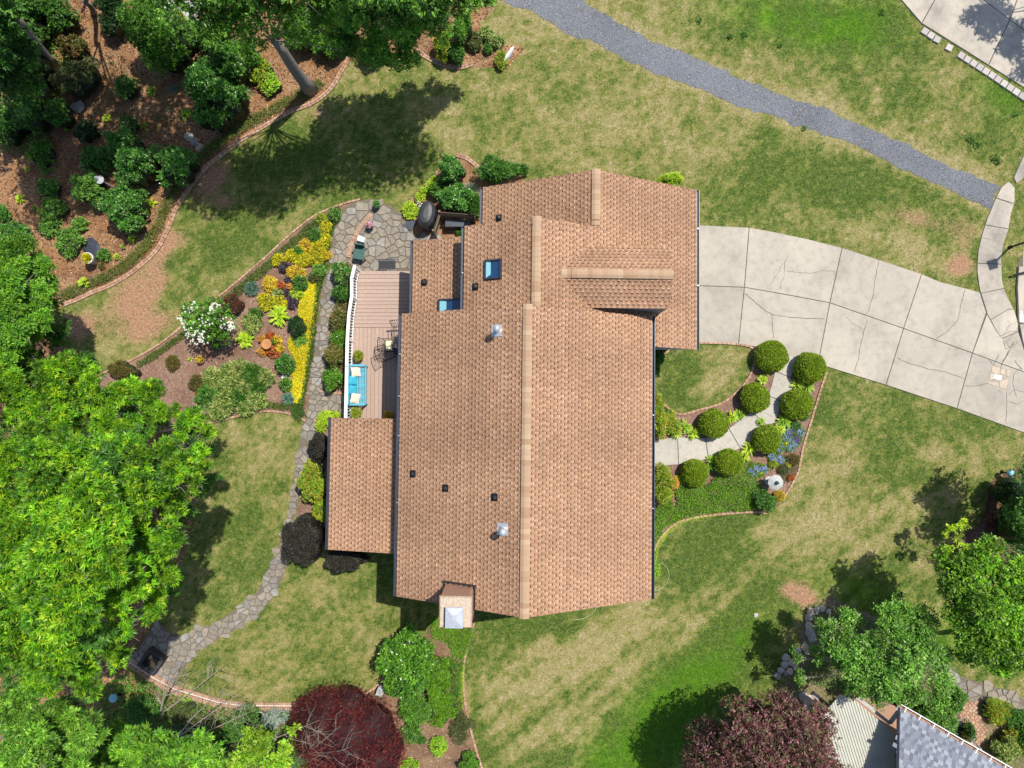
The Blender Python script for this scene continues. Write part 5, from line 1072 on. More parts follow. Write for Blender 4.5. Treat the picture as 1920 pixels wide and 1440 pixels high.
# ================================================================== PLANTS
PAL = dict(
 bright=[((.14,.35,.012),4),((.23,.45,.015),3.5),((.06,.19,.01),3),((.36,.53,.02),1.2)],
 mid=[((.10,.26,.02),4),((.16,.35,.03),3),((.06,.17,.02),3)],
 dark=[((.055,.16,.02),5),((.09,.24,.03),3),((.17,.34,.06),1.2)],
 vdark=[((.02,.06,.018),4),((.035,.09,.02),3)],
 camellia=[((.065,.20,.028),5),((.11,.30,.04),3),((.26,.42,.12),1)],
 light=[((.14,.32,.05),4),((.22,.40,.06),3),((.08,.22,.03),3)],
 lime=[((.42,.60,.03),4),((.55,.68,.06),3),((.30,.48,.02),2)],
 limeg=[((.28,.50,.03),4),((.40,.58,.05),3),((.16,.36,.02),2)],
 yellow=[((.66,.58,.01),5),((.76,.68,.03),2.5),((.42,.44,.02),3),((.22,.28,.02),1.5)],
 gold=[((.68,.48,.03),4),((.72,.60,.05),3),((.45,.25,.03),1.5)],
 hedge=[((.17,.27,.012),4),((.24,.35,.016),4),((.36,.44,.03),1.5),((.09,.16,.01),1.5)],
 varieg=[((.42,.48,.14),4),((.12,.26,.03),3),((.55,.58,.22),2),((.06,.17,.02),2)],
 vargreen=[((.05,.17,.025),4),((.35,.42,.12),1.5),((.09,.24,.03),3)],
 yelgreen=[((.28,.40,.03),4),((.42,.46,.04),3),((.12,.26,.02),3),((.5,.28,.03),.8)],
 maroon=[((.15,.026,.024),5),((.10,.018,.018),3),((.21,.036,.03),2)],
 plum=[((.19,.075,.075),4),((.12,.045,.045),3),((.15,.14,.06),3),((.36,.17,.17),1.6)],
 purpleblack=[((.040,.036,.030),5),((.065,.055,.042),3),((.035,.045,.025),2)],
 purpleleaf=[((.10,.07,.10),4),((.16,.12,.15),2),((.05,.03,.05),2)],
 redshrub=[((.20,.03,.04),3),((.10,.05,.03),3),((.06,.09,.02),3)],
 rust=[((.50,.12,.03),4),((.60,.22,.05),2),((.30,.06,.02),2)],
 orange=[((.65,.30,.05),4),((.70,.42,.08),3)],
 bluegreen=[((.14,.30,.22),5),((.22,.38,.30),3),((.08,.2,.14),2)],
 silver=[((.34,.42,.38),4),((.45,.52,.48),3),((.16,.27,.18),2)],
 brownshrub=[((.15,.12,.03),4),((.20,.10,.03),2),((.09,.12,.02),3)],
 photinia=[((.14,.16,.03),4),((.26,.16,.05),3),((.08,.16,.02),3)],
 ground=[((.13,.30,.012),5),((.22,.42,.02),3),((.07,.18,.01),3)],
 border=[((.09,.15,.02),4),((.16,.21,.03),3),((.06,.12,.015),3)],
 sedum=[((.72,.63,.01),5),((.80,.72,.03),3),((.55,.52,.02),1.5)],
 mondo=[((.05,.13,.018),4),((.085,.18,.025),3)],
 oliv=[((.12,.14,.04),4),((.08,.12,.03),3),((.2,.2,.08),1)],
 white=[((.78,.78,.72),5),((.85,.85,.82),3)], blue=[((.22,.26,.62),4),((.36,.42,.75),3)], violet=[((.16,.05,.42),4),((.24,.09,.52),2)], pink=[((.62,.25,.42),4),((.75,.5,.6),2)], yflow=[((.75,.66,.05),3)])
def blob_shape(x, y, rx, ry, h, n=1, seed=0):
    """a dome made of several overlapping lobes"""
    r = random.Random(seed); B = [(x, y, h*.42, rx*.86, ry*.86, h*.55)]
    for k in range(n):
        t = 2*math.pi*k/max(n, 1)+r.uniform(-.4, .4); B.append((x+rx*.48*math.cos(t), y+ry*.48*math.sin(t), h*r.uniform(.34, .52), rx*r.uniform(.4, .55), ry*r.uniform(.4, .55), h*r.uniform(.38, .5)))
    return B
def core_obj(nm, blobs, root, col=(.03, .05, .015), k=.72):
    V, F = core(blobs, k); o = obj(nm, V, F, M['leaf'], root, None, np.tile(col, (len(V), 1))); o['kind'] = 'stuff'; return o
GREEN_SH = []
def shrub(u, v, ru, rv, h, pal, label, name="shrub", cat="shrub", L=.075, W_=.035, dens=1.0, z=0.0, lobes=4, group=None, star=.8, per=5, kcore=.72, m='leaf', at=None, corecol=(.03, .05, .015), spread=.05):
    x, y = at if at else P(u, v, z+h*.5)[:2]; kx = 1.0 if at else 1.08; rx = ru*kx*MPP*(H-z-h*.5)/H; ry = rv*kx*MPP*(H-z-h*.5)/H
    B = [(a, b, c+z, d, e, f) for a, b, c, d, e, f in blob_shape(x, y, rx, ry, h, lobes, int(u*7+v))]
    area = sum(2*math.pi*b[3]*b[4]*.5+math.pi*(b[3]+b[4])*b[5]*.5 for b in B); ns = int(dens*area*1.9/(L*W_*.5)/per)
    ns = max(14, min(ns, 9000)); root = empty(name, (x, y, z), label, cat, group)
    if lobes >= 4 and ru > 18: B2 = lumps(B, 5, .45, int(u)); ns = int(ns*1.1)
    else: B2 = B
    q, c = crown_quads(B2, ns, per, L, W_, PAL[pal] if isinstance(pal, str) else pal, fill=.15, spread=spread, star=star); q[:, :, 2] = np.maximum(q[:, :, 2], z+.015)
    quads("foliage", q, M[m], c, root)
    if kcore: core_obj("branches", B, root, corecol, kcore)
    return root
def rosette(u, v, r, h, pal, label, name="hosta", cat="plant", n=34, wide=.42, group=None, z=0.0, at=None):
    """big leaves arching out from one centre in rings"""
    R_ = r*MPP; x, y = at if at else P(u, v, z+h*.5)[:2]; th = rng.uniform(0, 2*math.pi, n); ring = rng.random(n)
    el = np.radians(15+55*ring); d = np.stack([np.cos(th)*np.cos(el), np.sin(th)*np.cos(el), np.sin(el)], 1); Ls = R_*(.55+.35*(1-ring))*rng.uniform(.8, 1.1, n)
    base = np.column_stack([x+R_*.42*(1-ring)*np.cos(th), y+R_*.42*(1-ring)*np.sin(th), z+h*(.45+.45*ring)]); dd = d.copy(); dd[:, 2] = d[:, 2]*.5-.1*(1-ring)
    q = leafquads(base, dd, np.array([0, 0, 1.0])+unit(n)*.25, Ls, Ls*wide); q[:, :, 2] = np.maximum(q[:, :, 2], z+.02)
    root = empty(name, (x, y, z), label, cat, group); quads("leaf", q, M['leaf'], pick(PAL[pal], n)*rng.uniform(.8, 1.15, (n, 1)), root)
    k = 26; th = rng.uniform(0, 6.28, k); b2 = np.column_stack([np.full(k, x), np.full(k, y), np.full(k, z)]); d2 = np.stack([np.cos(th)*.6, np.sin(th)*.6, np.ones(k)], 1)
    quads("stalk", leafquads(b2, d2, np.array([.3, .2, 1.0])+unit(k)*.2, np.full(k, h*.8), np.full(k, .015)), M['leaf'], np.tile((.06, .12, .02), (k, 1)), root); return root
def tuft(u, v, r, h, pal, label, name="grass_tuft", cat="plant", n=420, group=None, wd=.012, z=0.0):
    R_ = r*MPP; x, y = P(u, v, z+h*.4)[:2]; th = rng.uniform(0, 2*math.pi, n); e = rng.random(n)**.6
    d = np.stack([np.cos(th)*(.25+.8*(1-e)), np.sin(th)*(.25+.8*(1-e)), .25+e*.8], 1); b = np.column_stack([x+R_*.25*rng.normal(size=n)*.5, y+R_*.25*rng.normal(size=n)*.5, np.full(n, z+.01)])
    q = leafquads(b, d, np.array([0, 0, 1.])+unit(n)*.8, R_*rng.uniform(.8, 1.2, n)*1.05, np.full(n, wd)); q[:, :, 2] = np.maximum(q[:, :, 2], z+.01)
    root = empty(name, (x, y, z), label, cat, group); quads("blades", q, M['leaf'], pick(PAL[pal], n)*rng.uniform(.75, 1.2, (n, 1)), root); return root
def cover(name, px, h, pal, label, L=.08, W_=.035, dens=1.3, z0=.01, lean=.8, m='leaf', hv=.5):
    """ground cover nobody could count: leaves over an area, at uneven height"""
    p = W2(px); xs = [q[0] for q in p]; ys = [q[1] for q in p]; A = (max(xs)-min(xs))*(max(ys)-min(ys)); n = int(A*dens/(L*W_*.5)); x = rng.uniform(min(xs), max(xs), n); y = rng.uniform(min(ys), max(ys), n)
    k = inpoly(x, y, jitter(p, .06, 3)); x = x[k]; y = y[k]; n = len(x); hh = h*(1-hv+hv*2*(fbm(x*2.5, y*2.5, 3, 4)-.2))*rng.uniform(.35, 1.0, n); d = unit(n); d[:, 2] = abs(d[:, 2])*lean+.1
    q = leafquads(np.column_stack([x, y, z0+np.maximum(hh, .01)]), d, np.array([0, 0, 1.])+unit(n)*.6, L*rng.uniform(.6, 1.25, n), W_*rng.uniform(.7, 1.2, n)); q[:, :, 2] = np.maximum(q[:, :, 2], z0)
    tint = (.75+.5*fbm(x*1.6, y*1.6, 3, 7))[:, None]; o = quads(name, q, M[m], pick(PAL[pal], n)*tint*rng.uniform(.8, 1.2, (n, 1)), loc=(p[0][0], p[0][1], 0), kind='stuff'); o['label'] = label; return o
def flowers(root, blobs, n, size, pal, name="blossom", zmin=0, flat=False):
    B = np.array(blobs, float); bi = rng.integers(len(B), size=n); nn = unit(n); nn[:, 2] = abs(nn[:, 2])*.9+.25; nn /= np.linalg.norm(nn, axis=1, keepdims=True)
    c = B[bi, :3]+nn*B[bi, 3:6]*1.03; per = 5; k = np.repeat(np.arange(n), per); a = np.tile(np.arange(per)*2*math.pi/per, n)+np.repeat(rng.random(n)*6, per)
    d = np.stack([np.cos(a), np.sin(a), .25*np.ones(len(a))], 1)+nn[k]*.3
    q = leafquads(c[k], d, nn[k]+np.array([0, 0, .4]), np.full(len(k), size*.6), np.full(len(k), size*.5)); return quads(name, q, M['leaf'], pick(PAL[pal], n)[k]*rng.uniform(.85, 1.1, (len(k), 1)), root)
def tree(trunk, blobs_px, pal, label, L=.14, W_=.045, ns=3000, per=9, name="tree", cat="tree", group=None, r0=.2, star=.7, fill=.45, spread=.1, limbs=True, m='leaf', tname="trunk", bark='bark', kc=None, cc=(.02, .035, .01), lean=None, jc=.25, lump=7, lf=.42, lr=1.0, bs=1.0, low=0, zj=0):
    """trunk: (u, v) of its foot; blobs_px: (u, v, z, r, rz) lobes of the crown"""
    tx, ty = P(*trunk)[:2]; root = empty(name, (tx, ty, 0), label, cat, group); B = []
    for b in blobs_px:
        b = list(b); b[2] += random.uniform(-zj, zj*.6); x, y = P(b[0], b[1], b[2])[:2]; B.append((x, y, b[2], b[3]*bs, b[3]*bs*random.uniform(.85, 1.15), b[4] if len(b) > 4 else b[3]*.7*bs))
    zt = min(b[2] for b in B); zm = sum(b[2] for b in B)/len(B); cxm = sum(b[0] for b in B)/len(B); cym = sum(b[1] for b in B)/len(B)
    top = np.array(lean if lean else (tx+(cxm-tx)*.25, ty+(cym-ty)*.25, zt*.62)); mb = MB(); n_ = 6
    pts = [np.array((tx, ty, -.02))*(1-t)+top*t+np.array((math.sin(t*5+tx)*.06, math.cos(t*4+ty)*.06, 0))*t for t in np.linspace(0, 1, n_)]; mb.tube(pts, [r0*1.35]+[r0*(1-.35*t) for t in np.linspace(.2, 1, n_-1)], 10)
    if limbs:
        for (x, y, z, rx, ry, rz) in B:
            e = np.array((x, y, z+rz*.2)); L_ = np.linalg.norm(e-top); mid = top*.5+e*.5+np.array((random.uniform(-.1, .1)*L_, random.uniform(-.1, .1)*L_, .08*L_)); mb.tube([top-np.array((0, 0, .2)), top*.75+mid*.25, mid, e], [r0*.42*lr, r0*.3*lr, r0*.2*lr, r0*.07*lr], 6)
            for _ in range(4):
                dd = np.array((random.uniform(-1, 1)*rx, random.uniform(-1, 1)*ry, random.uniform(-.2, .9)*rz)); mb.tube([mid*.4+e*.6, e+dd*.5, e+dd*.95], [r0*.14*lr, r0*.08*lr, r0*.03*lr], 4)
    mb.build(tname, M[bark], root, None, True)
    B2 = lumps(B, lump, lf, int(trunk[0])) if lump else B
    q, c = crown_quads(B2, ns, per, L, W_, PAL[pal] if isinstance(pal, str) else pal, fill=fill, spread=spread, star=star, jitcol=jc, bt=.28); quads("crown", q, M[m], c, root)
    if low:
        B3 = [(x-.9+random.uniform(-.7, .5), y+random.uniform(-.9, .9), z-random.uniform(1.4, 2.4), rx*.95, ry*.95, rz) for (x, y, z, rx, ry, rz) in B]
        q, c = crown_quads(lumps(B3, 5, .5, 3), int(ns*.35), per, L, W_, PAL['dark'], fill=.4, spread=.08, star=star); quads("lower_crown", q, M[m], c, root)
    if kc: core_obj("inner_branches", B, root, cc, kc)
    return root
# ------------------------------------------------------------------ clipped balls along the walkway
balls = [(1447,668,29.5,"round clipped hedge at the upper left where walkway meets driveway"),(1519,690,29.5,"round clipped hedge at the driveway corner, right of the walkway"),(1416,746,27.5,"round clipped hedge left of the walkway, second from the driveway"),(1495,757,29,"round clipped hedge right of the walkway beside straight brick edging"),
 (1339,794,27.5,"round clipped hedge left of the walkway, nearest the house"),(1438,823,27,"round clipped hedge touching the blue and violet flowers"),(1367,867,25.5,"round clipped hedge below the walkway, left of the blue flowers"),(1303,887,25,"round clipped hedge below the walkway, nearest the house")]
for k, (u, v, r, lb) in enumerate(balls):
    h = .98; x, y = P(u, v, .5)[:2]; R_ = r*MPP*(H-.5)/H*1.0; root = empty("clipped_hedge", (x, y, 0), lb, "hedge", "clipped round hedges beside the front walkway")
    B = [(x, y, .46, R_*random.uniform(.93, 1.0), R_*random.uniform(.93, 1.0), .50+random.uniform(-.03, .03))]; n = 9000; nn = unit(n); nn[:, 2] = np.where(nn[:, 2] < -.55, -nn[:, 2], nn[:, 2]); b = np.array(B[0]); wob = 1+.11*(fbm(nn[:, 0]*2.5+k*7, nn[:, 1]*2.5+nn[:, 2]*2, 3, k)-.5)*2
    c = b[:3]+nn*b[3:6]*(wob*rng.uniform(.955, 1.015, n))[:, None]; d = nn*.8+unit(n); q = leafquads(c, d, nn+unit(n)*.7, rng.uniform(.05, .085, n), rng.uniform(.025, .042, n)); q[:, :, 2] = np.maximum(q[:, :, 2], .02)
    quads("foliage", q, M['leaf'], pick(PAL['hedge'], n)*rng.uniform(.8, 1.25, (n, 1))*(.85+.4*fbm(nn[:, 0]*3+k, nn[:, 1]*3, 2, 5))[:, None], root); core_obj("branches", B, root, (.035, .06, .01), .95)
    MB().tube([(x, y, 0), (x, y, .3)], .05, 6).build("stem", M['bark'], root)
# ------------------------------------------------------------------ front garden
for (u, v, r, pal, lb) in [(1300,812,13,'lime',"lime plant between the house shrub and the lowest left hedge ball"),(1284,800,14,'limeg',"leafy lime plant beside the variegated bush above the walkway"),(1270,812,12,'lime',"lime plant at the walkway edge close to the house"),(1372,783,13,'lime',"lime plant between the two hedge balls left of the walkway"),(1388,776,11,'limeg',"smaller lime plant under the second left hedge ball"),(1430,712,10,'lime',"lime plant on mulch between the upper two left hedge balls"),(1436,700,8,'yelgreen',"small yellow green plant just below the top left hedge ball"),
 (1497,722,13,'lime',"lime plant between the two right hand hedge balls"),(1516,724,12,'limeg',"lime plant beside the straight brick edging, right of walkway"),(1470,790,15,'limeg',"lime plant above the violet flowers"),(1462,805,11,'lime',"lime plant touching the hedge ball above the blue flowers"),(1405,840,14,'lime',"lime plant between the two lower hedge balls and walkway"),(1396,855,11,'lime',"small lime plant right of the lower middle hedge ball"),(1333,862,9,'limeg',"lime plant between the lowest two hedge balls"),(1332,876,11,'light',"green plant tucked beside the hedge ball nearest the house"),(1276,898,13,'limeg',"lime plant between orange tinged bush and lowest hedge ball"),(1427,790,8,'limeg',"tiny lime plant at the walkway bend")]:
    rosette(u, v, r, .3, pal, lb, "hosta", "plant", 60, .28, "lime leaved plants along the front walkway")
shrub(1238, 782, 26, 36, .9, 'yelgreen', "variegated yellow green bush beside the wall above the walkway", L=.10, W_=.03, dens=1.0); shrub(1262, 800, 14, 16, .5, 'yelgreen', "small yellow green bush joined to the variegated one", L=.09, W_=.03)
shrub(1240, 905, 28, 36, .9, 'yelgreen', "orange tinged yellow green bush beside the wall below the walkway", L=.10, W_=.03, corecol=(.1, .06, .02)); shrub(1262, 905, 10, 12, .5, 'orange', "orange new growth on the bush by the lower walkway", L=.06, W_=.025, lobes=2, kcore=0)
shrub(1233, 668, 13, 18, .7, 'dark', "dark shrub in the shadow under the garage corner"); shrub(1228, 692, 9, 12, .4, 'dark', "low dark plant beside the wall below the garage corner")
cover("ground_cover", [(1262,905),(1290,912),(1330,905),(1345,890),(1395,895),(1420,905),(1432,930),(1428,955),(1330,962),(1285,970),(1262,975),(1268,940)], .28, 'ground', "dense green ground cover below the round hedges", .075, .03, 2.2)
cover("ground_cover", [(1222,960),(1245,930),(1262,940),(1270,975),(1245,990),(1230,1015),(1222,1040)], .25, 'ground', "green ground cover narrowing along the right wall", .075, .03, 2.2)
cover("ground_cover", [(1218,1000),(1225,1010),(1228,1040),(1238,1060),(1236,1080),(1218,1090)], .2, 'limeg', "bright green strip beside the right wall above the hose", .07, .03, 2.2)
cover("lime_fringe", [(1226,1040),(1231,1018),(1243,998),(1262,982),(1285,972),(1340,963),(1340,967),(1286,977),(1265,988),(1249,1003),(1237,1022),(1231,1045)], .08, 'lime', "thin lime fringe along the lower brick edging", .06, .02, 1.6)
shrub(1434, 936, 22, 22, .8, 'dark', "dark green bush below the stone lantern", L=.07, W_=.035); shrub(1462, 930, 9, 11, .45, 'gold', "small golden plant right of the stone lantern", L=.05, W_=.02, lobes=2)
def flowerbed(u, v, r, pal, lb, h=.16, n=60, sz=.06, base='ground', ct="flowers"):
    root = shrub(u, v, r, r, h, base, lb, "flower_patch", ct, L=.05, W_=.02, lobes=3, kcore=.5); x, y = P(u, v, h*.5)[:2]; R_ = r*MPP; flowers(root, blob_shape(x, y, R_, R_, h*1.15, 4, int(u)), n, sz, pal); return root
for a in [(1462,862,9,'blue',"small blue flower patch near the lower middle hedge ball"),(1448,857,9,'blue',"blue flowers right below the hedge ball by the walkway"),(1475,820,11,'blue',"blue flowers touching the violet patch on its left"),(1461,838,12,'blue',"pale blue flowers right of the hedge ball by the walkway"),(1483,834,13,'blue',"blue flowers between the yellow ones and the brick edging"),(1500,810,10,'blue',"pale blue flowers in the upper right corner of the bed"),(1414,882,12,'blue',"blue flowers left of the stone lantern's path"),(1431,880,9,'blue',"blue flowers just above the stone lantern"),(1488,815,15,'violet',"deep violet flower patch at the top of the flower bed"),(1496,826,8,'violet',"small violet patch beside the straight brick edging"),(1478,809,7,'blue',"light blue flowers above the violet patch")]:
    flowerbed(*a, n=int(a[2]*8))
flowerbed(1474,832,6,'yflow',"small yellow flower patch between blue flowers",n=20); flowerbed(1428,888,4,'yflow',"tiny yellow flowers beside the stone lantern",n=10); flowerbed(1478,873,5,'yflow',"yellow flowers in the lower right of the front bed",n=12,base='yelgreen')
for (u, v, r, pal, lb) in [(1488,862,12,'brownshrub',"brownish green low plant by the brick edging above the lantern"),(1470,880,10,'oliv',"low olive plant above the stone lantern"),(1450,870,8,'yelgreen',"low yellow green plant between the blue flower patches"),(1508,780,9,'mid',"green plant at the foot of the right hand hedge ball"),(1492,798,10,'dark',"dark low plant between hedge ball and violet flowers"),(1482,895,6,'rust',"small rusty plant beside the lantern")]: shrub(u, v, r, r, .22, pal, lb, "low_plant", "plant", L=.05, W_=.022, lobes=2)
# ------------------------------------------------------------------ deck strip and porch side
for (u, v, ru, rv, h, pal, lb) in [(645,515,22,26,1.0,'vargreen',"cream edged variegated shrub at the upper left deck corner"),(642,548,18,14,.8,'dark',"dark green shrub left of the upper deck rail"),(636,603,17,24,.8,'photinia',"orange tinged shrub left of the bend in the deck rail"),(637,635,17,17,.85,'mid',"glossy green shrub in the middle of the strip by the deck"),(629,667,20,24,.9,'photinia',"bronze leaved shrub in the strip opposite the deck planter"),(628,712,21,22,.85,'mid',"glossy green shrub at the lower end of the strip by the deck")]:
    shrub(u, v, ru, rv, h, pal, lb, L=.085, W_=.04, m='waxy')
shrub(611, 785, 15, 14, .6, 'lime', "lime green shrub at the upper left corner of the porch roof", L=.07, W_=.04); shrub(601, 800, 8, 12, .5, 'lime', "small lime shrub by the path next to the porch roof", L=.07, W_=.04, lobes=2); shrub(622, 777, 14, 7, .5, 'lime', "lime growth along the top edge of the porch roof", L=.07, W_=.04, lobes=2)
shrub(603, 838, 21, 30, 1.3, 'purpleblack', "dark purple rounded shrub against the upper porch gutter", L=.06, W_=.02, dens=1.3, kcore=.85, corecol=(.02, .016, .015))
shrub(590, 905, 30, 44, 1.3, 'yelgreen', "yellow green hedge along the porch gutter between dark shrubs", L=.08, W_=.04, lobes=6); shrub(603, 955, 16, 22, 1.1, 'yelgreen', "lower tip of the yellow green hedge by the porch", L=.08, W_=.04)
shrub(572, 1012, 41, 50, 1.9, 'purpleblack', "large round blackish shrub left of the porch roof corner", L=.07, W_=.02, dens=1.5, lobes=7, kcore=.86, corecol=(.022, .018, .016)); shrub(650, 1048, 40, 23, 1.2, 'purpleblack', "flat dark shrub below the porch roof edge", L=.07, W_=.02, dens=1.4, lobes=6, kcore=.85, corecol=(.02, .018, .016))
for (k, pal, r) in (('b1', 'yelgreen', .24), ('b2', 'yelgreen', .26), ('b3', 'gold', .2), ('g1', 'mid', .14), ('t1', 'gold', .13), ('urn', 'yellow', .22), ('patio', 'light', .15), ('pink', 'mid', .13)):
    x, y, z = pots[k]; nm = {'b1': "yellow green bushy plant growing in the planter above the bench", 'b2': "yellow green bushy plant in the planter below the bench", 'b3': "golden plant in the shaded lower deck corner pot", 'g1': "small green plant in the dark glazed pot under the white tree", 't1': "golden plant filling the terracotta bowl", 'urn': "bright yellow plant spilling from the tall grey urn", 'patio': "light green plant in the pot at the patio's tip", 'pink': "green leaves of the pink flowering patio pot"}[k]
    rt = shrub(0, 0, r/MPP, r/MPP, .22, pal, nm, "potted_plant", "plant", L=.055, W_=.025, z=z, lobes=3, at=(x, y), kcore=.6)
    if k == 'pink': flowers(rt, [(x, y, z+.12, r*1.05, r*1.05, .12)], 46, .07, 'pink')
# ------------------------------------------------------------------ north corner
shrub(851, 322, 27, 28, 1.5, 'camellia', "round dark glossy shrub beside the slanting brick edging", L=.09, W_=.05, m='waxy', lobes=6, corecol=(.012, .02, .01)); shrub(857, 375, 38, 30, 1.3, 'camellia', "broad dark shrub between covered grill and garage gutter", L=.09, W_=.05, m='waxy', lobes=6, corecol=(.012, .02, .01))
shrub(818, 356, 15, 14, .8, 'mid', "bright green shrub above the covered grill", L=.08, W_=.04); shrub(932, 325, 40, 20, 1.1, 'dark', "dark spreading evergreen above the garage roof corner", L=.16, W_=.03, star=1.3, lobes=7, spread=.1, kcore=.5); shrub(967, 319, 24, 9, .6, 'dark', "pointed right arm of the dark spreading evergreen", L=.16, W_=.03, star=1.3, lobes=3, kcore=.4); shrub(922, 303, 12, 12, .6, 'dark', "upright dark evergreen tip behind the garage roof", L=.16, W_=.03, star=1.3, lobes=2, kcore=.4)
tuft(884, 354, 19, .6, 'silver', "silvery strap leaved plant near the garage gutter", n=260, wd=.035); shrub(893, 385, 14, 20, .8, 'dark', "dark ferny shrub against the garage gutter", L=.12, W_=.025, star=1.2, kcore=.4); shrub(862, 396, 12, 7, .5, 'light', "pale green fern at the top of the picket screen", L=.1, W_=.03, kcore=.3, lobes=2)
for (u, v, r, lb) in [(770,394,17,"bright lime mound at the patio's right shoulder"),(787,371,9,"small lime mound between patio and grill"),(795,359,8,"lime mound in the row above the grill"),(806,347,8,"lime mound nearer the round dark shrub"),(815,340,9,"topmost lime mound in the row beside the lawn")]: shrub(u, v, r, r, .35, 'lime', lb, "lime_mound", "plant", L=.06, W_=.04, lobes=3, group="lime mounds by the grill", corecol=(.12, .16, .01))
flowerbed(786, 385, 8, 'white', "white and pink flowers beside the covered grill", .25, 24, .08, 'redshrub'); flowerbed(828, 342, 6, 'pink', "few pale pink flowers beside the round dark shrub", .3, 12, .08, 'dark'); shrub(862, 433, 6, 10, .3, 'mid', "small green weed inside the picket screen", "weed", "plant", lobes=2)
shrub(1257, 341, 26, 11, 1.0, 'lime', "lime shrub showing above the garage gable on the right", L=.06, W_=.03, lobes=4)
# ------------------------------------------------------------------ garden bed
shrub(472, 541, 12, 12, .35, 'bluegreen', "blue green mound beside the upper brick line", "blue_fescue", "plant", L=.10, W_=.018, star=1.4, lobes=0, kcore=.6, corecol=(.05, .12, .08)); shrub(540, 747, 11, 10, .3, 'bluegreen', "blue green mound at the lower end of the yellow strip", "blue_fescue", "plant", L=.09, W_=.018, star=1.4, lobes=0, kcore=.6, corecol=(.05, .12, .08))
shrub(440, 571, 20, 20, .7, 'redshrub', "dark red and olive shrub right of the white flowering tree", L=.07, W_=.03); shrub(430, 570, 10, 12, .72, 'maroon', "red new growth on the left of the dark red shrub", L=.07, W_=.02, lobes=2, kcore=0)
shrub(473, 606, 17, 19, .45, 'varieg', "variegated clump in the middle of the mulch bed", "variegated_clump", "plant", L=.14, W_=.03, star=1.2, spread=.08, kcore=.4); shrub(480, 586, 11, 8, .4, 'dark', "dark green leaves above the middle variegated clump", "leafy_clump", "plant", L=.12, W_=.04, star=1.2, kcore=.3, lobes=2)
rosette(524, 591, 19, .45, 'lime', "largest bright lime hosta in the mulch bed", n=110, wide=.34); rosette(459, 636, 16, .35, 'lime', "lime hosta left of the terracotta bird bath", n=90, wide=.34); rosette(562, 636, 14, .35, 'light', "pale green hosta beside the yellow strip", n=90, wide=.3)
shrub(557, 612, 19, 20, .8, 'vdark', "dark olive shrub left of the yellow strip", L=.06, W_=.02, kcore=.8); shrub(535, 684, 18, 18, .7, 'dark', "round dark green shrub beside the yellow strip", L=.08, W_=.05, m='waxy', corecol=(.015, .04, .01)); shrub(536, 720, 11, 12, .45, 'mid', "small round green shrub below the white quartz stone", L=.07, W_=.04, m='waxy')
for (u, v, r, pal, lb) in [(508,630,8,'rust',"rusty red plant above the bird bath"),(491,635,7,'orange',"orange plant upper left of the bird bath"),(519,638,9,'gold',"yellow plant right of the bird bath"),(513,660,12,'rust',"rusty red plant below the bird bath"),(493,658,9,'orange',"orange plant lower left of the bird bath"),(512,640,5,'mid',"little green plant squeezed beside the bird bath dish"),(524,654,8,'gold',"golden plant lower right of the bird bath")]: shrub(u, v, r, r, .3, pal, lb, "coleus", "plant", L=.07, W_=.045, lobes=2, group="colourful leaves round the bird bath")
for (u, v, ru, rv, h, pal, lb) in [(499,566,19,17,.3,'yellow',"yellow mound lower left in the colourful group"),(528,566,14,13,.3,'yellow',"yellow mound beside purple leaves"),(506,532,15,15,.35,'gold',"golden leaved clump left of the red plant"),(554,511,19,14,.4,'gold',"golden orange clump above the dark green one"),(556,552,13,9,.35,'lime',"yellow lime clump right of the purple leaves"),(535,500,13,10,.35,'purpleleaf',"purple grey leaves at the top of the colourful group"),(541,525,7,8,.3,'purpleleaf',"small purple plant in the middle of the colourful group"),(549,565,11,14,.35,'purpleleaf',"purple black leaves at the lower right of the group"),(538,546,6,6,.3,'purpleleaf',"tiny purple plant beside the orange one"),(544,538,7,6,.3,'orange',"orange plant between purple plants"),(527,535,8,6,.35,'rust',"red plant at the heart of the colourful group"),(562,530,15,17,.5,'dark',"dark green clump left of the yellow strip's top"),(598,508,14,13,.45,'light',"fresh green clump by the path border"),(590,520,12,10,.4,'oliv',"greyish green clump below the fresh green one"),(524,488,15,12,.3,'yellow',"yellow patch nearest the upper brick line"),(572,487,18,12,.3,'yellow',"yellow patch between gold and green clumps"),(596,484,14,12,.3,'yellow',"yellow patch beside the path border, upper bed"),(520,548,10,8,.3,'varieg',"pale variegated plant beside the golden clump")]:
    shrub(u, v, ru, rv, h, pal, lb, "bedding_plant", "plant", L=.065, W_=.04, lobes=3, corecol=(.10, .09, .02) if pal in ('yellow', 'gold', 'lime') else (.03, .04, .02))
for (u, v, ru, rv, h, pal, lb) in [(627,402,12,13,.5,'vargreen',"cream flecked shrub near the top of the patio"),(612,424,10,13,.35,'yellow',"yellow plant below the cream flecked shrub"),(607,448,14,14,.3,'yellow',"yellow drift beside the patio border"),(591,440,12,13,.5,'dark',"dark green shrub among the yellow drifts"),(575,462,16,14,.35,'gold',"golden drift left of the dark green shrub"),(596,466,17,13,.35,'yellow',"yellow drift below the dark green shrub"),(552,478,16,10,.35,'yellow',"yellow drift close to the upper brick line"),(560,470,9,9,.4,'mid',"green clump between yellow drifts"),(583,490,10,7,.25,'brownshrub',"brownish patch inside the yellow drifts"),(615,478,7,9,.3,'gold',"golden plant at the edge of the path border"),(604,410,14,10,.3,'yelgreen',"yellow green growth along the upper brick line")]:
    shrub(u, v, ru, rv, h, pal, lb, "bedding_plant", "plant", L=.065, W_=.035, lobes=3, corecol=(.10, .09, .02) if pal in ('yellow', 'gold') else (.03, .04, .02))
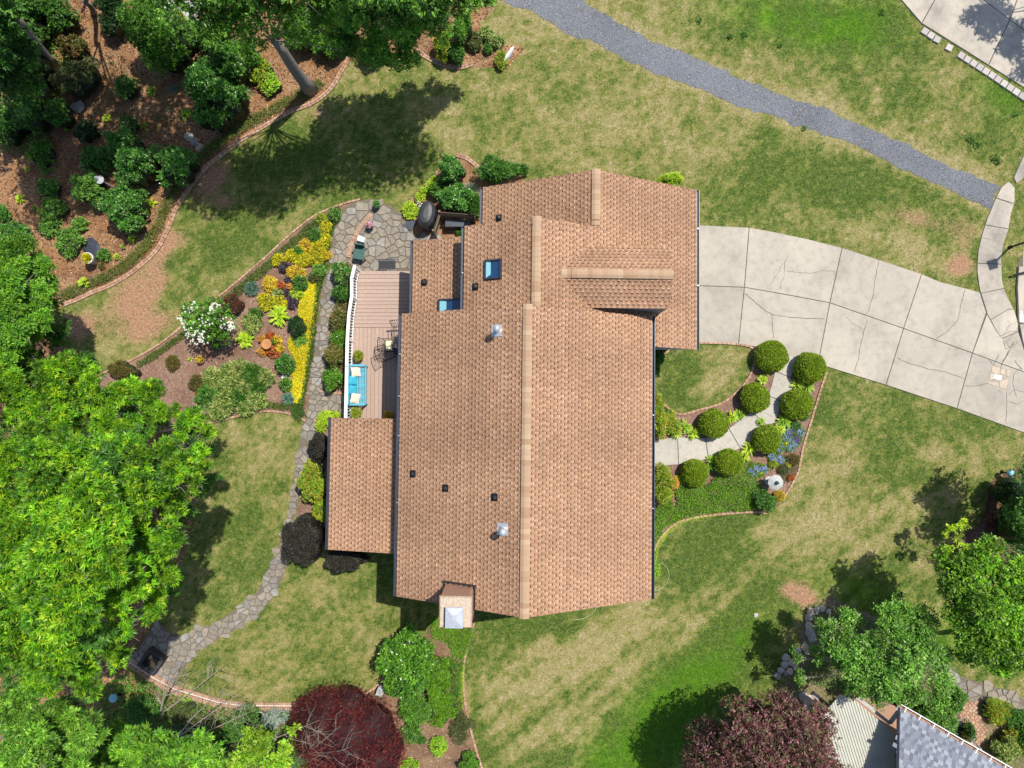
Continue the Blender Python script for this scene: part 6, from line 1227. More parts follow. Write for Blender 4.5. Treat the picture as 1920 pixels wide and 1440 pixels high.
cover("yellow_sedum", [(577,528),(602,524),(598,545),(594,580),(590,620),(584,650),(578,690),(572,730),(566,757),(556,756),(548,735),(548,700),(555,690),(553,670),(545,662),(541,640),(556,622),(563,600),(560,580),(566,555),(574,545)], .16, 'sedum', "bright yellow creeping strip along the flagstone path", .055, .034, 3.2)
cover("border_grass", [(622,402),(640,400),(624,440),(614,490),(600,560),(593,620),(584,690),(572,752),(564,792),(548,778),(552,758),(562,757),(570,728),(576,690),(582,650),(588,600),(593,555),(598,520),(606,478),(612,440)], .2, 'mondo', "dark green grassy border between yellow strip and flagstone path", .12, .026, 2.6, lean=.8)
cover("border_grass", [(640,388),(592,411),(549,446),(503,487),(459,526),(424,555),(400,572),(350,616),(302,652),(258,680),(262,690),(305,664),(356,628),(400,590),(436,568),(470,538),(512,502),(556,460),(598,425),(640,402)], .16, 'border', "strip of olive grass under the upper brick line", .11, .024, 2.2, lean=.7)
cover("border_grass", [(575,780),(545,768),(500,764),(460,768),(410,782),(350,797),(352,790),(400,772),(450,757),(500,752),(545,757),(567,765)], .16, 'border', "strip of olive grass above the brick arc of the oval lawn", .11, .024, 2.2, lean=.7)
cover("border_grass", [(118,566),(143,555),(172,541),(213,523),(256,494),(288,462),(309,425),(320,393),(338,363),(360,330),(384,302),(416,278),(452,252),(497,225),(542,200),(585,181),(612,160),(595,150),(570,165),(535,185),(490,208),(445,235),(405,262),(370,290),(342,325),(325,355),(305,385),(292,420),(272,450),(243,480),(205,508),(165,525),(120,545)], .18, 'border', "strip of olive grass above the double brick edging", .12, .026, 1.6, lean=.7)
vm = [(390,715),(410,700),(440,688),(470,680),(490,676),(503,694),(506,715),(500,735),(490,748),(488,765),(470,770),(455,762),(448,745),(438,738),(436,760),(425,780),(405,782),(386,772),(380,745)]
for (u, v, r, lb) in [(400,708,16,"variegated clump at the upper left of the large variegated mass"),(405,738,20,"variegated clump on the left of the large variegated mass"),(412,765,19,"variegated clump at the lower left of the large variegated mass"),(432,715,19,"variegated clump in the centre of the large variegated mass"),(433,697,14,"variegated clump on the upper edge of the large variegated mass"),(497,708,13,"variegated clump at the right end of the large variegated mass"),(462,727,11,"small variegated clump amid the dark green leaves"),(482,752,14,"variegated clump at the lower right of the large variegated mass"),(460,765,11,"lowest variegated clump above the brick arc"),(425,745,17,"variegated clump in the lower middle of the mass"),(452,690,12,"variegated clump below the mulch edge near the top of the mass")]: shrub(u, v, r*1.15, r*1.15, .5, 'varieg', lb, "variegated_clump", "plant", L=.16, W_=.028, star=1.2, spread=.1, lobes=3, kcore=.4, group="variegated clumps of one large mass")
for (u, v, ru, rv, lb) in [(474,700,17,18,"dark green leafy clump at the top right of the variegated mass"),(452,742,14,17,"dark green leafy clump in the middle of the variegated mass"),(485,722,14,15,"dark green leafy clump inside the right end of the mass")]: shrub(u, v, ru, rv, .5, 'dark', lb, "leafy_clump", "plant", L=.14, W_=.04, star=1.2, spread=.08, lobes=3, kcore=.4)
shrub(370, 718, 16, 15, .5, 'brownshrub', "bronze brown shrub left of the large variegated mass", L=.06, W_=.03); shrub(373, 738, 7, 6, .3, 'rust', "rusty tip below the bronze shrub", L=.05, W_=.025, lobes=0); shrub(323, 680, 12, 14, .4, 'brownshrub', "small olive brown shrub on open mulch left of the bowl", L=.07, W_=.025, kcore=.4); shrub(235, 695, 30, 20, .8, 'brownshrub', "brown green shrub near the lower left end of the brick line", L=.06, W_=.025)
rosette(357, 673, 5, .15, 'lime', "tiny lime plant beside the terracotta bowl", n=20)
# white flowering tree
wt = tree((400, 637), [(372,590,1.6,.62,.5),(400,590,1.9,.62,.55),(392,618,1.6,.55,.45),(424,612,1.5,.5,.4),(413,632,1.2,.45,.4),(362,612,1.5,.45,.4),(358,583,1.5,.35,.3),(410,572,1.7,.4,.35)], 'mid', "small tree with clusters of white flowers by the garden bed", .12, .06, 420, 8, r0=.05, spread=.08, fill=.3, lump=0)
fb2 = [(P(u, v, z)[0], P(u, v, z)[1], z, r, r, r*.7) for (u, v, z, r) in [(350,586,1.7,.28),(372,634,1.7,.26),(385,636,1.75,.22),(425,606,1.9,.28),(432,612,1.8,.2),(405,578,2.1,.22),(396,582,2.2,.16),(358,630,1.6,.2),(353,612,1.7,.2),(376,612,2.1,.3),(393,596,2.3,.3),(342,600,1.5,.2),(366,575,1.8,.2)]]; flowers(wt, fb2, 230, .085, 'white')
cover("undergrowth", [(655,490),(668,505),(666,560),(658,600),(656,690),(655,728),(612,728),(618,680),(622,620),(632,560),(638,500)], .4, 'photinia', "mixed green and bronze leaves filling the strip beside the deck", .09, .045, 1.6)
cover("yellow_drift", [(612,412),(622,430),(616,480),(606,496),(575,500),(540,492),(530,478),(560,462),(590,440)], .22, 'yellow', "uneven yellow and green drift in the upper garden bed", .07, .035, 1.5)
cover("low_leaves", [(1455,850),(1485,855),(1497,870),(1487,900),(1470,905),(1455,880),(1440,875)], .12, 'oliv', "thin olive leaves among the flowers of the front bed", .06, .025, .9)
cover("low_leaves", [(1335,870),(1345,880),(1395,862),(1425,868),(1440,880),(1420,900),(1395,896),(1350,890)], .15, 'ground', "bright leaves creeping between hedge balls and blue flowers", .07, .03, 1.2)
# ------------------------------------------------------------------ woodland floor plants
for (u, v, ru, rv, h, pal, lb) in [(303,75,58,60,2.6,'mid',"big rounded bright green shrub in the upper woodland"),(297,40,32,28,2.4,'light',"yellow green top part of the upper woodland shrub"),(330,110,34,32,2.0,'mid',"lower right part of the upper woodland shrub"),(410,175,58,55,2.4,'camellia',"large dark rhododendron left of the leaning trunk"),(432,130,40,36,2.4,'dark',"dark top part of the rhododendron near the leaning trunk"),(400,225,35,24,1.6,'camellia',"lower part of the dark rhododendron above the brick edging"),
 (238,275,32,30,1.8,'camellia',"upper left lobe of the sprawling camellia"),(262,318,45,34,2.0,'camellia',"central lobe of the sprawling camellia"),(333,312,42,38,1.8,'camellia',"right lobe of the sprawling camellia beside the brick edging"),(178,358,34,32,1.2,'light',"pale left lobe of the sprawling camellia below the statue"),(240,385,40,40,1.6,'camellia',"lower lobe of the sprawling camellia"),(247,420,28,20,1.2,'camellia',"lowest tip of the sprawling camellia"),(165,248,20,22,.9,'vdark',"small blackish shrub left of the sprawling camellia"),(172,300,18,24,.8,'dark',"dark narrow shrub between mulch and camellia"),
 (94,355,24,20,.5,'light',"top part of the pachysandra patch on the left mulch"),(103,395,30,26,.5,'light',"middle part of the pachysandra patch on the left mulch"),(92,425,18,18,.45,'light',"left bulge of the pachysandra patch"),(133,455,28,28,.55,'light',"lower part of the pachysandra patch above the urn"),(28,440,36,28,.8,'camellia',"glossy shrub beside the dark stump at the left edge"),(5,398,12,14,.6,'camellia',"small glossy shrub cut by the left edge"),(80,290,26,28,.7,'mid',"rounded green shrub on sunny mulch at the left"),(150,150,46,40,1.4,'oliv',"olive fine leaved shrub at the foot of the pale trunk"),
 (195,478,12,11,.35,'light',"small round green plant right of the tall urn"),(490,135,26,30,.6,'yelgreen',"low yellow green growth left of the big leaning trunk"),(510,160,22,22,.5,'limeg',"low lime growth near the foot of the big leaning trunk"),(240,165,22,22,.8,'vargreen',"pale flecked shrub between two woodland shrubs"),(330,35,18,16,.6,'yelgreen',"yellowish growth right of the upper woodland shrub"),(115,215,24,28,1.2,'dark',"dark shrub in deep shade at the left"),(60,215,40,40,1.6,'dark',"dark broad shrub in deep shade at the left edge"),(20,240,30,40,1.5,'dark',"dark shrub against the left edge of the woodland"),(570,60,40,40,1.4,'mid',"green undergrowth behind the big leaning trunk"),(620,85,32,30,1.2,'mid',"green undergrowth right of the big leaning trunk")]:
    shrub(u, v, ru, rv, h, pal, lb, L=.10, W_=.05, m='waxy' if pal in ('camellia', 'dark') else 'leaf', lobes=5, corecol=(.015, .025, .01), dens=.8)
for k, (u, v, r, pal, lb) in enumerate([(201,221,9,'lime',"lime hosta alone on woodland litter above the camellia"),(348,215,11,'limeg',"lime hosta beside the dark rhododendron"),(52,317,6,'lime',"small lime hosta left of the sunny green shrub"),(38,371,9,'lime',"lime hosta on sunny mulch near the left edge"),(283,381,10,'lime',"lime hosta below the camellia by the brick edging"),(157,530,11,'lime',"pale lime hosta near the lower bend of the brick edging"),(248,448,9,'lime',"lime hosta below the lowest camellia tip"),(219,481,7,'lime',"small lime hosta right of the round green plant by the urn"),(270,236,9,'yelgreen',"yellowish fern beside the bright litter patch"),(284,170,10,'limeg',"green hosta above the bright litter patch"),(125,240,6,'limeg',"small hosta at the shaded edge left of the camellia"),(231,462,5,'limeg',"tiny hosta above the urn's right neighbour"),(157,425,9,'yelgreen',"sparse yellow green plant right of the pachysandra patch"),(65,390,6,'yelgreen',"sparse small plant left of the pachysandra patch"),(568,72,9,'limeg',"green hosta beside the leaning trunk's top"),(190,498,8,'brownshrub',"brownish fern under the tall urn")]): rosette(u, v, r, .28, pal, lb, "hosta", "plant", 40, .36, "hostas scattered over the woodland floor")
rosette(325, 166, 8, .3, 'bluegreen', "blue green hosta between two big woodland shrubs", n=36)
for (u, v, ru, rv, h, pal, lb) in [(833,90,22,24,1.1,'yelgreen',"yellow green mound above the double brick arc"),(826,78,12,12,1.15,'gold',"golden top of the mound above the brick arc"),(857,100,15,17,1.0,'dark',"dark round shrub above the double brick arc"),(868,55,20,38,1.6,'mid',"tall green shrub left of the variegated row"),(912,62,14,12,.5,'varieg',"pale variegated plant, upper of the row by the lawn"),(930,78,16,11,.5,'varieg',"pale variegated plant, lower of the row by the lawn"),(890,78,14,18,.5,'oliv',"grassy olive plant inside the small bed"),(915,92,8,8,.4,'dark',"small dark plant inside the small bed"),(940,112,12,18,.45,'yelgreen',"yellow green plant along the long white stone"),(700,95,30,24,1.0,'dark',"dark shrub under the top tree near the brick line")]: shrub(u, v, ru, rv, h, pal, lb, L=.08, W_=.035, lobes=4)
# ------------------------------------------------------------------ south bed
cover("ground_cover", [(806,1150),(835,1165),(885,1170),(888,1180),(878,1215),(870,1235),(850,1230),(838,1205),(812,1195)], .2, 'ground', "bright green ground cover below the chimney", .08, .025, 2.4)
cover("strap_leaves", [(838,1225),(868,1240),(866,1275),(866,1320),(850,1330),(838,1315),(845,1280),(835,1250)], .35, 'mid', "dark strap leaved plants beside the long brick edging", .22, .02, 2.2, lean=1.0)
cover("lime_fringe", [(866,1240),(871,1250),(868,1290),(869,1330),(862,1330),(858,1300)], .12, 'lime', "lime fringe along the long brick edging", .07, .025, 1.6)
shrub(765, 1240, 52, 60, 2.2, 'mid', "large glossy camellia between lawn and chimney bed", L=.13, W_=.07, m='waxy', lobes=8, spread=.1, corecol=(.01, .02, .008), dens=.8); shrub(730, 1230, 22, 30, 1.8, 'mid', "ragged left lobe of the large camellia", L=.13, W_=.07, m='waxy', lobes=4, spread=.12, corecol=(.01, .02, .008), dens=.8); shrub(778, 1215, 26, 26, 1.9, 'mid', "upper lobe of the large camellia", L=.13, W_=.07, m='waxy', lobes=4, spread=.12, corecol=(.01, .02, .008), dens=.8); shrub(738, 1282, 16, 22, 1.2, 'mid', "lower left lobe of the large camellia above the utility box", L=.10, W_=.06, m='waxy')
shrub(822, 1272, 30, 46, 1.0, 'ground', "soft bright green mound right of the camellia", L=.07, W_=.03, lobes=4, corecol=(.05, .1, .01)); shrub(780, 1330, 38, 36, .8, 'mid', "rounded green shrub below the camellia", L=.07, W_=.04, lobes=4); shrub(832, 1330, 28, 32, .5, 'ground', "bright green low patch below the soft mound", L=.07, W_=.03); shrub(770, 1375, 18, 18, .45, 'vargreen', "cream flecked patch beside the maroon maple", L=.07, W_=.03)
shrub(822, 1400, 15, 18, .5, 'limeg', "lime green plant on open mulch near the bottom", L=.07, W_=.03); shrub(790, 1387, 8, 8, .3, 'dark', "small dark plant beside the cream flecked patch", lobes=2); shrub(866, 1362, 24, 34, .4, 'oliv', "thin olive growth beside the long brick edging", L=.07, W_=.02, kcore=0, dens=.5); shrub(880, 1435, 22, 20, .8, 'mid', "green shrub cut by the bottom edge beside the brick edging", L=.07, W_=.035); shrub(768, 1435, 18, 10, .5, 'limeg', "lime growth at the bottom edge below the maroon maple", L=.07, W_=.03)
mp = tree((655, 1405), [(650,1385,1.6,1.7,.95),(600,1365,1.5,1.3,.8),(690,1370,1.5,1.35,.85),(705,1425,1.4,1.2,.8),(640,1440,1.5,1.5,.85),(610,1330,1.35,.9,.6),(655,1325,1.35,.9,.6),(575,1330,1.1,.6,.45),(735,1400,1.1,.6,.5)], 'maroon', "weeping maroon maple dome at the bottom", .075, .016, 9500, 9, r0=.12, star=.9, fill=.15, spread=.06, kc=.86, cc=(.03, .008, .01), name="maple_tree", lump=0)
shrub(520, 1345, 26, 14, .5, 'silver', "silvery grey foliage below the low brick wall", L=.08, W_=.025); shrub(455, 1360, 38, 32, 1.0, 'dark', "dark ivy like shrub below the low brick wall", L=.08, W_=.04, dens=.8); shrub(405, 1395, 30, 30, 1.0, 'mid', "green shrub among bare twigs at the bottom left"); shrub(350, 1340, 40, 26, .5, 'oliv', "olive undergrowth below the end of the flagstone path", dens=.6); shrub(270, 1330, 36, 30, .6, 'dark', "dark undergrowth left of the bare pale branches", dens=.6); shrub(570, 1420, 30, 24, .9, 'vargreen', "pale fine foliage left of the maroon maple's foot", L=.05, W_=.02, dens=.6)
for (u, v, r, lb) in [(320,1335,8,"lime plant below the low brick wall, upper of two"),(315,1355,7,"lime plant below the low brick wall, lower of two"),(350,1310,9,"lime plant against the low brick wall"),(360,1362,12,"lime plant beside the purplish boulder"),(495,1357,6,"lime sprig above the empty round pot")]: rosette(u, v, r, .3, 'limeg', lb, "hosta", "plant", 34, .4, "lime plants below the brick wall")
cover("undergrowth", [(245,1250),(330,1300),(450,1330),(570,1330),(590,1400),(600,1470),(200,1470),(180,1350),(200,1280)], .4, 'mid', "tangled green undergrowth below the low brick wall", .11, .05, 1.0)
for (u, v, ru, rv, h, pal, lb) in [(35,55,60,50,2.0,'dark',"broad dark shrub behind the long pale trunk in the upper left corner"),(100,25,44,34,1.8,'dark',"dark shrub between the two trunks at the top edge"),(55,130,55,44,1.9,'mid',"green shrub left of the long pale trunk's foot"),(215,30,34,40,1.4,'vdark',"blackish shrub right of the thin top trunk"),(140,90,30,26,.7,'brownshrub',"brownish low growth right of the pale trunk"),(455,110,36,34,1.5,'mid',"green shrub behind the rhododendron at the top"),(400,70,40,36,1.6,'mid',"green shrub between the two woodland giants at the top"),(355,70,22,30,1.0,'camellia',"glossy shrub right of the big rounded woodland shrub"),(245,235,20,16,.5,'vargreen',"low flecked plant above the sprawling camellia"),(195,300,16,26,.7,'camellia',"narrow glossy shrub above the statue"),(150,420,14,12,.4,'light',"right bulge of the pachysandra patch")]:
    shrub(u, v, ru, rv, h, pal, lb, L=.11, W_=.05, lobes=5, corecol=(.015, .025, .01), dens=.8)
cover("undergrowth", [(-60,-60),(130,-60),(140,120),(120,230),(60,290),(-60,290)], .4, 'mid', "leafy undergrowth in the shaded upper left corner", .12, .055, .7)
cover("undergrowth", [(500,-40),(650,-40),(640,60),(600,110),(520,60)], .4, 'mid', "leafy undergrowth behind the big leaning trunk", .12, .055, .7)
cover("undergrowth", [(200,110),(245,130),(230,200),(300,215),(330,190),(340,230),(270,262),(190,210)], .2, 'oliv', "thin olive undergrowth between the big woodland shrubs", .1, .04, .35)
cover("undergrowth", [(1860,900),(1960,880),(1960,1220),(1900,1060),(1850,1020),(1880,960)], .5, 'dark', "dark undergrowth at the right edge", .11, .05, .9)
# ------------------------------------------------------------------ right side
shrub(1893, 925, 26, 34, 1.8, 'vdark', "dark shrub at the right edge below the gazing ball", L=.09, W_=.04, dens=.6); shrub(1905, 985, 34, 44, 2.4, 'dark', "tall dark shrub at the right edge above the bright tree", L=.1, W_=.045, dens=.6); shrub(1862, 985, 20, 28, .9, [((.14,.05,.05),3),((.08,.05,.03),3)], "sparse reddish bush in shade near the right edge", L=.07, W_=.025, kcore=0, dens=.4)
shrub(1900, 1388, 20, 22, .8, 'yelgreen', "rounded yellow green shrub near the neighbour's gutter"); shrub(1885, 1405, 26, 24, .9, 'varieg', "pale variegated shrub beside the neighbour's gutter", L=.07, W_=.03); shrub(1868, 1330, 26, 22, .6, 'yelgreen', "yellow green grasses inside the neighbour's path bend", L=.13, W_=.02); shrub(1905, 1345, 26, 18, .6, 'dark', "dark low shrub inside the neighbour's path bend"); shrub(1816, 1370, 7, 18, .8, 'dark', "small dark conifer on the neighbour's concrete pad", lobes=1); shrub(1812, 1382, 8, 8, .5, 'gold', "golden plant beside the dark pond", lobes=1)
shrub(1758, 1350, 34, 28, 1.3, 'light', "green shrub against the neighbour's white gutter", L=.08, W_=.04); shrub(1790, 1310, 22, 24, 1.0, 'light', "light green shrub beside the neighbour's stone path"); shrub(1700, 1305, 24, 22, .9, 'mid', "green shrub above the side deck between the roofs"); shrub(1690, 1295, 8, 8, .5, 'dark', "small round dark shrub in a ring of pale stones"); shrub(1920, 1385, 20, 34, 1.0, 'mid', "green shrub cut by the right edge near the bottom")
shrub(1715, 1270, 30, 14, .25, [((.5,.42,.33),3),((.3,.28,.15),2)], "low pale dry flowering patch under the loose tree", "dry_plant", "plant", kcore=0, dens=.5)
cover("undergrowth", [(1540,1160),(1600,1150),(1700,1180),(1760,1230),(1790,1290),(1790,1345),(1700,1320),(1600,1300),(1560,1290),(1500,1270),(1520,1230),(1560,1200)], .3, 'vargreen', "weedy green undergrowth beneath the loose tree", .1, .035, .9)
# ------------------------------------------------------------------ trees
random.seed(11)
# long leaved bright tree filling the left
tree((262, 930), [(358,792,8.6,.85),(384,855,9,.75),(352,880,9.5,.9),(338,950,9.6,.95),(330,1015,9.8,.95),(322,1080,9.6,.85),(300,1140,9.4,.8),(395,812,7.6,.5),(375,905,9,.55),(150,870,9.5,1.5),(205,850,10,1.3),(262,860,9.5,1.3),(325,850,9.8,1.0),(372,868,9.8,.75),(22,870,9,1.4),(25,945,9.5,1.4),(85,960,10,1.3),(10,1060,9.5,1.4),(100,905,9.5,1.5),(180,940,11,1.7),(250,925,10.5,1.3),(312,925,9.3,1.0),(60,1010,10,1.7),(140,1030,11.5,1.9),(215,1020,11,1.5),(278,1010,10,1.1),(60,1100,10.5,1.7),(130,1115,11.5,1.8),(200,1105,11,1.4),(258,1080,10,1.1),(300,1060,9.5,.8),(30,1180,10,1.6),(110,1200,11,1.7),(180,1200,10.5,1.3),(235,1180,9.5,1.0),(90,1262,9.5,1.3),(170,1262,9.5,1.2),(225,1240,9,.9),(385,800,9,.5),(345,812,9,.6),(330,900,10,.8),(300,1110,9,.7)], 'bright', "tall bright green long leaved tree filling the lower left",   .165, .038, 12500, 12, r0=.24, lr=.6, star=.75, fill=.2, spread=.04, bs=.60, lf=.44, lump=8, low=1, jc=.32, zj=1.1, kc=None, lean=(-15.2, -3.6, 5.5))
tree((250, 790), [(60,760,7,1.3),(115,715,6.5,1.2),(175,725,6,1.0),(240,740,5.8,1.0),(290,740,5.4,.95),(310,775,5.4,.75),(70,830,7.2,1.2),(205,770,5.6,.8),(150,765,6.4,.9),(280,805,5.5,.7),(205,805,6,.9),(125,800,7,1.0),(240,800,6,.7),(25,720,7,1.0),(155,690,5,.55)], 'bright', "bright green tree reaching over the mulch bed's lower left end", .16, .038, 4600, 12, r0=.16, star=.75, fill=.2, spread=.04, bs=.72, lf=.42, low=1, jc=.32, zj=.6, lean=(-15.5, .8, 3.5))
tree((20, 560), [(30,490,6,1.2),(78,500,5.5,.95),(30,560,6.5,1.3),(85,560,6,1.0),(45,620,6.5,1.2),(88,610,6,.8),(15,680,6.5,1.0),(50,650,6,.8),(100,535,5.2,.6)], [((.12,.30,.02),4),((.20,.40,.03),3),((.06,.18,.02),3)], "rounded green tree at the left edge opposite the urn", .11, .045, 7000, 9, r0=.2, star=.8, fill=.3, bs=.75, lf=.45, low=1)
tree((60, 1400), [(40,1330,8,1.4),(110,1340,8,1.3),(170,1380,7.5,1.1),(60,1410,8.5,1.6),(140,1430,8,1.4),(20,1460,8,1.5),(100,1480,8,1.5),(180,1450,7,1.0)], [((.14,.33,.03),4),((.24,.45,.05),3),((.08,.2,.02),3)], "bright tree in the bottom left corner", .16, .038, 5000, 12, r0=.22, star=.75, fill=.2, spread=.04, bs=.60, lf=.45, low=1, jc=.32, zj=.8)
tree((310, 1450), [(230,1420,5,1.0),(290,1405,4.8,.9),(345,1420,4.6,.9),(300,1450,5,1.0),(400,1440,4.2,.8),(275,1385,4.6,.5),(375,1405,4.2,.6),(330,1395,4.4,.5),(250,1390,4.8,.6)], [((.14,.36,.03),4),((.26,.5,.04),3),((.08,.2,.02),2)], "young bright tree at the bottom edge left of the bare branches", .18, .042, 3000, 12, r0=.1, star=.75, spread=.04, fill=.25)
tree((500, 1440), [(495,1395,3,.6),(470,1420,3,.6),(520,1425,3,.6),(540,1400,2.6,.4),(450,1440,2.8,.5),(552,1368,2.4,.3),(470,1390,2.8,.4),(420,1425,3,.5)], 'limeg', "small lime green tree between bare branches and maroon maple", .15, .045, 700, 9, r0=.06, star=.9, spread=.1, lf=.5)
# top trees
tree((582, 168), [(400,-10,9,1.6),(450,30,8.2,1.3),(500,20,8.5,1.3),(560,25,8,1.0),(610,40,7,1.1),(470,75,6.4,.8),(520,-40,9.5,1.6),(620,-60,9,1.7),(420,-80,9.5,2.2),(700,-70,8.5,1.8),(800,-60,8.5,1.7),(565,75,5.8,.6),(660,100,5.0,.62),(640,-20,7.5,1.2),(875,-90,9,1.6),(345,-60,9,1.8)], [((.12,.29,.03),4),((.21,.42,.05),3),((.07,.18,.02),3)], "big tree with leaning grey trunk at the top of the woodland", .14, .055, 8200, 9, r0=.28, lr=.35, star=.8, fill=.35, spread=.12, lean=(P(515,75,4.4)[0], P(515,75,4.4)[1]-.1, 4.6), jc=.3)
tree((715, 60), [(690,30,5.0,1.2),(750,20,5.5,1.3),(800,35,4.6,1.0),(720,85,3.8,.95),(770,80,3.6,.8),(690,105,3.4,.6),(830,10,5.0,1.1),(880,5,4.6,.9),(765,118,3.2,.42),(920,2,4.4,.45),(650,60,4.6,1.0),(660,100,3.4,.6)], [((.14,.34,.035),4),((.25,.48,.07),3),((.07,.19,.02),3)], "leafy green tree overhanging the top of the lawn", .13, .055, 6000, 9, r0=.07, limbs=False, star=.8, fill=.4, spread=.12, jc=.3)
tree((106, 126), [(-40,-60,9,2.2),(30,-50,9,1.6),(-60,40,8.5,1.8),(10,60,5.5,1.1)], 'dark', "tall tree with a long pale leaning trunk in the upper left corner", .13, .055, 2600, 9, r0=.17, lean=(P(20,22,3.6)[0], P(20,22,3.6)[1], 3.6), fill=.45)
tree((176, 24), [(100,-90,9,1.8),(190,-90,9,1.8),(270,-80,8.5,1.6)], 'dark', "thin dark trunk cut by the top edge of the woodland", .13, .055, 2200, 9, r0=.12, lean=(P(158,-2,2.2)[0], P(158,-2,2.2)[1], 2.2), fill=.45)
tree((30, 190), [(20,90,5.5,.9),(60,120,5,.9),(20,150,5,.9),(75,170,4.4,.7),(15,20,6,.9)], [((.08,.22,.03),4),((.16,.32,.06),2),((.05,.14,.02),3)], "shaded green tree at the upper left edge", .12, .055, 2300, 9, r0=.13, kc=.5)
# woodland beyond the top edge: its shade dapples the upper left bed
for k, (u, v, z, r) in enumerate([(-40,-190,9,2.2),(80,-230,9,2.0),(200,-210,9,1.9),(-60,-60,8.5,1.8),(330,-230,9,2.0)]):
    tree((u+120, v+150), [(u,v,z,r),(u-70,v+50,z-.8,r*.75),(u+60,v+70,z-1,r*.6)], 'dark', ["woodland tree beyond the top edge, farthest left","woodland tree beyond the top edge, second from the left","woodland tree beyond the top edge, middle one","woodland tree just outside the upper left corner","woodland tree beyond the top edge, nearest the leaning trunk"][k], .16, .08, 400, 8, r0=.1, lr=.3, group="woodland trees beyond the top edge", fill=.5)
# forest margin left of the frame: it casts the woodland's shade
for k, (u, v, z, r) in enumerate([(-130,520,8,1.8),(-160,800,9,2.2)]):
    tree((u+60, v), [(u,v,z,r),(u-60,v+50,z-.8,r*.8),(u+20,v-60,z-1,r*.7)], 'dark', ["woodland tree beyond the left edge beside the tree stump","woodland tree beyond the left edge behind the tall bright tree","woodland tree beyond the left edge, uppermost"][k], .16, .07, 1300, 8, r0=.18, group="woodland trees beyond the left edge", fill=.5)
# right side trees
tree((1800, 1180), [(1790,1065,4.6,.8),(1840,1050,4.8,.9),(1890,1080,5,.9),(1800,1120,4.8,.9),(1860,1130,5.2,1.0),(1910,1150,5,1.0),(1800,1180,4.4,.75),(1850,1200,4.8,.9),(1905,1215,4.6,.9),(1782,1092,4,.5),(1820,1235,4,.55),(1860,1245,4,.6)], [((.17,.38,.02),4),((.28,.5,.03),3),((.10,.24,.02),3)], "rounded bright green tree at the right edge", .11, .055, 6500, 8, r0=.13, star=.7, fill=.3, spread=.08, kc=.3, bs=1.05, lf=.5)
tree((1800, 1035), [(1778,990,2.2,.28),(1806,985,2.4,.3),(1795,1015,2.2,.32),(1775,1030,2,.25),(1808,1030,2.1,.28),(1770,1005,2,.18)], 'lime', "slender lime green sapling above the bright right tree", .09, .05, 210, 7, name="sapling", r0=.03, fill=.3, spread=.06)
tree((1660, 1225), [(1560,1200,3.4,.8),(1610,1230,3.8,.9),(1660,1180,3.8,.9),(1700,1230,4,1.0),(1640,1270,3.8,.9),(1720,1180,3.6,.8),(1750,1230,3.6,.7),(1590,1270,3.2,.7),(1690,1140,3.4,.6),(1530,1230,2.8,.4),(1548,1172,3.2,.5),(1492,1232,2.6,.28),(1580,1150,3,.4),(1500,1270,2.4,.3),(1760,1300,3,.6),(1700,1300,3.2,.6),(1600,1165,3,.5)], [((.10,.26,.03),4),((.20,.40,.05),3),((.30,.46,.12),1)], "loose branched green tree beside the neighbour's roofs", .12, .055, 4300, 7, r0=.1, fill=.5, spread=.14, bs=1.12, star=.6, bark='twig')
tree((1440, 1390), [(1345,1400,3.2,1.0),(1395,1365,3.4,1.1),(1450,1350,3.6,1.0),(1500,1365,3.6,1.0),(1430,1390,4.2,1.5),(1360,1430,3.6,1.4),(1500,1400,3.8,1.3),(1540,1440,3.6,1.0),(1440,1470,4.2,1.8),(1310,1440,3,.9),(1320,1395,3,.8),(1535,1375,3.4,.6),(1470,1312,3,.6),(1415,1325,3,.5)], 'plum', "purple leaved plum tree beside the neighbour's cream roof", .10, .05, 10500, 7, r0=.16, star=.7, fill=.35, spread=.1, kc=.5, lf=.5, bs=1.1, cc=(.03, .015, .018), name="plum_tree", jc=.3)
# off to the upper right a tree whose shade falls on the second driveway
tree((2130, -60), [(2175,-150,5,1.0),(2150,-220,5.4,1.2),(2130,-100,4.6,.7),(2200,-90,5,.9),(2090,-190,5,.7)], 'mid', "tree just beyond the upper right corner shading the driveway", .13, .06, 1500, 8, r0=.15)
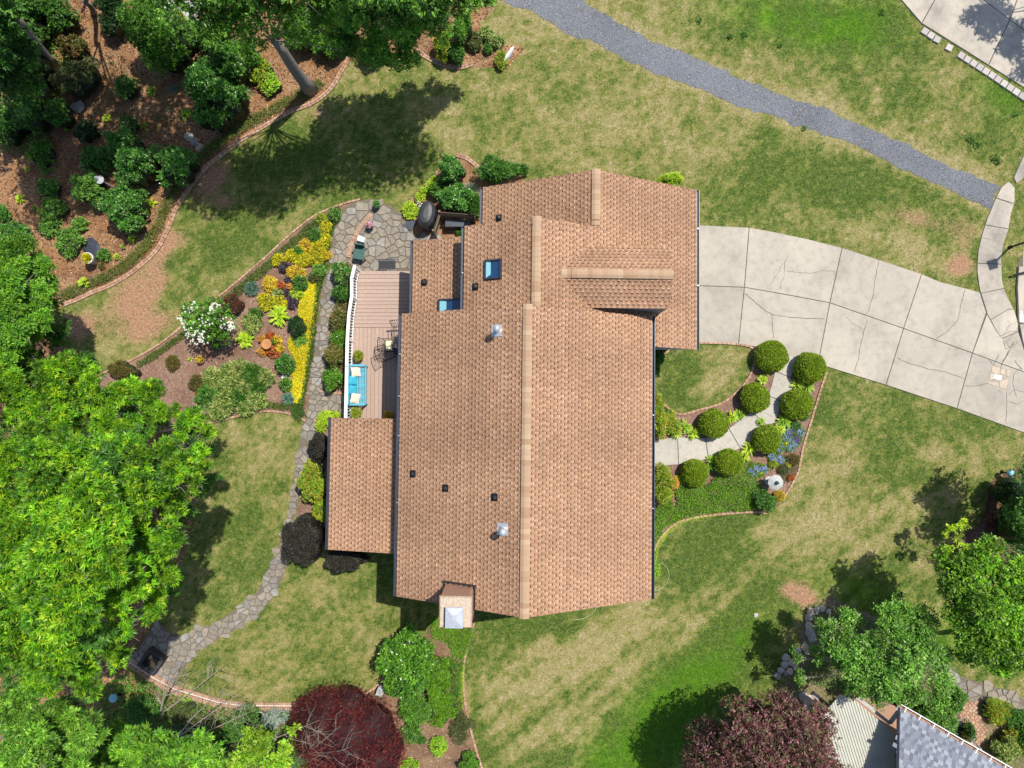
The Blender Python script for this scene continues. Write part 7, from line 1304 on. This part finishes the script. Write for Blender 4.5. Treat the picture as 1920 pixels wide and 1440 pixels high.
# bare branches, lower left
def bare(u, v, ends, label, z1=3.6, r0=.07, seed=0):
    rr = random.Random(seed); x, y = P(u, v)[:2]; root = empty("bare_tree", (x, y, 0), label, "bare tree", "bare trees at the bottom left"); mb = MB(); b = np.array((x, y, 0.0))
    for (eu, ev, ez) in ends:
        e = np.array(P(eu, ev, ez)); mid = b*.5+e*.5+np.array((rr.uniform(-.25, .25), rr.uniform(-.25, .25), .25)); pts = [b, b*.7+mid*.3, mid, mid*.45+e*.55, e]; mb.tube(pts, [r0, r0*.8, r0*.55, r0*.35, r0*.12], 6)
        for j in range(9):
            t = rr.uniform(.25, .95); i = min(3, int(t*4)); p = pts[i]*(1-(t*4-i))+pts[i+1]*(t*4-i); d = (e-b)/np.linalg.norm(e-b); side = np.cross(d, (0, 0, 1.0)); L = rr.uniform(.5, 1.5); sgn = rr.choice((-1, 1)); q = p+d*L*.8+side*sgn*L*.55+np.array((0, 0, rr.uniform(-.1, .4))); q2 = q+d*L*.5+side*sgn*L*rr.uniform(-.15, .3)+np.array((0, 0, rr.uniform(-.3, .1)))
            mb.tube([p, p*.5+q*.5+np.array((0, 0, .08)), q, q2], [r0*.3, r0*.22, r0*.15, r0*.06], 4)
            for _ in range(2): q3 = q+np.array((rr.uniform(-.5, .5), rr.uniform(-.5, .5), rr.uniform(-.1, .2))); mb.tube([p*.3+q*.7, q3], [r0*.1, r0*.05], 4)
    mb.build("branches", M['twig'], root)
bare(300, 1340, [(345,1258,3.2),(420,1248,3.4),(330,1240,2.6)], "bare pale branch forking over the end of the flagstone path", seed=1, r0=.04); bare(330, 1385, [(450,1300,3.0),(480,1330,2.8),(420,1290,3.0)], "bare pale tree reaching across the low brick wall", seed=2, r0=.035); bare(440, 1415, [(600,1350,2.6),(520,1330,2.8),(470,1345,2.6)], "thin bare tree left of the maroon maple", seed=3, r0=.028); bare(540, 1430, [(640,1360,3.2),(660,1400,3.0),(600,1380,3.0)], "fine bare twigs hanging over the maroon maple", seed=4, r0=.026);
x, y = P(8, 463)[:2]; tag(MB().lathe((x, y, 0), [(.5, 0), (.42, .2), (.38, .5), (.3, .52)], 12).build("tree_stump", M['bark'], None, (x, y, 0), True), "dark tree stump at the left edge below the glossy shrub", "stump")

for (u, v, r) in [(1311,38,5),(1368,68,5),(1396,65,6),(1655,22,6),(1822,262,7),(1833,272,6),(1866,296,7),(1872,303,5),(1903,216,5),(1508,240,4),(1463,84,4)]:
    shrub(u, v, r, r, .12, 'dark', "small dark weed in the upper right lawn", "weed", "weed", L=.08, W_=.03, lobes=0, kcore=0, group="dark weeds in the upper right lawn")

tree((1950, 960), [(1935,880,3.6,1.0),(1950,950,3.8,1.2),(1935,1010,3.4,.9),(1905,950,2.6,.7),(1990,900,4.2,1.3)], 'dark', "dark tree crossing the right edge of the picture", .11, .05, 2600, 8, r0=.12, fill=.4)
